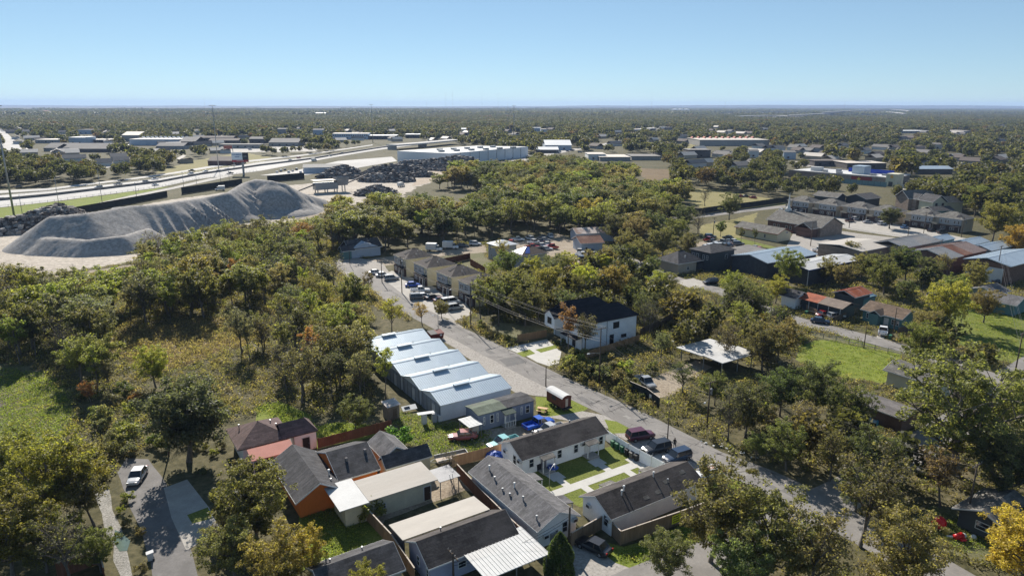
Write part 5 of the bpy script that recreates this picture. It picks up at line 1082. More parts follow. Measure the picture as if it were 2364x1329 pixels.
for u in (1.2, 4.8): h.window('W', (0, 0, 8, 7.4), u, 3.4, .7, 1.3); h.window('W', (0, 0, 8, 7.4), u + .5, .9, .7, 1.2)
h = House('house', 'white two-storey house with a blue tarp and white wrap on its brown roof', (1206, 591), 5.6)
h.walls(0, 0, 10.2, 7.8, 5.6, m=S_CREAM, ins=.35); h.part('end_cladding', MB().box(.25, .36, 0, .348, 7.4, 5.5), S_GREY)
hr = h.hip(0, 0, 10.4, 8.0, 5.6, 7.5, m=mat('brown_felt_roof', (.09, .065, .05), .9, .3, 1)); 
h.part('white_wrap', MB().slab([(.5, 1.0, 5.87), (.5, 7.0, 5.87), (4.1, 4.3, 7.58), (4.1, 3.7, 7.58)], .03), mat('white_plastic', (.78, .78, .8), .5, .05, 1), hr)
h.part('blue_tarp', MB().slab([(1.6, .9, 6.07), (3.6, .9, 6.07), (5.2, 3.7, 7.42), (4.15, 3.7, 7.42)], .03), BLUETARP, hr)
for u in (2.2, 5.6): h.window('W', (-.1, 0, 10, 7.8), u, 3.6, .6, 1.2); h.window('W', (-.1, 0, 10, 7.8), u - .4, .9, .6, 1.2)
h = House('workshop', 'workshop with rusty red metal roof beside the salvaged cars', (1341, 562), 3.6, ang=14, cat='workshop')
h.walls(0, 0, 8.8, 10, 3.6, 5.2, 'x', m=S_SKY); h.gable(-.2, -.2, 9.2, 10.4, 3.6, 5.4, m=RUSTD, ribs=.6)
h.window('S', (0, 0, 8.8, 10), 1.5, 1, 1, 1.1)
h = House('workshop', 'long low workshop with mottled brown and white roof behind the rusty red one', (1372, 545), 3.6, ang=14, cat='workshop')
h.walls(-5, 6, 12, 15, 3.6, 5, m=S_SKY); h.gable(-5.2, 5.8, 12.4, 15.3, 3.6, 5.2, m=mat('mottled_roof', (.26, .17, .13), .8, .3, .3, stain=(.55, .5, .47), stain_amt=.7))
h = House('house', 'dark shingled single-storey house with hip roof left of the charcoal townhouse', (1566, 610), 3.5)
h.walls(0, 0, 9, 9.6, 3.5, m=S_TAN); h.hip(0, 0, 12, 10.2, 3.5, 6.4, m=SHINGLE_C, inset=5); h.window('S', (0, 0, 9, 9.6), 4, 1, 1, 1.1); h.vent(5, 2, 4.7, .6, .12, white=True)
h = House('townhouse', 'charcoal two-storey townhouse with four white-trimmed upper windows', (1641, 585), 6.2, cat='townhouse')
h.walls(0, 0, 12, 4.2, 6.2, m=S_DARK, ins=.3); h.walls(0.02, 3.9, 9, 9.0, 6.2, m=S_DARK, ins=.3, name='rear_wall'); h.hip(0, 0, 12.4, 9.4, 6.2, 8.0, m=SHINGLE_C, trim=TRIMDK)
for u in (.6, 2.4): h.window('W', (0, 0, 12, 9.0), u, 3.7, 1.1, 1.4, ins=.3)
for u in (5.2, 6.7): h.window('W', (0, 0, 12, 9.0), u, 3.7, .8, 1.4, ins=.3)
h.window('S', (0, 0, 12, 4.2), 7, 3.5, 1.3, 1.4, ins=.3); h.flat([(-2.2, 2.6, 2.7), (.29, 2.6, 3.2), (.29, 9.4, 3.2), (-2.2, 9.4, 2.7)], 0, SHINGLE_C, .15, name='garage_roof'); h.part('garage_wall', MB().box(-1.9, 3, 0, .28, 9.0, 2.6), S_DARK)
h.door('W', (-2.25, 3, 1, 9.35), .8, 3.4, 2.1, ins=.35, m=mat('dark_garage_door', (.08, .08, .09), .6, .1, 1), z=.05, name='garage_door', ribs=3, frame=TRIMDK)
h = House('workshop', 'flat grey-roofed workshop behind the charcoal townhouse', (1708, 590), 4, cat='workshop'); h.walls(0, 0, 15, 9.6, 4, m=mat('grey_block_wall', (.3, .3, .3), .9, .15, 1, kind='block'), ins=.15); h.flat([(0, 0, 4), (15.5, 0, 4.2), (16.5, 9.8, 4.4), (0, 9.8, 4.1)], 0, mat('grey_flat_roof', (.16, .15, .14), .9, .2, .4, stain=(.2, .2, .2)), .15)
h = House('metal_warehouse', 'light blue-white metal warehouse behind the tall yellow-green tree', (1772, 607), 5, cat='warehouse')
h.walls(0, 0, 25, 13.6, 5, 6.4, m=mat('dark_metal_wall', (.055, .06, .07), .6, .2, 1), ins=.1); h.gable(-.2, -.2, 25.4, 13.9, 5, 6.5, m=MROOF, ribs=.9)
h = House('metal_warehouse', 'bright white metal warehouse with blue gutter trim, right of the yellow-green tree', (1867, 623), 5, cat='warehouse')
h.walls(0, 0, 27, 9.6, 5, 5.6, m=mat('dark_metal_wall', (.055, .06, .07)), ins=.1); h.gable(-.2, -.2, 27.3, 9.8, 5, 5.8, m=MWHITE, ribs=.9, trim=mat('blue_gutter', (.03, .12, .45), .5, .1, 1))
h.part('downpipe', MB().box(-.1, -.1, 0, .05, .05, 4.9), WHITE)
# church and hall
h = House('church', 'red brick church with grey shingle roof and white steeple', (1888, 527), 4, cat='church')
h.walls(2, 0, 18, 26, 4, m=BRICKT, ins=.3); 
h.walls(2.1, -.1, 17.9, 0.9, 4, 7.6, 'y', m=BRICKT, ins=.32, name='gable_wall'); h.gable(1.6, -.4, 18.4, 26.4, 4, 7.8, 'y', m=SHINGLE_T)
h.walls(-2.5, 1.2, 3.0, 8.4, 3.8, m=BRICKM, ins=.3, name='porch_wall'); h.gable(-3, .9, 8.4, 8.7, 3.8, 6.0, 'x', m=SHINGLE_T, name='porch_roof'); h.part('brick_facing', MB().box(2.2, 8.6, 0, 2.295, 25.6, 3.8), BRICKM)
for u in (3, 5, 9, 11): h.window('W', (1.85, 0, 18, 26), u, 1, 1, 1.6)
q_ = h.e; st = MB().box(9.1, 20.6, 6.6, 11.1, 22.6, 8.6); sb = h.part('steeple_base', st, WHITE)
h.part('steeple', MB().tube((10.1, 21.6, 8.6), (10.1, 21.6, 9.6), .95, .6, 8).tube((10.1, 21.6, 9.6), (10.1, 21.6, 15.6), .55, .05, 8), WHITE)
h = House('church_hall', 'long low cream church hall with grey roof and red-edged gable', (1795, 541), 3.2, cat='hall')
h.walls(0, 0, 9.2, 20.8, 3.2, 5.0, 'y', m=S_CREAM, ins=.3); h.gable(-.2, -.2, 9.6, 21.2, 3.2, 5.2, 'y', m=SHINGLE_T, trim=mat('red_trim', (.3, .07, .05), .7, .1, 1)); h.window('S', (0, 0, 9.2, 20.8), 5.2, 3.0, 1.4, .7, ins=.3)
for u in (4, 9, 14): h.window('W', (0, 0, 9.2, 20.8), u, 1, 1, 1.3, ins=.3)
# six apartment houses across the church lot
def apt():
    h = House('apartment_house', 'first of the row of grey-roofed apartment houses, nearest the church steeple', (1868.5, 468), 5.6, cat='apartment house', group='row of two-storey apartment houses with parking in front')
    W, L = 12.6, 10.6; rc = (0, 0, L, W)
    h.walls(0, 0, L, W, 5.6, m=S_TAN, ins=.35); h.hip(0, 0, L + .4, W + .3, 5.6, 8.0, m=SHINGLE_T, inset=5, axis='y')
    h.part('upper_cladding', MB().box(.05, .6, 2.9, .345, 9.6, 5.3), S_GREY); h.part('brick_base', MB().box(-.1, .6, 0, .345, W - .5, 2.6), mat('dark_brick', (.09, .06, .055)))
    h.part('dormer', MB().slab([(1.4, 2.2, 6.3), (3.2, 2.2, 7.2), (3.2, 3.6, 7.2), (1.4, 3.6, 6.3)], .2), SHINGLE_K)
    for u in (3.2, 5.0, 6.0, 8.6, 10.2): h.window('W', (-.3, 0, L, W), u, 3.5, .8, 1.3)
    for u in (3.6, 4.8, 7.4, 8.4): h.window('W', (-.45, 0, L, W), u, .8, .8, 1.3)
    h.part('porch_roof', MB().slab([(-1.6, .4, 2.5), (.3, .4, 3.0), (.3, 3.2, 3.0), (-1.6, 3.2, 2.5)], .12), SHINGLE_K)
    h.part('balcony', MB().box(-1.6, 9.4, 2.6, .0, 12.2, 2.75).box(-1.6, 9.4, 2.76, -1.5, 12.2, 3.6), S_TAN); h.part('post', MB().box(-1.55, 12, 0, -1.43, 12.12, 2.59).box(-1.55, .5, 0, -1.43, .62, 2.42), WHITE)
    h.window('S', rc, 3, 3.4, .8, 1.3)
    return h
ap = apt()
for px, lb in (((1933, 475), 'second grey-roofed apartment house from the church steeple'), ((2001.8, 482.7), 'third apartment house from the steeple, above the maroon and silver cars'), ((2066.5, 491), 'fourth apartment house from the steeple, half hidden by a dark tree'), ((2156.6, 500.5), 'fifth apartment house from the steeple, with the dark tree at its left'), ((2224, 508), 'sixth and rightmost apartment house, at the edge of the big trees')):
    q = G(*px, 5.6); clone(ap.e, (q.x, q.y), R(33), label=lb); keep([(q.x - 3, q.y - 3), (q.x + 9, q.y + 4), (q.x + 3, q.y + 16), (q.x - 9, q.y + 10)], 1)
h = House('barn', 'grey-roofed dark barn behind the second apartment house', (1932, 457), 4, cat='barn'); h.walls(0, 0, 9, 14, 4, 6, 'y', m=S_DARK); h.gable(-.3, -.3, 9.4, 14.4, 4, 6.2, 'y', m=SHINGLE_T)
h = House('barn', 'low dark green barn half hidden behind the yellow tree', (2000, 460), 4, cat='barn'); h.walls(0, 0, 14, 12, 4, 6, 'x', m=S_DARK); h.gable(-.3, -.3, 14.4, 12.4, 4, 6.2, m=SHINGLE_C)
h = House('house', 'cream two-storey house with two black-trimmed gable windows behind the apartment row', (2187, 466), 6, ang=10)
h.walls(-8, 0, 0, 10, 6, 9, 'y', m=STUCCO); h.gable(-8.3, -.4, .3, 10.4, 6, 9.3, 'y', m=SHINGLE_C); h.window('S', (-8, 0, 0, 10), 1.4, 4, 1.2, 1.4, frame=TRIMDK); h.window('S', (-8, 0, 0, 10), 5, 4, 1.2, 1.4, frame=TRIMDK)
h.gable(0.302, 2, 12, 10, 5.5, 8, 'x', m=SHINGLE_T, name='wing_roof'); h.walls(0, 2, 11.8, 10, 5.5, 7.8, m=STUCCO, name='wing_wall'); h.gable(-14, -8, -2, 0, 3, 4.6, 'x', m=SHINGLE_C, name='porch_roof'); h.walls(-14, -8, -2.2, -.3, 3, m=S_TEAL, name='porch_wall')
h = House('house', 'tan brick two-storey house with steep grey roof left of the cream one', (2130, 458), 6, ang=10)
h.walls(-8, 0, 8, 10, 6, 9.5, 'x', m=BRICKT); h.gable(-8.4, -.4, 8.4, 10.4, 6, 9.8, 'x', m=SHINGLE_T); h.gable(-6, -3, 0, 5, 6, 8.6, 'y', m=SHINGLE_C, name='bay_roof'); h.walls(-6, -2.8, 0, 1, 6, 8.5, 'y', m=BRICKT, name='bay_wall')
h = House('cottage', 'small pale green gabled cottage at the far right edge above the orange tree', (2350, 512), 3.5); h.walls(0, 0, 7, 6, 3.5, 5.5, 'y', m=mat('pale_green', (.35, .42, .36), .8, .1, 1)); h.gable(-.2, -.2, 7.3, 6.3, 3.5, 5.7, 'y', m=SHINGLE_T)
# brick and metal warehouses on the right
h = House('brick_warehouse', 'tan brick warehouse with pale flat roof beside the church parking lot', (1940, 571), 4.5, cat='warehouse')
h.walls(-.0, -8, 20, 8.5, 4.5, m=BRICKT, ins=.1); h.gable(-.2, -8.2, 20.3, 8.8, 4.5, 5.4, 'x', m=MCREAM)
h = House('brick_warehouse', 'warehouse with weathered grey hip roof left of the rusty roof', (2089, 572), 5, cat='warehouse'); h.walls(0, 0, 24, 11.5, 5, m=BRICKT, ins=.1); h.gable(-.2, -.2, 24.3, 11.8, 5, 6.6, m=MGREY, ribs=1)
h = House('rusty_warehouse', 'large warehouse with grey roof crossed by a rust red band', (2189.6, 597.5), 5.5, cat='warehouse')
h.walls(0, 0, 25, 13.4, 5.5, 7.2, m=BRICKM, ins=.1); h.gable(-.2, -.2, 9.5, 13.8, 5.5, 7.4, m=MGREY, ribs=1); h.gable(9.502, -.2, 15.5, 13.8, 5.5, 7.4, m=RUSTD, ribs=1, name='rust_roof', fascia=False); h.gable(15.502, -.2, 25.3, 13.8, 5.5, 7.4, m=mat('brown_grey_roof', (.23, .17, .15), .7, .15, .3), ribs=1, fascia=False)
h = House('brick_warehouse', 'brown brick warehouse with white eave and two large white roll-up doors', (2224, 596), 6, cat='warehouse')
h.walls(0, -13, 26, -.2, 6, 6.8, 'x', m=mat('brown_brick', (.17, .10, .07), .9, .2, 1, kind='brick'), ins=.1); h.gable(-.2, -13.3, 26, .0, 5.9, 7.4, 'x', m=MROOF, ribs=.9, trim=WHITE)
for u, w_, hh in ((1.0, 3.2, 3.0), (6.5, 4.6, 4.6)): h.door('W', (0, -13, 26, -.2), u, w_, hh, ins=.1, m=WHITE, z=.05, name='roll_up_door', ribs=7)
for px, ze, L, W, lb in (((2163, 558), 4.5, 13, 5.8, 'small blue-white shed roof nearest the apartment parking, behind the rusty roof'), ((2241.7, 565.8), 4.5, 14, 7, 'middle blue-white metal shed behind the rusty roof'), ((2288.6, 578.5), 5, 16, 7.3, 'blue-white metal shed with a bright white left edge, by the orange tree')):
    h = House('metal_shed', lb, px, ze, cat='shed'); h.walls(0, 0, L, W, ze, m=mat('teal_metal_wall', (.12, .2, .24), .6, .1, 1), ins=.1); h.gable(-.2, -.2, L, W + .2, ze, ze + 1.2, m=MROOF, ribs=.9)
# houses on the second street
h = House('teal_house', 'teal-sided house with brown shingle roof and white trimmed windows', (2082, 736.7), 3, ang=-57)
h.walls(-10.1, 0, 0, 7.8, 3, 4.5, m=S_TEAL, ins=.35); h.gable(-10.3, -.2, .2, 8.0, 3, 4.7, m=SHINGLE_B); rc = (-10.1, 0, 0, 7.8)
h.window('S', rc, .9, 1, 1.1, 1.3, grid=(2, 2)); h.window('S', rc, 7.2, 1, 1.9, 1.3, grid=(3, 2)); h.window('E', rc, 1.5, 1, .8, 1.3)
h.gable(-7.6, -1.6, -4.2, 2.0, 3.0, 4.0, 'y', m=SHINGLE_B, name='porch_roof'); h.window('S', (-7.4, -1.4, -4.4, 1), .7, 1.2, .9, .9); h.walls(-7.5, -1.4, -4.9, .5, 3, m=S_TEAL, ins=.1, name='porch_wall'); h.door('S', rc, 5.5)
h = House('old_house', 'house with peeling salmon and brown metal roof and dark porch', (1889, 699), 3, ang=-57)
h.walls(-5.5, 0, 6.4, 7, 3, m=S_DARK, ins=.4)
h.flat([(-5.6, -.2, 3), (0, -.2, 3), (0, 3.6, 4.1), (-5.6, 3.6, 4.1)], 0, RUST, .1, label='peeling salmon metal slope', name='roof'); h.flat([(.002, -.2, 3), (6.8, -.2, 3), (6.8, 3.6, 4.1), (.002, 3.6, 4.1)], 0, mat('tan_roof', (.20, .155, .125), .9, .25, .6), .1, label='tan shingled slope', name='roof'); h.flat([(6.8, 7.4, 3), (-5.6, 7.4, 3), (-5.6, 3.602, 4.1), (6.8, 3.602, 4.1)], 0, mat('tan_roof', (.2, .15, .12)), .1)
h.part('railing', MB().box(-1, -2.2, 0, 5.5, -2.12, .2).box(-1, -2.2, 1.0, 5.5, -2.12, 1.1), METAL)
for x in (-5.2, -2.6, 0, 3, 6.2): h.part('post', MB().box(x, -.15, 0, x + .1, -.05, 2.85), WHITE)
h = House('old_barn', 'small barn with striped orange rust roof behind the salmon-roofed house', (1974, 686), 4, cat='barn'); h.walls(0, 0, 7.5, 6, 4, m=S_DARK, ins=.2); h.gable(-.2, -.2, 8, 6.4, 4, 5.2, m=mat('striped_rust', (.36, .10, .045), .8, .3, .5, stretch=(2, .2, 1), stain=(.4, .4, .42), stain_amt=.5), ribs=.5)
h = House('lean_to', 'dark blue lean-to roof beside the striped rusty barn', (1995, 689), 3, cat='lean-to'); h.walls(0, 0, 6, 3, 3, m=S_TEAL, ins=.2); h.flat([(0, 0, 2.8), (6.4, 0, 2.8), (6.4, 3.6, 3.6), (0, 3.6, 3.6)], 0, mat('navy_metal', (.06, .11, .2), .6, .15, 1), .1)
h = House('cottage', 'small white-walled cottage with dark roof above the salmon-roofed house', (1838, 690), 3); h.walls(0, 0, 5.5, 5, 3, 4.4, 'y', m=S_WHITE); h.gable(-.2, -.2, 5.8, 5.3, 3, 4.6, 'y', m=SHINGLE_C); h.window('S', (0, 0, 5.5, 5), 2, 1, .9, 1.2)
h = House('long_house', 'brown-walled house with a streaky grey roof beside the bright lawn', (1975, 926), 2.7, ang=-57)
h.walls(-.3, 0, 8.3, 5.4, 2.7, m=mat('brown_wall', (.14, .09, .07), .9, .2, 1), ins=.3); h.gable(-.6, -.2, 8.6, 5.7, 2.7, 4.0, m=mat('streaky_roof', (.17, .155, .15), .95, .35, .8, .3, stretch=(.3, 1.6, 1)))
h = House('cottage', 'tan cottage with grey roof half hidden behind the big spreading oak', (2092, 868), 3, ang=-57); h.walls(-4, 0, 6, 7, 3, 4.4, m=STUCCO); h.gable(-4.3, -.3, 6.3, 7.3, 3, 4.6, m=SHINGLE_T)
h = House('cottage', 'teal cottage with grey roof at the right edge beside the lawns', (2345, 705), 3); h.walls(0, 0, 8, 8, 3, 4.5, 'y', m=S_TEAL); h.gable(-.3, -.3, 8.3, 8.3, 3, 4.7, 'y', m=SHINGLE_G)
h = House('cottage', 'grey-roofed cottage in front of the roll-up doors', (2300, 680), 3); h.walls(0, 0, 8, 7, 3, 4.2, m=S_GREY); h.gable(-.3, -.3, 8.3, 7.3, 3, 4.4, m=SHINGLE_G)
h = House('cottage', 'dark cottage at the bottom right corner beside the yard decorations', (2330, 1225), 2.6); h.walls(-.2, 0, 8, 6, 2.6, 3.8, m=S_DARK); h.gable(-.5, -.3, 8.3, 6.3, 2.6, 4.0, m=SHINGLE_T); h.window('W', (-.2, 0, 8, 6), 2, 1, 1.6, 1.1)
# store
a = G(1820, 410); b = G(2046, 429.5); w_ = (b - a).length; SA = math.atan2((b - a).y, (b - a).x)
h = House('brick_store', 'brick strip store with white roof and dark red panel behind the teal fence', (a.x, a.y), 0, ang=math.degrees(SA), px=False, cat='store'); h.keep(0, 0, w_, 36, 6)
h.part('wall', MB().box(0, 0, 0, w_, 36, 5.2), BRICKT); h.part('roof', MB().box(-.2, -.2, 5.21, w_ + .2, 36.2, 5.4), MWHITE)
h.part('parapet', MB().box(-.2, -.2, 5.41, w_ + .2, .2, 5.9).box(-.2, 35.8, 5.41, w_ + .2, 36.2, 6.2), mat('pale_cap_rail', (.6, .5, .4)))
h.part('red_panel', MB().box(w_ * .66, -.12, 1.2, w_ * .86, -.01, 4.9), mat('dark_red_panel', (.28, .03, .03), .6, .1, 1))
st_ = [(0, .5), (.14, .16), (.5, .15), (.21, -.07), (.32, -.45), (0, -.22), (-.32, -.45), (-.21, -.07), (-.5, .15), (-.14, .16)]
YS = mat('yellow_sign', (.75, .5, .03), .5, .05, 1)
h.part('star_emblem', MB().add([(w_ * .735 + p[0] * 3.4, -.2, 3.1 + p[1] * 3.4) for p in st_], [tuple(range(10))]), YS)
h.part('entrance_tower', MB().box(w_ - .3, -1.5, 0, w_ + 7, 8, 8.4), STUCCO); h.part('star_emblem', MB().add([(w_ + 3.4 + p[0] * 3, -1.6, 6.6 + p[1] * 3) for p in st_], [tuple(range(10))]), mat('amber_sign', (.7, .35, .05), .5, .05, 1))
h.part('window', MB().box(w_ + 1.8, -1.62, .2, w_ + 4.4, -1.51, 3.2), GLASS)
h.part('tower_block', MB().box(w_ * .58, 12, 5.41, w_ * .70, 22, 11), MROOF); h.part('blue_parapet', MB().box(w_ * .45, 26, 5.41, w_ * .9, 26.6, 8.2), mat('royal_blue', (.02, .06, .4), .5, .1, 1))
for k in ((.16, 10, 8, 4, 3), (.3, 8, 3, 3, 1.6), (.36, 20, 3, 3, 1.6), (.46, 6, 4, 2, 1.2), (.78, 8, 4, 2, 1.4), (.86, 14, 3, 2, 1.2)): h.part('rooftop_unit', MB().box(w_ * k[0], k[1], 5.41, w_ * k[0] + k[2], k[1] + k[3], 5.41 + k[4]), MWHITE if k[4] > 2 else METAL)
CLEARPX.append((1930, 386, 2080, 422)); CLEARPX.append((1822, 386, 1930, 400))
fence('teal_fence', 'teal slatted fence in front of the brick store', None, wpts=[h.w(w_ * .42, -7), h.w(w_ + 3, -7)], h=3.2, kind='sheet', m=mat('teal_fence_paint', (.16, .26, .27), .7, .15, .6), sec=4, postm=TRIMDK)
psheet('store_parking', [(2064, 428), (2130, 420), (2130, 440), (2080, 438)], .05, CONC)
# large white warehouse
h = House('white_warehouse', 'huge white windowless warehouse with rooftop units behind the rubble piles', (1040, 354.3), 10.5, ang=33, cat='warehouse')
a = h.loc((917, 348.5), 10.5); b = h.loc((1219, 338.5), 10.5); c3 = (a[0] + b[0], a[1] + b[1]); c3 = h.loc((1100, 336.5), 10.5)
pl = [(0, 0), b, c3, a]; WW = mat('white_tilt_wall', (.66, .68, .70), .7, .04, .05)
h.part('wall', MB().prism(pl, 0, 10.4), WW); ins_ = [(p[0] * .985 + .6, p[1] * .985 + .6) for p in pl]
h.part('roof', MB().prism([(p[0] * .995, p[1] * .995) for p in pl], 10.402, 10.5), MWHITE); keep([h.w(*p) for p in pl], 6)
for i in range(11):
    f1 = .12 + .075 * i; q = ((0, 0), b, c3, a); x = (q[0][0] * (1 - f1) + q[1][0] * f1) * .5 + (q[3][0] * (1 - f1) + q[2][0] * f1) * .5; y = (q[3][1] * (1 - f1) + q[2][1] * f1) * (.35 + .3 * (i % 2))
    h.part('rooftop_unit', MB().box(x, y, 10.5, x + 5, y + 3.5, 12.3), METAL)
for i in range(1, 9): h.part('panel_joint', MB().box(b[0] * i / 9, b[1] * i / 9 - .3, .5, b[0] * i / 9 + .3, b[1] * i / 9 - .05, 10.3), MGREY)
# blue shed
h = House('blue_shed', 'long metal shed with bright blue gable wall beside the rubble', (700, 387), 4.5, ang=12, cat='shed')
h.walls(0, 0, 30, 11, 4.5, 6.6, m=S_SKY, ins=.1); h.part('blue_front', MB().add([(.05, .1, 0), (.05, 10.9, 0), (.05, 10.9, 4.4), (.05, 5.5, 6.4), (.05, .1, 4.4)], [(0, 1, 2, 3, 4)]), mat('bright_blue_wall', (.05, .16, .50), .7, .1, .5)); h.gable(-.4, -.4, 30.4, 11.4, 4.5, 6.7, m=MCREAM)
# billboard
bb = G(563, 404); e = empty('billboard', (bb.x, bb.y, 0), 0, 'white and black billboard with a red bottom strip on a single post', 'billboard')
def hgt(px, ytop, off=0):
    g = G(*px); lo, hi = 0, 90
    for _ in range(40):
        m_ = (lo + hi) / 2
        if P(g.x, g.y, m_)[1] > ytop: lo = m_
        else: hi = m_
    return m_
z1_ = hgt((563, 404), 352); z0_ = hgt((563, 404), 374); sx = P(bb.x, bb.y, z1_)[2] / CF
MB().tube((0, 0, 0), (0, 0, z0_), .8, .8, 10).build('post', METAL, e)
X0 = (539 - 563) * sx; X1 = (577 - 563) * sx; XM = (564 - 563) * sx
MB().box(X0, -.4, z0_, X1, .4, z1_).build('panel_frame', TRIMDK, e)
MB().box(X0, -.5, z0_ + (z1_ - z0_) * .22, XM, -.42, z1_).build('white_panel', mat('billboard_white', (.7, .74, .78), .6, .04, .1), e)
MB().box(XM + .01, -.5, z0_ + (z1_ - z0_) * .22, X1, -.42, z1_).build('black_panel', TRIMDK, e)
MB().box(X0, -.5, z0_, X1, -.42, z0_ + (z1_ - z0_) * .22 - .01).build('red_strip', mat('billboard_red', (.4, .05, .05), .6, .04, .1), e)
def marks(x0, x1, z, h, y, n, m, parent, seed, name='lettering'):
    """a line of lettering too small to read in the photograph: uneven dark strokes"""
    r = random.Random(seed); mb = MB(); x = x0; w = (x1 - x0) / n
    for i in range(n):
        k = r.uniform(.55, .85); mb.box(x, y - .01, z + h * r.uniform(0, .15), x + w * k, y, z + h * r.uniform(.8, 1)); x += w
    return mb.build(name, m, parent)
BLUEINK = mat('blue_ink', (.03, .12, .3), .6, .05, 1)
zs = z1_ - z0_
marks(X0 + .4, XM - .5, z0_ + zs * .72, zs * .13, -.51, 10, BLUEINK, e, 1); marks(X0 + (XM - X0) * .3, XM - (XM - X0) * .28, z0_ + zs * .48, zs * .11, -.51, 6, BLUEINK, e, 2)
marks(X0 + (X1 - X0) * .28, X0 + (X1 - X0) * .72, z0_ + zs * .08, zs * .07, -.51, 12, WHITE, e, 3); marks(XM + (X1 - XM) * .2, X1 - (X1 - XM) * .2, z0_ + zs * .55, zs * .1, -.51, 5, METAL, e, 4)
# small red sign
e2 = empty('roadside_sign', (G(541, 384).x, G(541, 384).y, 0), 0, 'faded red sign panel on a post above the brick building', 'sign'); k_ = P(G(541, 384).x, G(541, 384).y, 0)[2] / CF
zt = hgt((541, 384), 336); zb = hgt((541, 384), 344)
MB().tube((0, 0, 0), (0, 0, zt), .3, .3, 6).build('post', METAL, e2); MB().box(-20 * k_, -.3, zb, -1 * k_, .3, zt).build('panel', mat('faded_red', (.28, .10, .08), .7, .1, .2), e2)
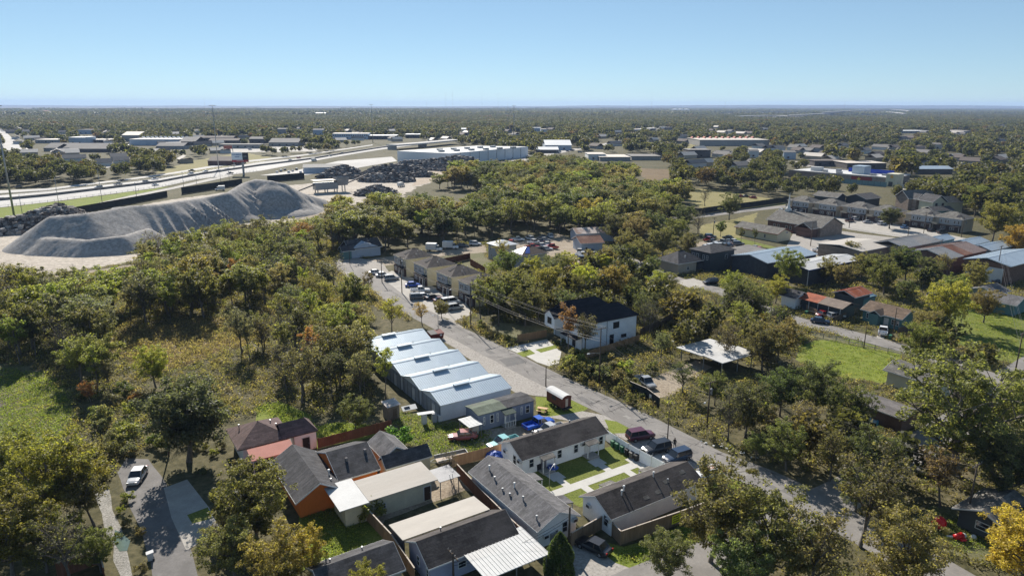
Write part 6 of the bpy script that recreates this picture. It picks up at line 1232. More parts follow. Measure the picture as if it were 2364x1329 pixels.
# distant buildings: (name, label, x0, x1, base y, height, depth, wall, roof, style)
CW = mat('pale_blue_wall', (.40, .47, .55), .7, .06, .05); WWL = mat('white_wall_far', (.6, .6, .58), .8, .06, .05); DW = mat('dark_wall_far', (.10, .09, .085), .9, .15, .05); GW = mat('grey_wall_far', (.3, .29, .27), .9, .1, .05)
CR = mat('cream_roof_far', (.55, .49, .42), .7, .08, .05); GR = mat('grey_roof_far', (.20, .185, .17), .9, .12, .05); BR = mat('brown_roof_far', (.14, .115, .10), .9, .12, .05); WR = mat('white_roof_far', (.72, .72, .70), .6, .05, .05); RR = mat('red_roof_far', (.33, .11, .08), .8, .1, .05)
FAR = [('shop', 'long low white-roofed shops at the far left beside the boulevard', 82, 140, 331, 5, 30, GW, CR, 'f'), ('blue_building', 'pale blue box building with white roof edge at the far left', 160, 196, 333, 9, 30, CW, WR, 'f'),
 ('shop', 'dark-fronted shops with thin white roof right of the pale blue box', 196, 252, 331, 5, 22, DW, CR, 'f'), ('shop', 'cream-roofed annex left of the long sawtooth warehouse', 282, 324, 327, 9, 35, GW, CR, 'g'),
 ('sawtooth_warehouse', 'long pale blue warehouse with a row of white skylight peaks', 300, 414, 336, 8, 40, CW, CR, 's'), ('shop', 'dark hall right of the sawtooth warehouse', 414, 452, 338, 6, 40, DW, GR, 'g'),
 ('apartment_block', 'brown-roofed apartment row behind the tall mast', 455, 540, 328, 6, 18, DW, BR, 'g'), ('apartment_block', 'lower brown-roofed apartment row in front of the other', 482, 552, 335, 6, 18, DW, BR, 'g'),
 ('apartment_block', 'brown apartment block at the right end of the rows', 575, 612, 331, 6, 20, DW, GR, 'g'), ('house', 'grey hip-roofed hall left of the large dark roof', 100, 132, 350, 4, 30, GW, GR, 'g'),
 ('shop', 'large plain dark grey roof among the trees on the left', 142, 248, 352, 4, 40, DW, GR, 'g'), ('shop', 'upper dark grey roof behind the larger one', 110, 175, 343, 4, 18, DW, GR, 'g'),
 ('shop', 'pale roofed low building in front of the sawtooth warehouse', 360, 425, 345, 4, 25, GW, GR, 'g'), ('motel', 'long blue-walled two-storey motel with white roof beyond the highway', 768, 850, 322, 9, 26, CW, CR, 'w'),
 ('shop', 'white flat-roofed store right of the blue motel', 850, 915, 322, 6, 30, DW, WR, 'f'), ('shop', 'white canopy roof at the right of the stores beyond the highway', 936, 972, 319, 6, 30, DW, WR, 'f'),
 ('shop', 'long grey roof among grey rooftops behind the billboard', 620, 690, 338, 5, 35, GW, GR, 'g'), ('shop', 'low grey-roofed block behind the red sign', 505, 600, 343, 5, 20, GW, GR, 'f'),
 ('brick_building', 'dark brick building with brown roof and white gable by the billboard', 479, 548, 382, 4, 24, mat('red_brick', (.2, .1, .1)), BR, 'g'), ('shop', 'pale blue shop with white roof beside the intersection', 1258, 1320, 347, 6, 40, CW, WR, 'g'),
 ('shop', 'small white-roofed shop in front of the pale blue one', 1238, 1290, 354, 4, 20, DW, WR, 'g'), ('shop', 'white box building at the left of the flat roofs behind the wood', 1358, 1398, 370, 6, 25, WWL, CR, 'f'),
 ('shop', 'flat mottled roofs behind the wood in the centre', 1385, 1455, 372, 4, 35, GW, CR, 'f'), ('shop', 'long flat grey roof right of the mottled ones', 1458, 1525, 370, 4, 30, GW, GR, 'f'),
 ('house', 'dark two-storey building with white cap left of the red-roofed warehouse', 1588, 1640, 364, 8, 20, DW, GR, 'f'), ('sawtooth_warehouse', 'long warehouse with red roof edge and white peaks', 1615, 1775, 337, 8, 60, GW, CR, 'r'),
 ('shop', 'small bright blue building in the far centre', 1230, 1249, 304, 8, 20, CW, WR, 'f'), ('shop', 'small cream building right of the blue one', 1249, 1262, 305, 6, 20, WWL, CR, 'f'),
 ('house', 'white gabled house among dark trees', 1728, 1752, 364, 7, 12, WWL, GR, 'g'), ('house', 'grey two-storey house left of the brick store', 1808, 1838, 368, 7, 12, CW, GR, 'g'),
 ('long_building', 'long low brown building behind the brick store', 1880, 1945, 384, 5, 15, DW, BR, 'f'), ('long_building', 'white canopy building behind the brick store', 1955, 2045, 390, 5, 25, DW, CR, 'f'),
 ('shed', 'long pale blue open shed right of the brick store', 2113, 2200, 402, 4, 15, DW, MROOF, 'g'), ('long_building', 'long low white building in the right distance', 2078, 2145, 308, 5, 40, GW, WR, 'f'),
 ('long_building', 'cream roofed building in the far right distance', 2190, 2240, 308, 5, 40, GW, CR, 'f'), ('warehouse', 'very distant long white warehouse left of the tall mast', 497, 580, 257, 12, 200, WWL, WR, 'f'),
 ('dome_building', 'distant orange domed building at far left', 88, 112, 262, 8, 60, RR, RR, 'g'), ('warehouse', 'distant white warehouse in the middle distance line', 905, 930, 254, 12, 150, WWL, WR, 'f'), ('warehouse', 'distant white roof strip right of centre', 1045, 1078, 258, 10, 150, WWL, WR, 'f'),
 ('warehouse', 'distant white strip building near the horizon centre', 1398, 1445, 255, 10, 150, WWL, WR, 'f'), ('warehouse', 'distant cream warehouse near the horizon on the right', 1765, 1800, 254, 10, 200, WWL, CR, 'f'), ('warehouse', 'distant long white warehouse near the overpasses', 1828, 1910, 258, 10, 150, WWL, CR, 'f'),
 ('warehouse', 'distant white warehouse right of the overpasses', 2055, 2092, 252, 12, 200, WWL, WR, 'f'), ('house', 'white roof alone in the left distance trees', 728, 752, 268, 8, 60, WWL, WR, 'g'), ('house', 'pale house in the distance right of the middle mast', 870, 885, 276, 8, 30, WWL, GR, 'g'),
 ('house', 'white house far beyond the blue motel', 1065, 1077, 308, 8, 14, WWL, WR, 'g'), ('house', 'cream roof in the distant wood centre', 1030, 1050, 270, 8, 40, WWL, CR, 'f'), ('house', 'blue-grey distant rooftops at the left above the boulevard shops', 180, 215, 310, 8, 30, CW, GR, 'f'),
 ('house', 'white roof in the distance beyond the store, right', 2072, 2085, 285, 7, 30, WWL, WR, 'g'), ('house', 'grey two-storey houses left of the blue motel', 722, 748, 312, 9, 14, CW, GR, 'g'), ('house', 'grey gabled houses above the grey rooftops', 640, 665, 310, 9, 14, GW, GR, 'g'),
 ('house', 'dark gabled house at right distance', 2155, 2175, 345, 6, 14, WWL, GR, 'g')]
for nm, lb, x0, x1, yb, hh, dp, wm, rm, st in FAR:
    a = G(x0, yb); b = G(x1, yb); w_ = (b - a).length; h = House(nm, lb, (a.x, a.y), 0, ang=math.degrees(math.atan2((b - a).y, (b - a).x)), px=False, cat='building')
    h.keep(0, 0, w_, dp, 4); CLEARPX.append((x0, P(a.x, a.y, hh)[1] - 1, x1, yb - 2)); q_ = MB()
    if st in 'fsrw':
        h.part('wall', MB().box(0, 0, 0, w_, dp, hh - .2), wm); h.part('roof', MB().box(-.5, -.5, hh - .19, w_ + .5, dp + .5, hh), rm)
        if st in 'sr':
            n_ = 11
            for i in range(n_): x = w_ * (i + .3) / n_; y = dp * .75; h.part('skylight', MB().add([(x, y, hh), (x + w_ * .035, y, hh), (x + w_ * .035, y + 8, hh), (x, y + 8, hh), (x + w_ * .017, y, hh + 2.4), (x + w_ * .017, y + 8, hh + 2.4)], [(0, 1, 4), (1, 2, 5, 4), (2, 3, 5), (3, 0, 4, 5)]), WR if st == 's' else RR)
        if st == 'w':
            for i in range(16): h.part('window', MB().box(w_ * (i + .3) / 16, -.2, 5, w_ * (i + .7) / 16, -.01, 7), GLASS)
    else:
        h.part('wall', MB().box(.4, .4, 0, w_ - .4, dp - .4, hh - .1), wm); h.gable(0, 0, w_, dp, hh, hh + dp * .13, m=rm, fascia=False)
    for i in range(int(w_ / 9) if hh >= 5 and w_ < 60 else 0): h.part('window', MB().box(4 + i * 9, -.15, 1.2, 6 + i * 9, .3, 2.8), GLASS)
# distant tanks, overpasses
for i, (x, y, r_) in enumerate(((1558, 259, 26), (1571, 259, 26), (1585, 259, 24))):
    g = G(x, y); e = empty('storage_tank', (g.x, g.y, 0), 0, ['left', 'middle', 'right'][i] + ' one of three distant white storage tanks near the horizon', 'tank', 'distant storage tanks'); MB().tube((0, 0, 0), (0, 0, 22), r_, r_, 20).build('tank_wall', WR, e); MB().tube((0, 0, 22), (0, 0, 26), r_, r_ * .3, 20).build('tank_roof', WR, e)
def viaduct(label, px, w, z, th=1.6, m=HWY):
    pts = [G(*p, z) for p in px]; c = smooth_line(pts, 60); e = empty('overpass', (c[0].x, c[0].y, 0), 0, label, 'overpass'); o = c[0]; mb = MB(); sup = []
    for i in range(len(c) - 1):
        a, b = c[i] - o, c[i + 1] - o; d = (b - a).normalized(); n = Vector((-d.y, d.x)) * w / 2
        mb.slab([(a.x - n.x, a.y - n.y, z), (b.x - n.x, b.y - n.y, z), (b.x + n.x, b.y + n.y, z), (a.x + n.x, a.y + n.y, z)], th)
        MB().box(a.x - w * .3, a.y - 1, 0, a.x + w * .3, a.y + 1, z - th - .01).build('pier', CONC, e)
    mb.build('deck', m, e)
viaduct('nearer concrete overpass at the end of the avenue', [(1452, 299), (1478, 298), (1508, 295)], 16, 8); viaduct('long distant stacked interchange ramp on the right', [(1820, 266), (1900, 262), (1960, 258), (2040, 258), (2090, 262)], 14, 16)
viaduct('curving distant interchange ramp above the other', [(1900, 259), (2000, 254), (2060, 253), (2100, 256)], 14, 22); viaduct('low distant highway deck at the right of centre', [(1700, 268), (1780, 266), (1840, 268)], 18, 10)
viaduct('underpass bridge where the highway meets the distant avenue', [(905, 334), (975, 329), (1050, 322)], 18, 6)
# high mast lights and far towers
def mast(px, ytop, lb, r=.45):
    z = hgt(px, ytop); g = G(*px); e = empty('high_mast_light', (g.x, g.y, 0), 0, lb, 'light mast', 'tall highway light masts'); MB().tube((0, 0, 0), (0, 0, z), r, r * .4, 8).build('mast_shaft', METAL, e, smooth=True)
    rg_ = MB()
    for k in range(8):
        a = k * math.pi / 4; rg_.tube((0, 0, z - .4), (2.2 * math.cos(a), 2.2 * math.sin(a), z - .5), .07, .07, 4)
    r2 = rg_.build('lamp_ring', METAL, e)
    for k in range(8): a = k * math.pi / 4; MB().box(2.2 * math.cos(a) - .5, 2.2 * math.sin(a) - .35, z - .8, 2.2 * math.cos(a) + .5, 2.2 * math.sin(a) + .35, z - .4).build('lamp', METAL, r2)
mast((33, 500), 241, 'nearest light mast, at the left edge of the highway', .5); mast((505, 391), 242, 'second light mast, left of the billboard', .45); mast((861, 330), 241, 'third light mast, beyond the blue motel', .5); mast((1186, 330), 243, 'fourth light mast, beyond the white warehouse', .6)
for x, yt, yb in ((1030, 200, 285), (1046, 196, 287), (1113, 198, 284), (1150, 205, 286), (1502, 196, 288), (477, 224, 285), (986, 232, 286), (1172, 238, 288), (1452, 238, 290), (1671, 233, 286), (1945, 235, 284), (795, 246, 288)):
    g = G(x, yb); z = hgt((x, yb), yt); s = P(g.x, g.y, 0)[2] / CF; MB().tube((0, 0, 0), (0, 0, z), s * .22, s * .12, 4).build('radio_mast', METAL, None, loc=(g.x, g.y, 0))
for i, o in enumerate([q for q in COL.objects if q.name.startswith('radio_mast')]): tag(o, 'thin distant radio mast rising above the horizon', 'mast', 'radio masts on the horizon')
# ================================================================ FENCES AND YARD THINGS
h = None
fence('wood_fence', 'weathered board fence with pale cap rail before the right white duplex', [(1318, 1262), (1395, 1218), (1432, 1258), (1570, 1210), (1650, 1180)], 1.9, FENCEW, CAPW)
sg = G(1559, 1213); sgn = empty('yellow_sign', (sg.x, sg.y - .12, 0), R(33), 'small yellow sign with dark lettering hung on the board fence', 'sign')
MB().box(-.75, -.05, .55, .75, -.02, 1.75).build('sign_board', mat('sign_yellow', (.62, .62, .03), .6, .05, 1), sgn)
INK = mat('dark_ink', (.02, .02, .02), .7, .05, 1)
[marks(-.55, .55, z_, .2, -.051, n_, INK, sgn, i_) for i_, (z_, n_) in enumerate(((1.38, 5), (1.05, 6), (.74, 5)))]
fence('wood_fence', 'red-brown fence with pale cap rail between the grey duplex and the dark bungalow', [(1055, 1098), (1112, 1160), (1170, 1220), (1215, 1262)], 1.9, FENCER, CAPW)
fence('wood_fence', 'tan board fence running from the duplex to the rusty flatbed', [(1045, 1078), (1160, 1048)], 1.8, FENCEN)
fence('wood_fence', 'fence with pale cap rail from the cream cottage down to the bottom edge', [(795, 1140), (850, 1205), (905, 1265), (958, 1345)], 1.9, FENCEW, CAPW)
fence('wood_fence', 'dark red-brown fence along the bright green weeds', [(735, 1035), (800, 1018), (905, 990)], 1.7, FENCER)
fence('vinyl_fence', 'white vinyl fence between the courtyard and the parked cars', [(1398, 1016), (1450, 1050), (1560, 1110), (1625, 1150)], 1.9, S_WHITE, kind='sheet', postm=WHITE)
fence('wood_fence', 'new tan fence left of the large white house', [(1195, 790), (1262, 778)], 1.8, FENCEN)
fence('wood_fence', 'tan fence along the long side of the large white house', [(1352, 830), (1475, 790)], 1.8, FENCEN)
fence('wood_fence', 'dark board fence behind the large white house', [(1478, 775), (1560, 735), (1620, 700)], 1.8, FENCED)
fence('gate_fence', 'black screened gate on a pale rail beside the old jeep', [(1453, 903), (1492, 920), (1522, 943)], 2.0, BLACKNET, CAPW, kind='mesh', sec=3)
gq = G(1505, 928); w_ = empty('white_notice', (gq.x - .1, gq.y - .15, 0), R(-36), 'white notice board on the black gate', 'sign'); MB().box(-.5, -.05, .7, .5, -.02, 1.5).build('notice_board', WHITE, w_); MB().box(-.05, -.065, 1.02, .5, -.051, 1.14).build('dark_line', INK, w_)
fence('wood_fence', 'board fence behind the cream townhouses, in two browns', [(1020, 612), (1085, 598), (1086, 612), (1120, 632)], 2.2, FENCER)
fence('mesh_fence', 'long black screened fence beyond the church road', [(1600, 497), (1660, 488), (1740, 478), (1822, 466)], 3.0, BLACKNET, kind='mesh', sec=4)
fence('rail_fence', 'low wooden fence in front of the salmon-roofed house', [(1850, 712), (1885, 728)], 1.6, FENCEW)
fence('wood_fence', 'grey fence between the salmon-roofed house and the teal house', [(1925, 745), (1980, 722)], 1.6, FENCED)
fence('wood_fence', 'short grey fence beside the white pickup and teal house', [(2072, 772), (2110, 765)], 1.7, FENCED)
fence('wood_fence', 'brown fence at the bottom left corner by the dead trunk', [(135, 1335), (232, 1300), (245, 1345)], 2.0, FENCER, CAPW)
fence('chain_fence', 'thin wire fence at the edge of the bright lawn', [(1872, 775), (1990, 800), (2080, 822)], 1.1, METAL, kind='rail', sec=3)
def simple(name, label, px, cat, parts, rz=33, z=0, group=None):
    g = G(*px); e = empty(name, (g.x, g.y, z), R(rz), label, cat, group)
    for n, mb, m in parts: mb.build(n, m, e)
    return e
def bin_(px, m, label, group):
    w1, _ = wheelmesh(.12)
    e = simple('wheelie_bin', label, px, 'bin', [('bin_body', MB().add([(-.24, -.28, .05), (.24, -.28, .05), (.24, .28, .05), (-.24, .28, .05), (-.3, -.36, .98), (.3, -.36, .98), (.3, .36, .98), (-.3, .36, .98)], [(0, 3, 2, 1), (4, 5, 6, 7), (0, 1, 5, 4), (1, 2, 6, 5), (2, 3, 7, 6), (3, 0, 4, 7)]), m), ('lid', MB().slab([(-.33, -.4, 1.04), (.33, -.4, 1.04), (.33, .4, 1.12), (-.33, .4, 1.12)], .06), m)], -57, group=group)
    put('wheel', w1, e, (-.2, .3, .12), R(90)); put('wheel', w1, e, (.2, .3, .12), R(90)); return e
BG = mat('bin_green', (.03, .13, .07), .5, .1, 1); BK = mat('bin_black', (.02, .02, .022), .5, .1, 1); BGY = mat('bin_grey', (.14, .13, .12), .5, .1, 1)
for i, (px, m, lb) in enumerate((((1415, 1030), BG, 'first green wheelie bin by the vinyl fence, nearest the white duplex'), ((1425, 1036), BG, 'middle green wheelie bin of the three by the vinyl fence'), ((1437, 1043), BG, 'third green wheelie bin by the vinyl fence, beside the black ones'), ((1448, 1050), BK, 'black wheelie bin next to the green ones'), ((1458, 1057), BGY, 'grey-topped wheelie bin by the vinyl fence'), ((1469, 1063), BK, 'last black bin by the vinyl fence, lying low in shadow'), ((1243, 1085), BK, 'black wheelie bin against the duplex wall by its left porch'), ((2055, 783), BG, 'green wheelie bin behind the white pickup'), ((1861, 727), BG, 'green bin against the low fence of the salmon-roofed house'), ((808, 637), BK, 'black wheelie bin with white lid at the lane above the storage sheds'), ((348, 1292), mat('pale_bin', (.5, .5, .5), .6, .1, 1), 'pale bin standing on the edge of the tree-shaded lane'))): bin_(px, m, lb, 'wheelie bins')
simple('picnic_table', 'pale wooden picnic table on the grass by the slate blue house', (1252, 950), 'table', [('tabletop', MB().box(-.9, -.38, .7, .9, .38, .75), mat('pale_pine', (.55, .36, .2), .8, .15, 2)), ('bench', MB().box(-.9, -.85, .42, .9, -.58, .46), mat('pale_pine', (.5, .4, .2))), ('bench', MB().box(-.9, .58, .42, .9, .85, .46), mat('pale_pine', (.5, .4, .2))), ('leg_frame', MB().box(-.65, -.75, 0, -.57, .75, .41).box(.57, -.75, 0, .65, .75, .41).box(-.65, -.3, .42, -.57, .3, .69).box(.57, -.3, .42, .65, .3, .69), mat('pale_pine', (.5, .4, .2)))], rz=-20)
simple('dumpster', 'dark red dumpster beside the farthest storage shed', (1006, 782), 'dumpster', [('container', MB().add([(-1.5, -.8, .15), (1.5, -.8, .15), (1.5, .9, .15), (-1.5, .9, .15), (-1.7, -1, 1.5), (1.7, -1, 1.5), (1.7, 1, 1.9), (-1.7, 1, 1.9)], [(0, 3, 2, 1), (0, 1, 5, 4), (1, 2, 6, 5), (2, 3, 7, 6), (3, 0, 4, 7), (4, 5, 6, 7)]), mat('dumpster_red', (.16, .03, .025), .7, .2, 1, stain=(.08, .04, .03))), ('lid', MB().slab([(-1.72, -1.02, 1.56), (0, -1.02, 1.56), (0, 1.02, 1.97), (-1.72, 1.02, 1.97)], .05), TRIMDK), ('label_plate', MB().box(.6, -1.04, .9, 1.1, -.96, 1.3), WHITE)], rz=33)
simple('outdoor_cabinet', 'cream upright cabinet beside the striped awning of the slate blue house', (1094, 1000), 'cabinet', [('cabinet_body', MB().box(-.6, -.6, 0, .6, .6, 2.0), MCREAM), ('cabinet_lid', MB().box(-.65, -.65, 2.01, .65, .65, 2.1), MWHITE)], rz=33)
aw = House('striped_awning', 'white slatted awning at the left end of the slate blue house', (1078, 985), 2.2, cat='awning'); 
for k in range(9): aw.part('slat', MB().box(.1, k * .42 - .5, 2.2 - k * .0, 2.6, k * .42 - .22, 2.26), WHITE)
for x in (.2, 2.4):
    for y in (-.4, 2.8): aw.part('post', MB().box(x, y, 0, x + .08, y + .08, 2.19), METAL)
simple('junk_fridges', 'white refrigerators and sheets dumped behind the near storage shed', (995, 975), 'junk', [('refrigerator', MB().box(-1.6, -.4, 0, -.8, .4, 1.8), WHITE), ('refrigerator', MB().box(.2, -.4, 0, 1.0, .4, 1.6), S_GREY), ('washer', MB().box(1.2, -.4, 0, 1.9, .3, 1.1), WHITE), ('sheet', MB().slab([(-2.4, -.6, 2.1), (.6, -.5, 1.9), (.6, .3, 2.0), (-2.4, .2, 2.2)], .05), WHITE)], rz=25)
simple('door_panel', 'white door panel with small panes lying in the weeds by the shed', (945, 948), 'panel', [('panel', MB().slab([(-1.3, -.6, .4), (1.3, -.6, .5), (1.3, .6, .9), (-1.3, .6, .8)], .06), WHITE), ('pane', MB().slab([(-.9, -.3, .56), (.1, -.3, .6), (.1, .3, .79), (-.9, .3, .75)], .03), GLASS)], rz=25)
simple('flatbed_trailer', 'flatbed trailer with pale plank deck and rails beside the tan fence', (1045, 1062), 'trailer', [('deck', MB().box(-2.6, -1, .5, 2.4, 1, .6), mat('pale_planks', (.42, .34, .27), .8, .2, 1)), ('side_rail', MB().box(-2.6, -1.05, .61, 2.4, -1.0, .95).box(-2.6, 1.0, .61, 2.4, 1.05, .95).box(2.35, -1, .61, 2.4, 1, .95), METAL), ('wheel', MB().tube((0, -1.25, .32), (0, -1.06, .32), .32, .32, 12), TYRE), ('wheel', MB().tube((0, 1.06, .32), (0, 1.25, .32), .32, .32, 12), TYRE), ('tow_bar', MB().tube((-2.6, -.6, .5), (-3.8, 0, .45), .05).tube((-2.6, .6, .5), (-3.8, 0, .45), .05), METAL)], rz=24)
for px, s, lb in (((1142, 1060), 1.6, 'crumpled blue tarp bundle at the left end of the white duplex'), ((1276, 1083), .9, 'round blue tarp bundle on the left porch of the white duplex')):
    g = G(*px); mb = MB(); n = 14; rr = random.Random(int(px[0])); v = []; f = []
    for j in range(8):
        for i in range(n):
            a = i * 2 * math.pi / n; q = math.sin(math.pi * (j + .8) / 8.6); v.append((math.cos(a) * q * s * rr.uniform(.75, 1.1), math.sin(a) * q * s * .7 * rr.uniform(.8, 1.1), (1 - math.cos(math.pi * j / 8)) * s * .42 * rr.uniform(.9, 1.1)))
    for j in range(7):
        for i in range(n): f.append((j * n + i, j * n + (i + 1) % n, (j + 1) * n + (i + 1) % n, (j + 1) * n + i))
    f.append(tuple(range(7 * n, 8 * n))); tag(mb.add(v, f).build('tarp_bundle', BLUETARP, None, loc=(g.x, g.y, .02)), lb, 'tarp')
simple('pool_cover', 'pale blue and white plastic pool slide cover lying in the shaded yard', (1975, 968), 'pool cover', [('cover', MB().slab([(-3.2, -.7, .7), (3.2, -.9, .5), (3.2, .9, .7), (-3.2, .9, .9)], .1), mat('pale_blue_plastic', (.42, .58, .66), .5, .15, 1, stain=(.6, .65, .68))), ('blue_end', MB().box(3.21, -.9, 0, 3.5, .9, .75), mat('sky_blue_plastic', (.08, .32, .5), .5, .1, 1))], rz=-30)
REDP = mat('red_inflatable', (.62, .02, .02), .35, .1, 1)
def ball(name, label, px, r, m, z=0, cat='decoration'):
    g = G(*px); mb = MB(); n = 16; v = []; f = []
    for j in range(1, 10):
        for i in range(n): a = i * 2 * math.pi / n; b = math.pi * j / 10; v.append((math.sin(b) * math.cos(a) * r, math.sin(b) * math.sin(a) * r, r - math.cos(b) * r + z))
    for j in range(8):
        for i in range(n): f.append((j * n + i, j * n + (i + 1) % n, (j + 1) * n + (i + 1) % n, (j + 1) * n + i))
    f += [tuple(range(n))[::-1], tuple(range(8 * n, 9 * n))]
    return tag(mb.add(v, f).build(name, m, None, smooth=True, loc=(g.x, g.y, 0)), label, cat)
ball('inflatable_ball', 'big round red inflatable ornament on the front yard grass', (2166, 1219), .85, REDP)
sn = empty('inflatable_figure', (G(2215, 1245).x, G(2215, 1245).y, 0), 0, 'slumped red and white inflatable yard figure right of the red ball', 'decoration')
MB().tube((-.7, 0, .35), (.4, .2, .45), .35, .45, 10).build('body', REDP, sn, smooth=True); MB().tube((.4, .2, .45), (.9, .3, .4), .4, .2, 10).build('head', WHITE, sn, smooth=True); MB().tube((-.2, -.5, .25), (.5, -.4, .25), .18, .18, 8).build('arm', REDP, sn); MB().tube((-.7, .3, .2), (-1.3, .5, .15), .2, .15, 8).build('leg', WHITE, sn)
cn = empty('candy_cane', (G(2137, 1212).x, G(2137, 1212).y, 0), 0, 'thin red and white striped yard stake left of the red ball', 'decoration')
for k in range(6): MB().tube((0, 0, k * .25), (.04, 0, k * .25 + .25), .1, .1, 8).build('stripe', REDP if k % 2 else WHITE, cn)
for px, lb in (((2111, 1205), 'small white yard light at the front grass edge'), ((2247, 1243), 'small white ornament right of the slumped figure')): ball('yard_ornament', lb, px, .3, WHITE)
# litter along the street
lm = MB(); rr = random.Random(5); g0 = G(1670, 1032)
for k in range(26): x, y = rr.gauss(0, 2.2), rr.gauss(0, .6); s = rr.uniform(.08, .3); a = rr.uniform(0, 3); lm.slab([(x + s * math.cos(a + q), y + s * math.sin(a + q), .1 + rr.uniform(0, .25)) for q in (0, 1.5, 3.1, 4.6)], .05)
tag(lm.build('roadside_litter', WHITE, None, loc=(g0.x, g0.y, 0), rz=R(-40)), 'scatter of white litter under the bushes beside the street', 'litter', kind='stuff')
# person standing at the street edge
def person(px, label, ang, coat=(.012, .012, .014)):
    g = G(*px); e = empty('person', (g.x, g.y, 0), R(ang), label, 'person')
    P_ = [(0, 0, .95), (0, 0, 1.15), (0, .0, 1.38), (0, .02, 1.5), (0, .03, 1.62), (.1, 0, .9), (.12, .04, .5), (.13, 0, .08), (.14, .12, .04), (-.1, 0, .9), (-.12, -.02, .5), (-.13, -.04, .08), (-.14, .08, .04), (.2, 0, 1.4), (.27, .02, 1.14), (.22, .2, .98), (-.2, 0, 1.4), (-.27, .0, 1.12), (-.24, .16, .92)]
    E_ = [(0, 1), (1, 2), (2, 3), (3, 4), (0, 5), (5, 6), (6, 7), (7, 8), (0, 9), (9, 10), (10, 11), (11, 12), (2, 13), (13, 14), (14, 15), (2, 16), (16, 17), (17, 18)]
    Rd = [.15, .14, .16, .055, .1, .1, .075, .05, .04, .1, .075, .05, .04, .075, .05, .035, .075, .05, .035]
    me = bpy.data.meshes.new('body'); me.from_pydata(P_, E_, []); o = bpy.data.objects.new('body', me); COL.objects.link(o); o.parent = e
    sk = o.modifiers.new('skin', 'SKIN'); 
    for i, r in enumerate(Rd): me.skin_vertices[0].data[i].radius = (r, r * .85)
    me.skin_vertices[0].data[0].use_root = True; o.modifiers.new('sub', 'SUBSURF').levels = 1
    me.materials.append(mat('black_clothes', coat, .9, .2, 3))
    MB().tube((0, .03, 1.56), (0, .03, 1.78), .1, .085, 10).build('head', mat('skin', (.2, .11, .075), .7, .1, 3), e, smooth=True); MB().tube((0, .01, 1.66), (0, .01, 1.81), .11, .08, 10).build('hood', mat('black_clothes', coat), e, smooth=True)
    return e
def safe_person(*a):
    try: return person(*a)
    except Exception as ex: print('person failed', ex)
safe_person((1557, 1034), 'person in black hooded clothes standing at the street edge between the parked cars', 150)
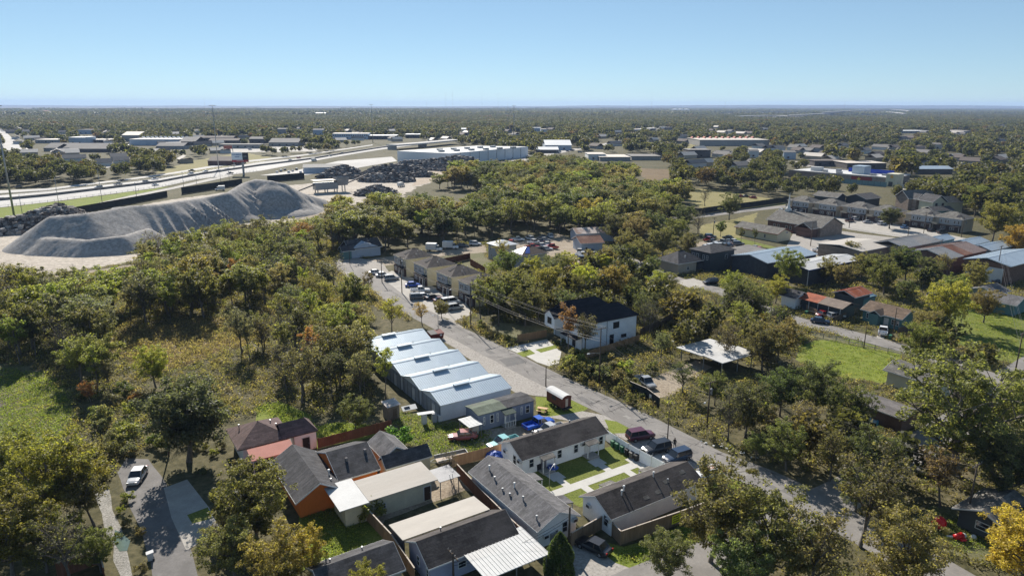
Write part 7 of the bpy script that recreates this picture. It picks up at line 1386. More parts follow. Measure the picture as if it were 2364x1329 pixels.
# ================================================================ VEHICLES
W_ = (.72, .72, .72); SIL = (.38, .39, .40); BLK = (.015, .015, .018); MAR = (.09, .015, .03); BLU = (.01, .08, .45); RED = (.35, .02, .02); GRY = (.12, .125, .13); NAVY = (.02, .035, .07)
CV = [('suv', (1478, 1012), 20, MAR, 'dark maroon SUV, farthest of the vehicles by the vinyl fence'), ('suv', (1515, 1042), 205, BLK, 'black SUV with glinting windscreen by the vinyl fence'), ('suv', (1562, 1062), 208, NAVY, 'dark blue-grey SUV beside the standing person'), ('sedan', (1633, 1100), 200, W_, 'white sedan with rust-blotched roof beside the street'),
 ('sedan', (1370, 1268), 140, BLK, 'black sedan on the drive at the bottom centre behind the wooden fence'), ('vintage', (1068, 1014), 190, (.30, .085, .075), 'faded pink vintage sedan on the grass'), ('pickup', (1243, 985), 33, BLU, 'bright blue pickup in front of the slate blue house'), ('pickup', (1270, 1000), 213, SIL, 'silver pickup with blue bed load behind the white duplex'), ('pickup', (1163, 1030), 213, (.2, .45, .45), 'old teal-roofed pickup half hidden at the left end of the white duplex'),
 ('sedan', (318, 1105), -80, (.45, .46, .48), 'silver sedan parked alone on the tree-shaded lane'), ('pickup', (1490, 888), -70, (.3, .3, .3), 'stripped old grey truck behind the black gate'), ('sedan', (1893, 745), -22, NAVY, 'dark sedan at the edge of the second street'), ('suv', (1930, 735), 15, SIL, 'silver SUV beside the salmon-roofed house'), ('vintage', (1902, 730), 20, RED, 'red car body under the porch of the salmon-roofed house'), ('pickup', (2038, 770), 60, W_, 'white pickup in front of the teal house'),
 ('sedan', (868, 632), 15, W_, 'white sedan, farthest of the three by the first cream townhouse'), ('sedan', (884, 638), 20, W_, 'white sedan beside the silver SUV and first cream townhouse'), ('suv', (904, 646), 25, SIL, 'silver SUV by the first cream townhouse'), ('sedan', (953, 661), 10, BLU, 'bright blue sedan in front of the second cream townhouse'), ('pickup', (970, 674), 10, W_, 'white pickup in front of the second cream townhouse'), ('sedan', (978, 687), 20, W_, 'white sedan wedged behind the white pickup'), ('suv', (965, 690), 15, GRY, 'grey SUV parked nearest the road among the townhouse cars'), ('sedan', (1000, 690), 30, BLK, 'black car with open junk beside the townhouse wall'), ('sedan', (1019, 696), 25, MAR, 'maroon car with sun glint near the nearest cream townhouse'), ('van', (1040, 702), 30, W_, 'white van near the nearest cream townhouse'), ('suv', (1050, 714), 30, SIL, 'silver SUV nearest the tall leaning pole'), ('sedan', (1024, 716), 30, BLK, 'black and white car at the corner of the townhouse parking'),
 ('boxtruck', (1004, 580), -10, W_, 'white box truck, left one of two in the grass lot'), ('boxtruck', (1042, 575), -5, W_, 'white step van with side window, right one of two box trucks'), ('suv', (1097, 566), 0, W_, 'white car beside the bare-roofed white house'), ('sedan', (1068, 570), 0, GRY, 'dark car between the box trucks and the white house'),
 ('pickup', (1195, 556), 5, W_, 'white pickup at the back of the salvage lot'), ('suv', (1640, 655), 200, BLK, 'black SUV on the driveway of the charcoal townhouse'), ('boxtruck', (1510, 645), 33, W_, 'white van and trailer seen through the leaves by the second street'),
 ('sedan', (1805, 488), 33, W_, 'white car nearest the steeple'), ('sedan', (1819, 491), 33, BLK, 'black car right of the white one near the steeple'), ('sedan', (1838, 491), 33, SIL, 'silver car before the first apartment house'), ('sedan', (1850, 493), 33, GRY, 'grey car before the first apartment house'), ('pickup', (1962, 512), 33, MAR, 'maroon pickup before the third apartment house'), ('suv', (1975, 508), 33, W_, 'white car with glint before the third apartment house'), ('sedan', (1912, 505), 33, BLK, 'black car between the second and third apartment houses'), ('sedan', (2003, 515), 10, SIL, 'silver sedan before the fourth apartment house'), ('suv', (2035, 519), 30, W_, 'white SUV beside the dark tree at the apartments'), ('sedan', (2088, 527), 30, (.08, .2, .4), 'blue car before the fifth apartment house'), ('sedan', (2150, 534), 30, BLK, 'dark car between the last two apartment houses'), ('suv', (2175, 539), 10, BLK, 'black SUV before the sixth apartment house'),
 ('pickup', (1890, 581), 0, W_, 'white pickup at the end of the brick warehouse'), ('sedan', (1905, 586), 0, W_, 'white sedan at the corner of the brick warehouse'), ('suv', (2132, 417), 0, GRY, 'grey car in the store parking'), ('suv', (2098, 427), 0, (.2, .06, .03), 'rust brown car in the store parking'),
 ('suv', (2160, 690), 0, SIL, 'car half hidden in leaves by the tan cottage'), ('sedan', (2310, 655), -20, BLK, 'black car by the tall pole at the roll-up doors')]
for k, px, a, c, lb in CV:
    e = vehicle(k, px, a, c, lb)
    if 'rust-blotched' in lb: rusty = e
sv = random.Random(12)
cols = [('white', W_), ('black', BLK), ('silver', SIL), ('red', RED), ('grey', GRY), ('dark blue', NAVY), ('white', W_)]
def lot(spots, where, group):
    for i, (x, y) in enumerate(spots):
        n, c = cols[sv.randrange(7)]; k = sv.choice(['sedan', 'sedan', 'suv', 'pickup']); vehicle(k, (x, y), sv.choice([0, 33, 90, 123]) + sv.uniform(-12, 12), c, '%s %s wreck %s' % (n, k if k != 'suv' else 'SUV', where), group=group)
lot([(1180, 563), (1222, 553), (1232, 562), (1245, 559), (1258, 556), (1240, 570), (1253, 569), (1266, 566), (1228, 573), (1246, 580), (1262, 577), (1275, 573), (1256, 550), (1270, 548)], 'in the salvage lot behind the blue tarped house', 'salvaged cars behind the tarped house')
lot([(1338, 585), (1352, 580), (1366, 583), (1345, 592), (1360, 592), (1372, 590), (1352, 602), (1378, 578), (1340, 598)], 'beside the rusty red workshop', 'salvaged cars by the rusty workshop')
lot([(1636, 556), (1645, 562), (1654, 566), (1642, 572), (1630, 573), (1652, 576), (1662, 571), (1672, 572), (1668, 562), (1680, 560), (1693, 562), (1704, 566), (1683, 570), (1742, 577), (1752, 580), (1640, 549), (1680, 551)], 'in the lot beside the church hall', 'cars crowded beside the church hall')
lot([(1700, 458), (1710, 455), (1722, 455), (1738, 458)], 'beyond the mown field', 'cars beyond the mown field')
hw = random.Random(3)
for i, (x, y, n, c) in enumerate(((8, 462, 'dark', GRY), (228, 435, 'silver', SIL), (273, 427, 'silver', SIL), (281, 419, 'dark', BLK), (338, 422, 'silver', SIL), (358, 415, 'white', W_), (359, 429, 'white', W_), (440, 403, 'white', W_), (443, 396, 'dark', BLK), (474, 397, 'white', W_), (507, 397, 'dark', GRY), (531, 402, 'black', BLK), (670, 371, 'white', W_), (762, 361, 'silver', SIL), (790, 355, 'white', W_), (42, 433, 'dark', GRY), (690, 366, 'red', RED))):
    vehicle(['sedan', 'suv', 'pickup'][i % 3], (x, y), 62 + (180 if i % 2 else 0), c, '%s %s %s' % (n, ['car', 'SUV', 'pickup'][i % 3], ['driving on the highway at far left', 'on the far lanes of the highway', 'on the highway lanes near the tall masts'][0 if x < 100 else (1 if i % 2 else 2)]), group='vehicles on the highway', z=.1, name='moving_car')
vehicle('boxtruck', (726, 373), 62, (.05, .1, .3), 'blue and white truck on the highway above the blue shed', z=.1); vehicle('boxtruck', (507, 440), 200, W_, 'dump truck at the crest of the gravel pile yard'); vehicle('boxtruck', (927, 431), 60, W_, 'white-cabbed dump truck on the haul road by the wood')
for i, x in enumerate((975, 987, 1003, 1018, 1032)): vehicle('van', (x, 331 - i * 1.4), 40, W_ if i % 2 else RED, 'white or red vehicle parked at the bridge beyond the big warehouse', group='vehicles at the distant bridge')
lotp = [(640 + 9 * k, 399 - (k % 3) * 3) for k in range(9)]
for i, (x, y) in enumerate(lotp): vehicle(['sedan', 'suv'][i % 2], (x, y), 100, [W_, SIL, BLK][i % 3], 'car in the parking lot left of the blue shed', group='cars parked left of the blue shed')
MB().box(-1.0, -.5, 1.485, .15, .5, 1.495).build('rust_patch', mat('roof_rust', (.35, .2, .15), .9, .4, 3, stain=(.6, .58, .55), stain_amt=.9), rusty)
fr = random.Random(44)
for i in range(46):
    x, y = fr.choice([(fr.uniform(255, 300), fr.uniform(331, 336)), (fr.uniform(520, 720), fr.uniform(343, 349)), (fr.uniform(1170, 1250), fr.uniform(362, 368)), (fr.uniform(1840, 1960), fr.uniform(376, 384)), (fr.uniform(1260, 1340), fr.uniform(348, 354))])
    n_, c_ = cols[fr.randrange(7)]; vehicle(fr.choice(['sedan', 'suv', 'van']), (x, y), fr.choice([0, 33, 90]), c_, '%s vehicle parked %s' % (n_, 'by the far left stores' if x < 310 else 'among the grey roofs beyond the highway' if x < 730 else 'by the pale blue shop' if x < 1345 else 'behind the brick store'), group='vehicles parked at the far stores')
# crusher
h = House('stone_crusher', 'grey stone crusher with conveyors between the gravel and rubble piles', (730, 447), 0, cat='machine')
h.part('body', MB().box(0, 0, 2, 14, 6, 6), METAL); h.part('hopper', MB().add([(14, 0, 4), (20, 0, 4), (20, 6, 4), (14, 6, 4), (13, -1, 9), (21, -1, 9), (21, 7, 9), (13, 7, 9)], [(0, 1, 5, 4), (1, 2, 6, 5), (2, 3, 7, 6), (3, 0, 4, 7)]), MGREY)
h.part('conveyor', MB().slab([(-14, 2, 1), (2, 2, 6), (2, 3.5, 6), (-14, 3.5, 1)], .6), DW); h.part('conveyor', MB().slab([(20, 2, 5), (34, 2, 10), (34, 3.5, 10), (20, 3.5, 5)], .6), DW)
for x in (1, 7, 13, 18): h.part('leg', MB().box(x, .2, 0, x + .5, .7, 4).box(x, 5.2, 0, x + .5, 5.7, 4), METAL)
h.part('roof_sheet', MB().box(-1, -1, 7.5, 16, 7, 7.7), CR)
# ================================================================ POLES AND WIRES
def pl_(px, yt, *a, **k): return pole(px, hgt(px, yt), *a, **k)
W33 = R(33)
pl_((882, 652), 598, 'utility pole beside the white sedans at the first cream townhouse', 1, ang=W33); pl_((928, 676), 592, 'tall utility pole with transformer among the townhouse cars', 1, transformer=True); pl_((1087, 756), 654, 'tall leaning dark utility pole right of the nearest cream townhouse', 1)
pl_((1383, 886), 756, 'utility pole with street lamp in front of the large white house', 1, lamp=(-2.6, .3, 6.2)); pl_((1632, 985), 880, 'utility pole with grey transformer rising from the bushes by the street', 1, transformer=True, lamp=(-2.4, -1.2, 5.0)); pl_((1850, 1045), 944, 'utility pole with double crossarm among the trees right of the street', 2, lamp=(1.4, -.8, 4.6))
pl_((2230, 1210), 1070, 'pole hidden in the lower right trees', 1)
for i in range(6):
    wires(i, i + 1, 'overhead wires along the main street, %s' % ['past the townhouse cars', 'down to the leaning pole', 'across the large white house', 'over the gravel court', 'over the bushes by the street', 'into the lower right trees'][i], lows=(2.2, 2.7))
pl_((1012, 766), 722, 'short street light pole beside the red dumpster', 0, r=.08, lamp=(-1.2, .2, 3.9), m=METAL); pl_((1035, 722), 664, 'thin street light pole in the townhouse parking', 0, r=.09, m=METAL, lamp=(1, .4, 5.6)); pl_((1260, 891), 845, 'short leaning dark pole behind the food trailer', 0, r=.12)
pl_((1541, 1012), 948, 'thin dark pole beside the black SUV', 0, r=.1); pl_((1268, 1126), 1077, 'thin courtyard light pole with a white double lamp', 0, r=.06, m=METAL, lamp=(1.2, .6, 2.6)); a7 = pl_((1313, 1266), 1170, 'thick wooden pole beside the courtyard gate and black sedan', 0, r=.17)
pl_((390, 1052), 968, 'dark pole under the big evergreen oak by the lane', 0, r=.13); pl_((1047, 1345), 1276, 'grey wooden pole in front of the lilac bungalow at the bottom edge', 1, ang=R(-57)); wires(len(POLES) - 1, len(POLES) - 3, 'wires crossing the white carport at the bottom edge', lows=(1.2, 1.6))
pl_((2297, 652), 567, 'tall dark pole in front of the white roll-up doors', 1); pl_((1994, 804), 751, 'leaning pole at the edge of the bright lawn', 0, r=.12); pl_((2059, 787), 710, 'leaning pole beside the white pickup and green bin', 0, r=.12); pl_((2342, 866), 768, 'tall dark pole at the right edge by the lawns', 1); pl_((2170, 587), 553, 'short pole standing before the rusty warehouse roof', 1)
pl_((1871, 568), 512, 'utility pole on the church parking lot', 1); pl_((1646, 546), 502, 'utility pole with transformer on the church lawn', 1, transformer=True); pl_((1827, 492), 457, 'pole beside the first apartment house', 1); pl_((1960, 526), 478, 'pole before the third apartment house', 1); pl_((2096, 544), 506, 'pole before the fifth apartment house', 1); pl_((2132, 539), 490, 'pole with double arm at the fifth apartment house', 2); pl_((2219, 548), 500, 'pole before the sixth apartment house', 1); pl_((2240, 620), 580, 'pole by the low white door of the brick warehouse', 0, r=.1)
pl_((1217, 545), 515, 'pole at the back of the salvage lot', 1); pl_((768, 590), 522, 'tall dark pole beside the light blue cottage', 1); pl_((808, 612), 568, 'thin pole before the light blue cottage', 0, r=.09)
for i, (px, yt) in enumerate((((237, 474), 390), ((135, 467), 409), ((52, 497), 449), ((316, 460), 420), ((425, 440), 396), ((454, 424), 402), ((510, 424), 395), ((530, 422), 385))): pole(px, hgt(px, yt), 'roadside light pole beside the highway verge', 0, r=.14, m=METAL, group='roadside light poles on the highway verge', lamp=(2.0, 1.5, hgt(px, yt) - .5))
pi = {q[0]['label']: q for q in POLES}
def wl(a, b, lb, **k): wires(pi[a], pi[b], lb, **k)
wl('tall dark pole in front of the white roll-up doors', 'tall dark pole at the right edge by the lawns', 'wires between the two tall dark poles at the right edge')
wl('utility pole with transformer on the church lawn', 'pole beside the first apartment house', 'wires from the church lawn to the first apartment house'); wl('utility pole on the church parking lot', 'short pole standing before the rusty warehouse roof', 'wires across the brick warehouse roofs')
# ================================================================ TREES
for r_ in [(915, 335, 1222, 368), (538, 352, 580, 400), (676, 372, 780, 398), (1740, 455, 1905, 515), (1800, 450, 2235, 520), (1700, 500, 1830, 545), (1105, 555, 1150, 590), (1172, 566, 1262, 595), (885, 575, 1110, 665), (990, 556, 1052, 585), (1320, 530, 1390, 565), (840, 758, 1188, 940), (1262, 685, 1476, 790), (1520, 570, 1730, 625), (1765, 600, 1980, 620), (1905, 545, 2364, 600), (1560, 786, 1742, 836), (1075, 905, 1290, 990),
           (745, 540, 836, 585), (1850, 665, 2120, 730), (865, 625, 1090, 715), (538, 950, 735, 1020), (640, 1010, 1010, 1180), (1160, 960, 1660, 1220), (1860, 745, 1990, 760), (1010, 735, 1240, 860), (1250, 885, 1330, 945), (20, 430, 300, 600), (300, 430, 760, 492), (0, 400, 560, 478), (750, 365, 1110, 440), (1255, 322, 1500, 355), (300, 752, 620, 838), (600, 374, 700, 396), (690, 360, 800, 378), (1615, 510, 1735, 548), (1590, 440, 1720, 474), (1475, 394, 1545, 410), (0, 300, 48, 340), (1840, 735, 2090, 800), (1860, 780, 2070, 850), (1830, 520, 1905, 595), (1230, 545, 1280, 580), (1625, 550, 1760, 582),
           (272, 1060, 400, 1345), (385, 1110, 500, 1260), (0, 860, 150, 1030), (590, 940, 650, 960), (735, 985, 870, 1020), (700, 1180, 900, 1300), (1270, 1130, 1650, 1300), (870, 910, 1020, 985), (1455, 860, 1600, 925), (2120, 1180, 2260, 1260), (2230, 690, 2364, 760), (2195, 610, 2300, 640), (1955, 862, 2060, 920)]: CLEARPX.append(r_)
PAL = {'left wood': ['olive', 'grey', 'tan', 'bright'] * 5 + ['olive'] * 8 + ['green'] * 3 + ['bright'] * 9 + ['lime', 'tan', 'tan', 'tan', 'brown', 'gold', 'gold', 'orange', 'grey', 'grey', 'grey'], 'wood': ['olive'] * 6 + ['green'] * 6 + ['bright'] * 3 + ['tan'] * 2 + ['brown', 'gold', 'grey', 'dark', 'dark'], 'town': ['olive'] * 5 + ['green'] * 5 + ['bright'] * 2 + ['grey', 'tan', 'dark', 'gold', 'brown', 'silver']}
CW_ = dict(olive='olive green', green='green', bright='yellow-green', lime='lime green', yellow='yellow', gold='golden', orange='orange', red='red', brown='russet brown', dark='dark green', grey='grey twiggy', tan='tan', silver='silvery green')
HERO = [  # style, ground px, height, colour, label
 ('dense', (437, 1065), 13.0, (.045, .058, .038), 'big dark evergreen oak at the head of the lane'), ('oak', (2205, 1095), 19, (.085, .095, .038), 'huge spreading oak with bare limbs showing at the right'), ('near', (600, 1268), 11.5, (.10, .095, .03), 'broad thin olive tree in front of the orange house'), ('near', (540, 1300), 6, (.09, .085, .035), 'olive brown tree left of the one in front of the orange house'),
 ('near', (1640, 1296), 12.8, (.095, .09, .04), 'olive and bare-twigged tree in front of the weathered duplex'), ('near', (1765, 1350), 12.5, (.075, .08, .03), 'dusty green tree in the fork of the two streets'), ('sparse', (1985, 1262), 13.5, (.085, .075, .035), 'brownish spreading tree over the street in the lower right'), ('near', (1700, 1385), 9, (.10, .125, .06), 'pale grey-green tree at the bottom edge under the cross street'), ('near', (2080, 1390), 11, (.13, .125, .05), 'golden olive tree at the bottom edge, lower right'), ('near', (2345, 1370), 11, (.25, .215, .04), 'bright yellow tree in the bottom right corner'),
 ('near', (120, 1215), 13, (.13, .125, .022), 'tall yellow-green tree at the left edge beside the ditch'), ('near', (40, 1160), 11, (.12, .13, .025), 'yellow-green tree at the left edge below the field'), ('near', (185, 1190), 9.5, (.13, .115, .022), 'golden green tree beside the lane and ditch'), ('near', (30, 1330), 11, (.10, .10, .022), 'olive tree in the bottom left corner'), ('near', (235, 1320), 6, (.08, .1, .025), 'small green tree beside the ditch water'), ('near', (110, 1320), 8, (.09, .10, .02), 'dense green tree by the brown fence corner'),
 ('near', (700, 1345), 7.5, (.20, .17, .03), 'yellow bush-like tree at the bottom edge left of the dark bungalow'), ('near', (640, 1385), 9, (.17, .14, .04), 'tan golden tree at the bottom edge'), ('near', (545, 1345), 8, (.11, .11, .05), 'grey olive tree at the bottom edge'), ('near', (860, 1400), 5.5, (.19, .19, .03), 'yellow-green top of a tree in front of the dark bungalow'), ('cone', (1291, 1318), 5.2, (.028, .06, .014), 'dense cone-shaped evergreen beside the white carport'),
 ('sparse', (213, 935), 5, (.26, .11, .04), 'small bright orange tree at the edge of the field'), ('near', (360, 895), 8.5, (.17, .19, .025), 'rounded bright yellow-green tree above the dark evergreen oak'), ('near', (185, 870), 8, (.13, .155, .03), 'leafy lime tree at the top right corner of the field'), ('tall', (1315, 818), 12, (.16, .085, .04), 'red-brown leaning tree in front of the large white house', ), ('sparse', (1352, 815), 9.5, (.07, .065, .04), 'half-bare tree in front of the large white house'),
 ('near', (1270, 700), 11, (.14, .13, .03), 'golden olive tree above the large white house'), ('near', (1345, 690), 10, (.22, .23, .035), 'vivid lime yellow tree behind the large white house'), ('near', (1415, 705), 12, (.15, .12, .035), 'broad golden brown tree right of the vivid lime one'), ('near', (1140, 720), 10.5, (.09, .11, .028), 'green tree between the leaning pole and the cream townhouses'), ('near', (1195, 730), 12, (.10, .095, .035), 'tall olive tree left of the large white house'), ('near', (1175, 640), 9, (.10, .14, .035), 'green tree in front of the bare-roofed white house'), ('sparse', (1160, 610), 9, (.16, .14, .05), 'wispy tree in front of the bare-roofed white house'), ('near', (1310, 640), 8.5, (.18, .21, .03), 'yellow-green tree beside the salvaged cars'), ('near', (1275, 655), 9.5, (.07, .08, .03), 'dark olive tree below the blue-tarped house'), ('near', (1230, 640), 7, (.17, .19, .03), 'bright tree at the corner of the tarped house'),
 ('round', (1395, 640), 8, (.19, .2, .03), 'lime green tree right of the salvaged cars'), ('near', (1520, 690), 8.5, (.17, .17, .03), 'yellow-green tree by the second street driveway'), ('near', (1505, 640), 7, (.07, .10, .03), 'green leafy tree left of the dark hip-roofed house'), ('sparse', (905, 770), 9, (.2, .19, .035), 'upright yellow-green tree left of the townhouse road'), ('sparse', (975, 750), 6, (.2, .15, .07), 'tan thin tree by the road above the storage sheds'), ('sparse', (850, 680), 7, (.1, .08, .05), 'bare-branched tree by the lane end'),
 ('near', (1820, 660), 11.5, (.10, .11, .03), 'tall open tree in front of the light blue warehouse'), ('near', (1710, 735), 11, (.08, .10, .035), 'large dark olive tree between the second street and the gravel court'), ('near', (1745, 745), 9, (.075, .09, .04), 'silvery olive tree beside the second street'), ('near', (1690, 690), 8, (.14, .18, .03), 'bright green tree beside the second street'), ('near', (1790, 700), 8, (.18, .16, .03), 'yellow bush tree left of the small white cottage'), ('sparse', (1670, 840), 9, (.06, .05, .045), 'leafless grey tree in front of the flat white carport'), ('near', (1760, 860), 10.5, (.10, .085, .05), 'twiggy brown tree right of the flat white carport'), ('near', (1795, 835), 10, (.13, .10, .05), 'tan tree casting shade on the bright lawn'),
 ('near', (2040, 680), 10, (.085, .095, .03), 'olive tree above the striped rusty barn'), ('near', (1985, 650), 9.5, (.10, .09, .04), 'brown-olive tree right of the white metal warehouse'), ('near', (2090, 650), 11, (.05, .07, .03), 'dark green tree in front of the grey warehouse roof'), ('near', (2190, 760), 12.5, (.19, .20, .035), 'big bright yellow-green tree at the right, beside the lawns'), ('near', (2140, 800), 9, (.11, .10, .05), 'greyish tree below the bright yellow-green one'), ('near', (2250, 680), 10, (.12, .11, .045), 'olive brown tree before the roll-up doors'), ('near', (2120, 860), 11, (.10, .105, .03), 'olive tree behind the big spreading oak'), ('near', (2000, 1120), 9, (.07, .085, .035), 'green tree at the corner of the two streets'), ('near', (1950, 1010), 9.5, (.06, .075, .03), 'dark green tree left of the pale pool cover'), ('near', (1720, 1010), 9.5, (.06, .072, .035), 'dusty green tree beside the transformer pole'), ('near', (1800, 960), 9, (.045, .065, .028), 'dark rounded tree in the middle right'), ('near', (1880, 965), 10.5, (.055, .072, .032), 'tall dark green tree left of the streaky-roofed house'), ('near', (1815, 1085), 8, (.085, .12, .035), 'green vine-covered tree beside the street'),
 ('near', (1745, 1062), 4.5, (.09, .11, .045), 'low grey-green tree at the street edge'), ('sparse', (1915, 1110), 8, (.09, .095, .035), 'olive tree overhanging the street corner'), ('near', (1650, 935), 6.5, (.09, .1, .035), 'small green tree beside the gravel court'), ('near', (2310, 1170), 12, (.07, .085, .045), 'greyish green tree at the right edge above the yard decorations'), ('near', (2360, 1040), 13, (.08, .09, .04), 'tall tree at the right edge behind the spreading oak'), ('sparse', (2170, 1170), 9, (.13, .09, .05), 'brown tree beside the yard decorations'), ('near', (2340, 600), 13, (.19, .13, .03), 'orange gold tree at the right edge by the metal sheds'), ('near', (2290, 560), 17, (.10, .105, .028), 'very large olive tree right of the sixth apartment house'), ('near', (2250, 500), 16, (.09, .10, .028), 'tall olive tree behind the sixth apartment house'), ('near', (2330, 470), 17, (.085, .09, .03), 'large tree at the right edge above the orange gold one'), ('dense', (2053, 528), 9, (.035, .045, .02), 'dark tree between the fourth and fifth apartment houses'),
 ('near', (1683, 508), 13, (.055, .065, .028), 'rounded oak on the church lawn'), ('round', (1663, 546), 6.5, (.05, .075, .02), 'small dark palm-like tree on the church lawn'), ('tall', (1711, 562), 7, (.05, .06, .03), 'slender tree in front of the church hall, left'), ('tall', (1743, 566), 7, (.05, .06, .03), 'slender tree in front of the church hall, right'), ('bare', (1610, 545), 11, (.08, .07, .05), 'bare dead tree beside the church lawn'), ('bare', (1627, 476), 10, (.08, .07, .05), 'bare leaning tree at the edge of the mown field'), ('round', (1240, 485), 9, (.42, .05, .03), 'bright red tree in the wood behind the salvage lot'), ('near', (820, 1000), 6.5, (.09, .10, .04), 'small open tree standing in the bright green weeds'), ('shrub', (925, 1030), 3.4, (.07, .17, .03), 'fresh green banana-like plant beside the small annex'), ('bare', (1040, 1105), 5, (.1, .08, .06), 'bare grey bush by the cream cottage'), ('shrub', (860, 1200), 3, (.15, .15, .04), 'small bushy plant beside the cream cottage wall'),
 ('tall', (1110, 742), 12, (.10, .115, .035), 'tall slender green tree just right of the leaning pole'), ('tall', (1150, 752), 12.5, (.09, .10, .035), 'tall slender olive tree on the bank left of the large white house'), ('near', (1212, 752), 10, (.10, .10, .035), 'olive tree beside the new tan fence'), ('tall', (1128, 725), 11, (.12, .12, .04), 'thin yellow-green tree behind the leaning pole'), ('sparse', (1245, 745), 9, (.1, .085, .05), 'thin twiggy tree beside the bay of the large white house'), ('near', (1020, 735), 5, (.12, .10, .05), 'tan bush at the mouth of the townhouse parking'), ('bare', (165, 1345), 9, (.1, .09, .06), 'pale dead trunk in the bottom left corner'), ('bare', (420, 1000), 6, (.1, .09, .06), 'dead forked stump beside the evergreen oak')]
HERO += [(st, p, h_, c, l) for st, p, h_, c, l in (
 ('sparse', (1860, 1400), 12, (.13, .115, .06), 'airy tan tree at the bottom edge between the two golden trees'), ('near', (1540, 1350), 7, (.095, .11, .06), 'low dusty green tree at the bottom edge under the corner lawn'), ('near', (1440, 600), 11, (.10, .095, .045), 'tan-green tree right of the rusty workshop'), ('near', (1480, 618), 10, (.11, .09, .05), 'brownish tree between the rusty workshop and the dark hip-roofed house'), ('near', (1530, 598), 12, (.08, .09, .035), 'tall olive tree behind the dark hip-roofed house'), ('near', (1470, 575), 12.5, (.115, .085, .05), 'reddish brown broad tree right of the mottled workshop roof'), ('near', (1560, 572), 12, (.095, .11, .035), 'green tree at the left edge of the church lawn'), ('near', (1505, 556), 12, (.06, .072, .035), 'dark tree above the brownish broad tree'), ('near', (1415, 566), 13, (.055, .065, .03), 'dark spreading oak behind the mottled workshop roof'), ('near', (1590, 592), 9, (.09, .085, .05), 'twiggy grey-green tree left of the crowded car lot'), ('near', (1575, 535), 12, (.065, .078, .035), 'dark green tree at the corner of the church road'),
 ('near', (1905, 655), 8.5, (.095, .095, .04), 'olive tree under the white metal warehouse eave'), ('near', (1940, 668), 8, (.11, .09, .05), 'tan tree above the striped rusty barn, left'), ('near', (2015, 658), 10, (.075, .085, .035), 'leaning dark-limbed tree above the striped rusty barn'), ('near', (2062, 645), 10.5, (.08, .09, .04), 'grey-green tree before the brick warehouse'), ('near', (2132, 668), 10, (.06, .07, .03), 'dark olive tree before the rusty warehouse'), ('sparse', (2165, 650), 9.5, (.11, .095, .06), 'twiggy grey tree before the rusty warehouse'), ('near', (2200, 700), 8.5, (.10, .12, .035), 'green tree between the teal house and the roll-up doors'), ('near', (2085, 700), 7, (.06, .08, .03), 'low green tree behind the teal house'), ('near', (1960, 600), 7, (.11, .10, .05), 'pale bushy tree at the brick warehouse corner'), ('near', (2270, 745), 9, (.12, .10, .05), 'brownish tree right of the big bright yellow-green one'), ('near', (1975, 1180), 7, (.08, .085, .04), 'dusty tree beside the street corner in the lower right'))]
for t_ in HERO:
    g = G(*t_[1]); tree(t_[0], (g.x, g.y), t_[2], t_[3], t_[4])
    keep([(g.x - 2.5, g.y - 2.5), (g.x + 2.5, g.y - 2.5), (g.x + 2.5, g.y + 2.5), (g.x - 2.5, g.y + 2.5)])
MAXN = {'broadleaf_tree': 290, 'slender_tree': 290, 'thin_crowned_tree': 290, 'shrub': 290, 'leafy_tree': 200, 'bare_tree': 120}; CNT = {}
overflow = []
def wood(poly, sp, seed, where, pal, styles, hr, group, wr=1.0, noclear=False):
    pts = scatter_px(poly, sp, seed); pts.sort(key=lambda p: p[1]); n = 0
    for X, Y in pts:
        if not free(X, Y): continue
        st = rnd.choice(styles); hh = rnd.uniform(*hr) * (HN[st] / 10 if st == 'shrub' else 1)
        if not noclear and hides(X, Y, hh): continue
        c = rnd.choice(PAL[pal]); nm = NM[st]; CNT[nm] = CNT.get(nm, 0) + 1
        if CNT[nm] > MAXN.get(nm, 290): overflow.append((X, Y, hh)); continue
        px_, py_, _w = P(X, Y, 0); xs_ = [q[0] for q in poly]; ys_ = [q[1] for q in poly]
        fx = (px_ - max(0, min(xs_))) / max(1, min(2364, max(xs_)) - max(0, min(xs_))); fy = (py_ - min(ys_)) / (max(ys_) - min(ys_))
        hz_ = ['far left', 'left', 'centre', 'right', 'far right'][max(0, min(4, int(fx * 5)))]; dz_ = ['back', 'middle', 'front'][max(0, min(2, int(fy * 3)))]
        sz = 'tall ' if hh > hr[0] + .68 * (hr[1] - hr[0]) * (HN[st] / 10 if st == 'shrub' else 1) else ('low ' if hh < hr[0] + .3 * (hr[1] - hr[0]) else '')
        lb = '%s%s %s %s, %s %s' % (sz, CW_[c], {'shrub': 'shrub', 'bare': 'leafless tree', 'tall': 'slender tree', 'sparse': 'thin-crowned tree'}.get(st, 'tree'), where, dz_, hz_)
        tree(st, (X, Y), hh, c, lb, group=group, wr=wr * rnd.uniform(.85, 1.22)); n += 1
    return n
LS = ['tall'] * 7 + ['sparse'] * 5 + ['round'] + ['bare'] * 2
wood([(-80, 700), (0, 690), (120, 668), (330, 625), (560, 560), (700, 520), (790, 495), (800, 540), (800, 640), (780, 700), (700, 710), (560, 730), (400, 780), (380, 830), (150, 850), (-80, 840)], 5.9, 1, 'in the left wood', 'left wood', LS, (9.5, 14), 'trees of the left wood', wr=1.1)
wood([(160, 860), (400, 835), (560, 795), (700, 720), (800, 705), (860, 760), (850, 800), (900, 930), (860, 960), (700, 940), (590, 935), (540, 960), (520, 900), (300, 900), (200, 920)], 5.1, 2, 'in the thicket left of the sheds', 'left wood', LS + ['sparse', 'shrub'], (7, 11.5), 'trees of the thicket beside the storage sheds')
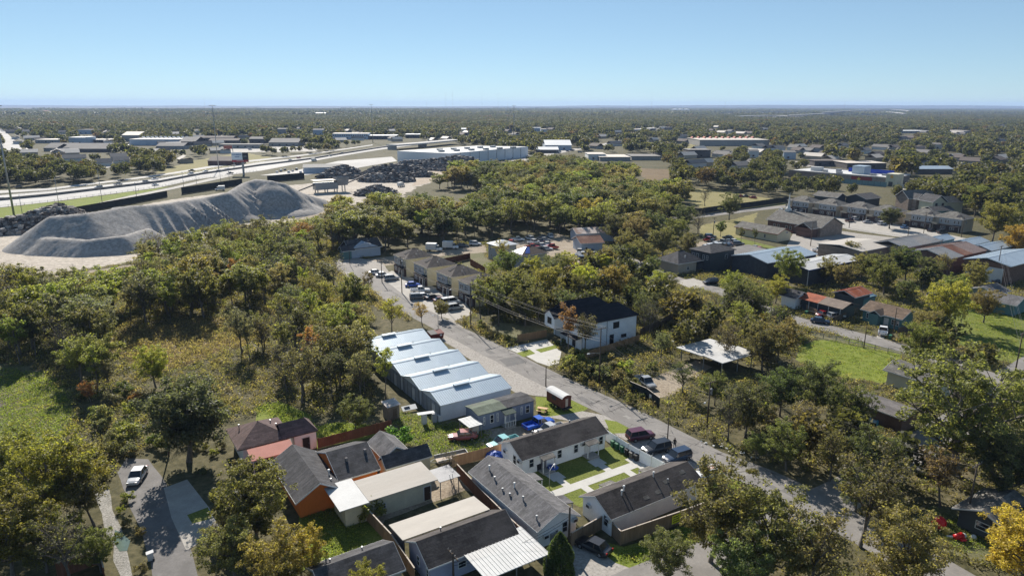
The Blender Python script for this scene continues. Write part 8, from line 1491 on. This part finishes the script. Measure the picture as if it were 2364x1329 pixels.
wood([(-60, 1060), (140, 1040), (250, 1010), (270, 1080), (230, 1130), (240, 1250), (260, 1340), (-60, 1340)], 6.0, 3, 'below the left field', 'left wood', ['round', 'shrub', 'shrub', 'sparse'], (6, 9), 'trees below the left field')
wood([(170, 920), (330, 900), (300, 1000), (400, 1040), (270, 1060), (230, 1000)], 3.2, 4, 'between the field and the lane', 'left wood', ['shrub'], (6, 10), 'brush between field and lane')
wood([(700, 560), (800, 520), (900, 480), (1000, 440), (1130, 385), (1330, 372), (1450, 390), (1480, 420), (1570, 440), (1580, 500), (1500, 560), (1400, 560), (1180, 545), (1100, 560), (960, 575), (850, 590), (780, 560)], 9.0, 5, 'in the central wood', 'wood', ['round'] * 4 + ['near', 'tall', 'sparse'], (9.5, 15.5), 'trees of the central wood', wr=1.2)
wood([(1100, 640), (1300, 600), (1500, 600), (1560, 700), (1500, 760), (1480, 790), (1250, 740), (1120, 760), (1090, 700)], 7, 6, 'near the large white house', 'town', ['round', 'round', 'sparse'], (6.5, 10), 'trees around the large white house')
wood([(1480, 720), (1760, 730), (1850, 780), (1860, 880), (1960, 930), (2060, 960), (2000, 1080), (1880, 1110), (1760, 1080), (1640, 1020), (1540, 960), (1440, 870), (1420, 850), (1480, 840)], 6.3, 7, 'between street and bright lawn', 'town', ['round'] * 3 + ['sparse', 'sparse', 'bare', 'shrub', 'shrub'], (6, 9.5), 'trees right of the main street')
wood([(1560, 600), (1760, 640), (1860, 620), (2000, 620), (2200, 620), (2250, 700), (2130, 700), (2080, 690), (1990, 660), (1850, 690), (1740, 690), (1620, 655)], 7.5, 8, 'behind the second street', 'town', ['round'] * 3 + ['sparse'] * 2 + ['bare'], (6.5, 10), 'trees behind the second street')
wood([(2100, 780), (2200, 730), (2400, 780), (2420, 980), (2300, 960), (2200, 1000), (2100, 980), (2080, 900)], 9, 9, 'at the right edge', 'town', ['round'] * 3 + ['sparse'] * 2 + ['bare'], (7, 11), 'trees at the right edge')
wood([(2040, 1120), (2200, 1010), (2420, 950), (2460, 1340), (2200, 1340), (2330, 1200), (2200, 1150)], 9, 10, 'in the lower right yards', 'town', ['round'] * 3 + ['sparse', 'shrub'], (6, 10), 'trees in the lower right yards')
wood([(1300, 860), (1420, 850), (1540, 960), (1660, 1025), (1760, 1080), (1700, 1075), (1560, 1000), (1440, 945), (1310, 885)], 3.0, 11, 'on the street verge', 'town', ['shrub'], (4, 8), 'shrubs on the street verge', noclear=True)
wood([(1285, 800), (1350, 840), (1440, 850), (1460, 880), (1440, 900), (1330, 870), (1290, 850)], 3.0, 12, 'in the hedge by the white house', 'town', ['shrub'], (7, 12), 'hedge shrubs before the large white house', noclear=True)
wood([(1050, 745), (1110, 740), (1200, 800), (1170, 805), (1100, 780)], 3.5, 13, 'on the brown bank above the street', 'left wood', ['shrub'], (4, 8), 'shrubs on the brown bank')
wood([(400, 1000), (560, 1010), (640, 1060), (560, 1110), (480, 1080), (420, 1050)], 5.5, 14, 'beside the mauve-roofed house', 'left wood', ['shrub', 'shrub', 'sparse'], (5, 8), 'brush beside the mauve-roofed house')
wood([(300, 1130), (340, 1200), (352, 1345), (300, 1345), (285, 1240), (262, 1160)], 2.6, 17, 'between ditch and lane', 'left wood', ['shrub'], (3, 6), 'shrubs between ditch and lane', noclear=True)
wood([(395, 1010), (540, 1020), (560, 1100), (500, 1120), (430, 1090), (395, 1060)], 3.6, 18, 'beside the evergreen oak trunk', 'left wood', ['shrub'], (3, 6), 'shrubs beside the evergreen oak', noclear=True)
wood([(815, 800), (845, 800), (1015, 950), (985, 955), (900, 880)], 2.4, 19, 'along the shed walls', 'left wood', ['shrub'], (5, 10), 'shrubs along the storage shed walls', noclear=True)
wood([(450, 1200), (620, 1140), (700, 1180), (690, 1345), (470, 1345)], 6, 15, 'below the orange house', 'left wood', ['shrub', 'round', 'sparse'], (5, 9), 'trees below the orange house')
wood([(930, 930), (1000, 960), (1100, 1000), (1150, 1000), (1050, 1040), (960, 1020), (920, 985)], 4.5, 16, 'in the yard behind the storage sheds', 'left wood', ['shrub'], (2.5, 4.5), 'weeds in the shed yard')
# houses half hidden among the far trees
hrn = random.Random(21); HM = {}
rw = [GR, BR, CR, GR, BR]; k = 0
proto = []
for i, rm in enumerate((GR, BR, CR)):
    e = empty('far_house', (0, -500 - i * 40, 0), 0, 'small grey or brown roofed house half hidden among the far trees', 'house', 'houses half hidden among the far trees')
    MB().box(-6, -4.5, 0, 6, 4.5, 3.2).build('wall', [WWL, GW, S_TAN][i], e); rb = MB()
    rb.slab([(-6.5, -5, 3.2), (6.5, -5, 3.2), (6.5, 0, 6), (-6.5, 0, 6)], .2).slab([(-6.5, .002, 6), (6.5, .002, 6), (6.5, 5, 3.2), (-6.5, 5, 3.2)], .2); rb.build('roof', rm, e)
    proto.append(e)
spots = []
while len(spots) < 290:
    x, y = hrn.uniform(-20, 2384), 262 + 130 * hrn.random() ** 1.5
    if 560 < x < 1250 and y > 330: continue
    if 900 < x < 1500 and y > 345: continue
    g = G(x, y)
    if free(g.x, g.y): spots.append(g)
RN = ['grey', 'brown', 'cream']
for i, g in enumerate(spots):
    px_, py_, _w = P(g.x, g.y, 0)
    lb = '%s-roofed small house %s the trees, %s, %s' % (RN[i % 3], 'deep among' if py_ < 290 else 'among', 'near the horizon' if py_ < 276 else ('far off' if py_ < 310 else ('beyond the highway and stores' if py_ < 350 else 'in the nearer suburb')), ['at the left edge', 'at the left', 'left of centre', 'in the centre', 'right of centre', 'at the right', 'at the right edge'][max(0, min(6, int(px_ / 338)))])
    if i % 5 < 3:
        keep([(g.x - 9, g.y - 8), (g.x + 9, g.y - 8), (g.x + 9, g.y + 8), (g.x - 9, g.y + 8)]); r_ = 10 * CF / _w; CLEARPX.append((px_ - r_ * .8, P(g.x, g.y, 4.2)[1], px_ + r_ * .8, P(g.x, g.y, 3)[1]))
    if i < 3: proto[i].location = (g.x, g.y, 0); proto[i].rotation_euler = (0, 0, R(33)); proto[i]['label'] = lb
    else: c = clone(proto[i % 3], (g.x, g.y), R(hrn.choice([33, -57])), lb); c.scale = (hrn.uniform(.9, 1.7), hrn.uniform(.9, 1.3), 1.1)
# ---- woods too many to count: instanced masses
print('individual trees', {k: v for k, v in CNT.items()}, 'overflow', len(overflow))
FC = [far_crown(300 + i, 620, .46) for i in range(8)]
def mass(name, polys, sp, seed, label, hr=(6, 11.5), base=9.0, meshes=FC, wr=None, clear=True, extra=(), dens=1.0):
    P3 = []; S_ = []; Q_ = []; I_ = []; r = random.Random(seed)
    for poly in polys:
        for X, Y in scatter_px(poly, sp, seed):
            if r.random() > dens: continue
            if not free(X, Y): continue
            nz = mn.noise(Vector((X / 260, Y / 260, seed)))
            if nz < -.34 and r.random() < .8: continue
            hh = r.uniform(*hr) * (1 + .35 * mn.noise(Vector((X / 60, Y / 60, seed + 5))))
            if clear and hides(X, Y, hh): continue
            P3.append((X, Y, 0)); S_.append(hh / base); Q_.append(r.uniform(0, 6.28)); I_.append(r.randrange(len(meshes)))
    for X, Y, hh in extra: P3.append((X, Y, 0)); S_.append(hh / base); Q_.append(r.uniform(0, 6.28)); I_.append(r.randrange(len(meshes)))
    print(name, len(P3)); return gn_scatter(name, P3, S_, Q_, I_, meshes, label)
mass('middle_woodland', [[(1480, 360), (1800, 365), (2000, 440), (2364, 470), (2480, 520), (2480, 600), (2330, 560), (2240, 500), (2080, 470), (1850, 455), (1740, 470), (1560, 470), (1480, 430)], [(-200, 392), (0, 392), (200, 382), (420, 372), (560, 366), (600, 368), (440, 395), (330, 410), (190, 424), (-200, 446)]], 9.4, 31, 'olive and rust autumn trees filling the middle distance', hr=(7.5, 14.5), extra=overflow)
FC2 = [far_crown(340 + i, 240, .8) for i in range(6)]
mass('far_woodland', [[(-400, 300), (2800, 292), (2800, 400), (2480, 520), (2000, 440), (1800, 365), (1480, 360), (1450, 372), (1240, 362), (1060, 335), (960, 331), (870, 336), (728, 357), (600, 364), (560, 366), (420, 372), (200, 382), (-400, 396)]], 11.5, 32, 'dense carpet of trees between roofs in the far neighbourhoods', hr=(7.5, 15), meshes=FC2, dens=.93)
CT = [canopy_tile(400 + i, 40, 22, 1100) for i in range(5)]
CT2 = [canopy_tile(420 + i, 120, 46, 1200) for i in range(4)]
mass('distant_woodland', [[(-500, 272), (2900, 266), (2800, 292), (-400, 300)]], 34, 33, 'distant tree canopy fading to blue', hr=(.85, 1.15), base=1.0, meshes=CT, clear=True)
mass('horizon_woodland', [[(-500, 256), (2900, 248), (2900, 266), (-500, 272)]], 105, 34, 'tree canopy along the horizon', hr=(.9, 1.5), base=1.0, meshes=CT2, clear=False)
# undergrowth: weeds and low brush on the wood floor
def tuft(seed, n=46, w=.9, hh=.55, s=.11):
    rg = np.random.default_rng(seed); p = np.stack([rg.normal(0, w * .45, n), rg.normal(0, w * .45, n), rg.uniform(.03, hh, n)], 1); return leafmesh('tuft', p, s * rg.uniform(.6, 1.5, n), seed, WEEDLEAF, .2)
WEEDLEAF = leaf_mat('weed_leaf', [(0, (.06, .065, .022)), (.3, (.10, .09, .04)), (.55, (.13, .10, .055)), (.75, (.09, .10, .03)), (.9, (.16, .125, .07)), (1, (.10, .13, .03))])
def under(name, polys, sp, seed, label, sc=(.7, 1.8), meshes=None, mt=None, ignore=False):
    P3 = []; r = random.Random(seed)
    for poly in polys:
        for X, Y in scatter_px(poly, sp, seed, .6):
            if (not any(a <= X <= b and c <= Y <= d and inpoly(X, Y, q) for a, b, c, d, q in ROADK)) if ignore else free(X, Y): P3.append((X, Y, 0))
    print(name, len(P3)); gn_scatter(name, P3, [r.uniform(*sc) for _ in P3], [r.uniform(0, 6) for _ in P3], [r.randrange(len(meshes)) for _ in P3], meshes, label, 'undergrowth')
TF = [tuft(500 + i) for i in range(5)]
under('undergrowth', [[(-60, 560), (700, 520), (860, 600), (860, 760), (860, 960), (560, 960), (300, 1060), (-60, 1340), (-60, 700)], [(1040, 560), (1560, 560), (2400, 640), (2400, 1340), (1640, 1340), (1640, 1060), (1300, 870), (1050, 730)]], 1.5, 41, 'brown and green weeds and brush on the wood floor', meshes=TF)
GRL = leaf_mat('grass_blade', [(0, (.075, .115, .015)), (.5, (.11, .155, .022)), (.8, (.15, .18, .035)), (1, (.17, .15, .06))])
def gtuft(seed):
    rg = np.random.default_rng(seed); n = 40; p = np.stack([rg.normal(0, .35, n), rg.normal(0, .35, n), rg.uniform(.02, .16, n)], 1); return leafmesh('grass_tuft', p, .07 * rg.uniform(.6, 1.5, n), seed, GRL, .1)
GT = [gtuft(520 + i) for i in range(4)]
under('grass', [[(585, 940), (640, 928), (735, 985), (780, 975), (905, 985), (735, 1032), (660, 1000)], [(0, 850), (112, 865), (158, 900), (168, 955), (135, 1045), (0, 1056)], [(705, 1185), (800, 1160), (850, 1235), (850, 1255), (735, 1300), (700, 1310)], [(1420, 1290), (1600, 1210), (1670, 1235), (1500, 1305)], [(1620, 1115), (1680, 1100), (1790, 1155), (1720, 1210), (1630, 1180)], [(2110, 1215), (2250, 1190), (2310, 1250), (2230, 1280)], [(925, 950), (1110, 990), (1160, 1035), (1060, 1055), (985, 1045), (910, 1000)]], .8, 42, 'short grass growing on the lawns and fields', meshes=GT, ignore=True)
under('lawn_grass', [[(1880, 788), (1960, 784), (2080, 817), (2080, 848), (2040, 880), (1960, 868), (1850, 825)], [(2200, 700), (2364, 700), (2400, 840), (2300, 825)], [(1245, 918), (1355, 938), (1270, 958)]], 1.1, 44, 'mown grass of the bright lawns', sc=(.5, 1.3), meshes=GT, ignore=True)
DRYL = leaf_mat('dry_blade', [(0, (.10, .08, .05)), (.5, (.14, .11, .068)), (.8, (.18, .15, .095)), (1, (.11, .11, .055))])
def dtuft(seed):
    rg = np.random.default_rng(seed); n = 50; p = np.stack([rg.normal(0, .5, n), rg.normal(0, .5, n), rg.uniform(.02, .6, n)], 1); return leafmesh('dry_tuft', p, .12 * rg.uniform(.6, 1.5, n), seed, DRYL, .1)
under('dry_grass', [[(240, 775), (400, 748), (560, 728), (640, 706), (700, 716), (640, 752), (560, 797), (480, 826), (420, 850), (330, 850), (262, 815)], [(1040, 742), (1110, 750), (1200, 800), (1170, 802), (1090, 772)], [(1320, 885), (1440, 940), (1560, 1000), (1480, 985), (1390, 935)], [(830, 650), (1000, 735), (940, 740), (820, 690)]], 1.25, 45, 'dry brown grass and scrub in the clearing and along the banks', sc=(.6, 1.7), meshes=[dtuft(540 + i) for i in range(4)], ignore=True)
# ================================================================ AIR
hz = bpy.data.materials.new('haze_air'); hz.use_nodes = True; nt = hz.node_tree; nt.nodes.clear()
pv = nt.nodes.new('ShaderNodeVolumePrincipled'); pv.inputs['Color'].default_value = (.48, .65, 1, 1); pv.inputs['Density'].default_value = HAZE = 6.0e-5; pv.inputs['Anisotropy'].default_value = .1
om = nt.nodes.new('ShaderNodeOutputMaterial'); nt.links.new(pv.outputs[0], om.inputs['Volume'])
tag(MB().box(-15500, -300, -1, 15500, 17500, 130).build('haze', hz), 'thin blue haze over the whole plain', 'haze', kind='stuff')
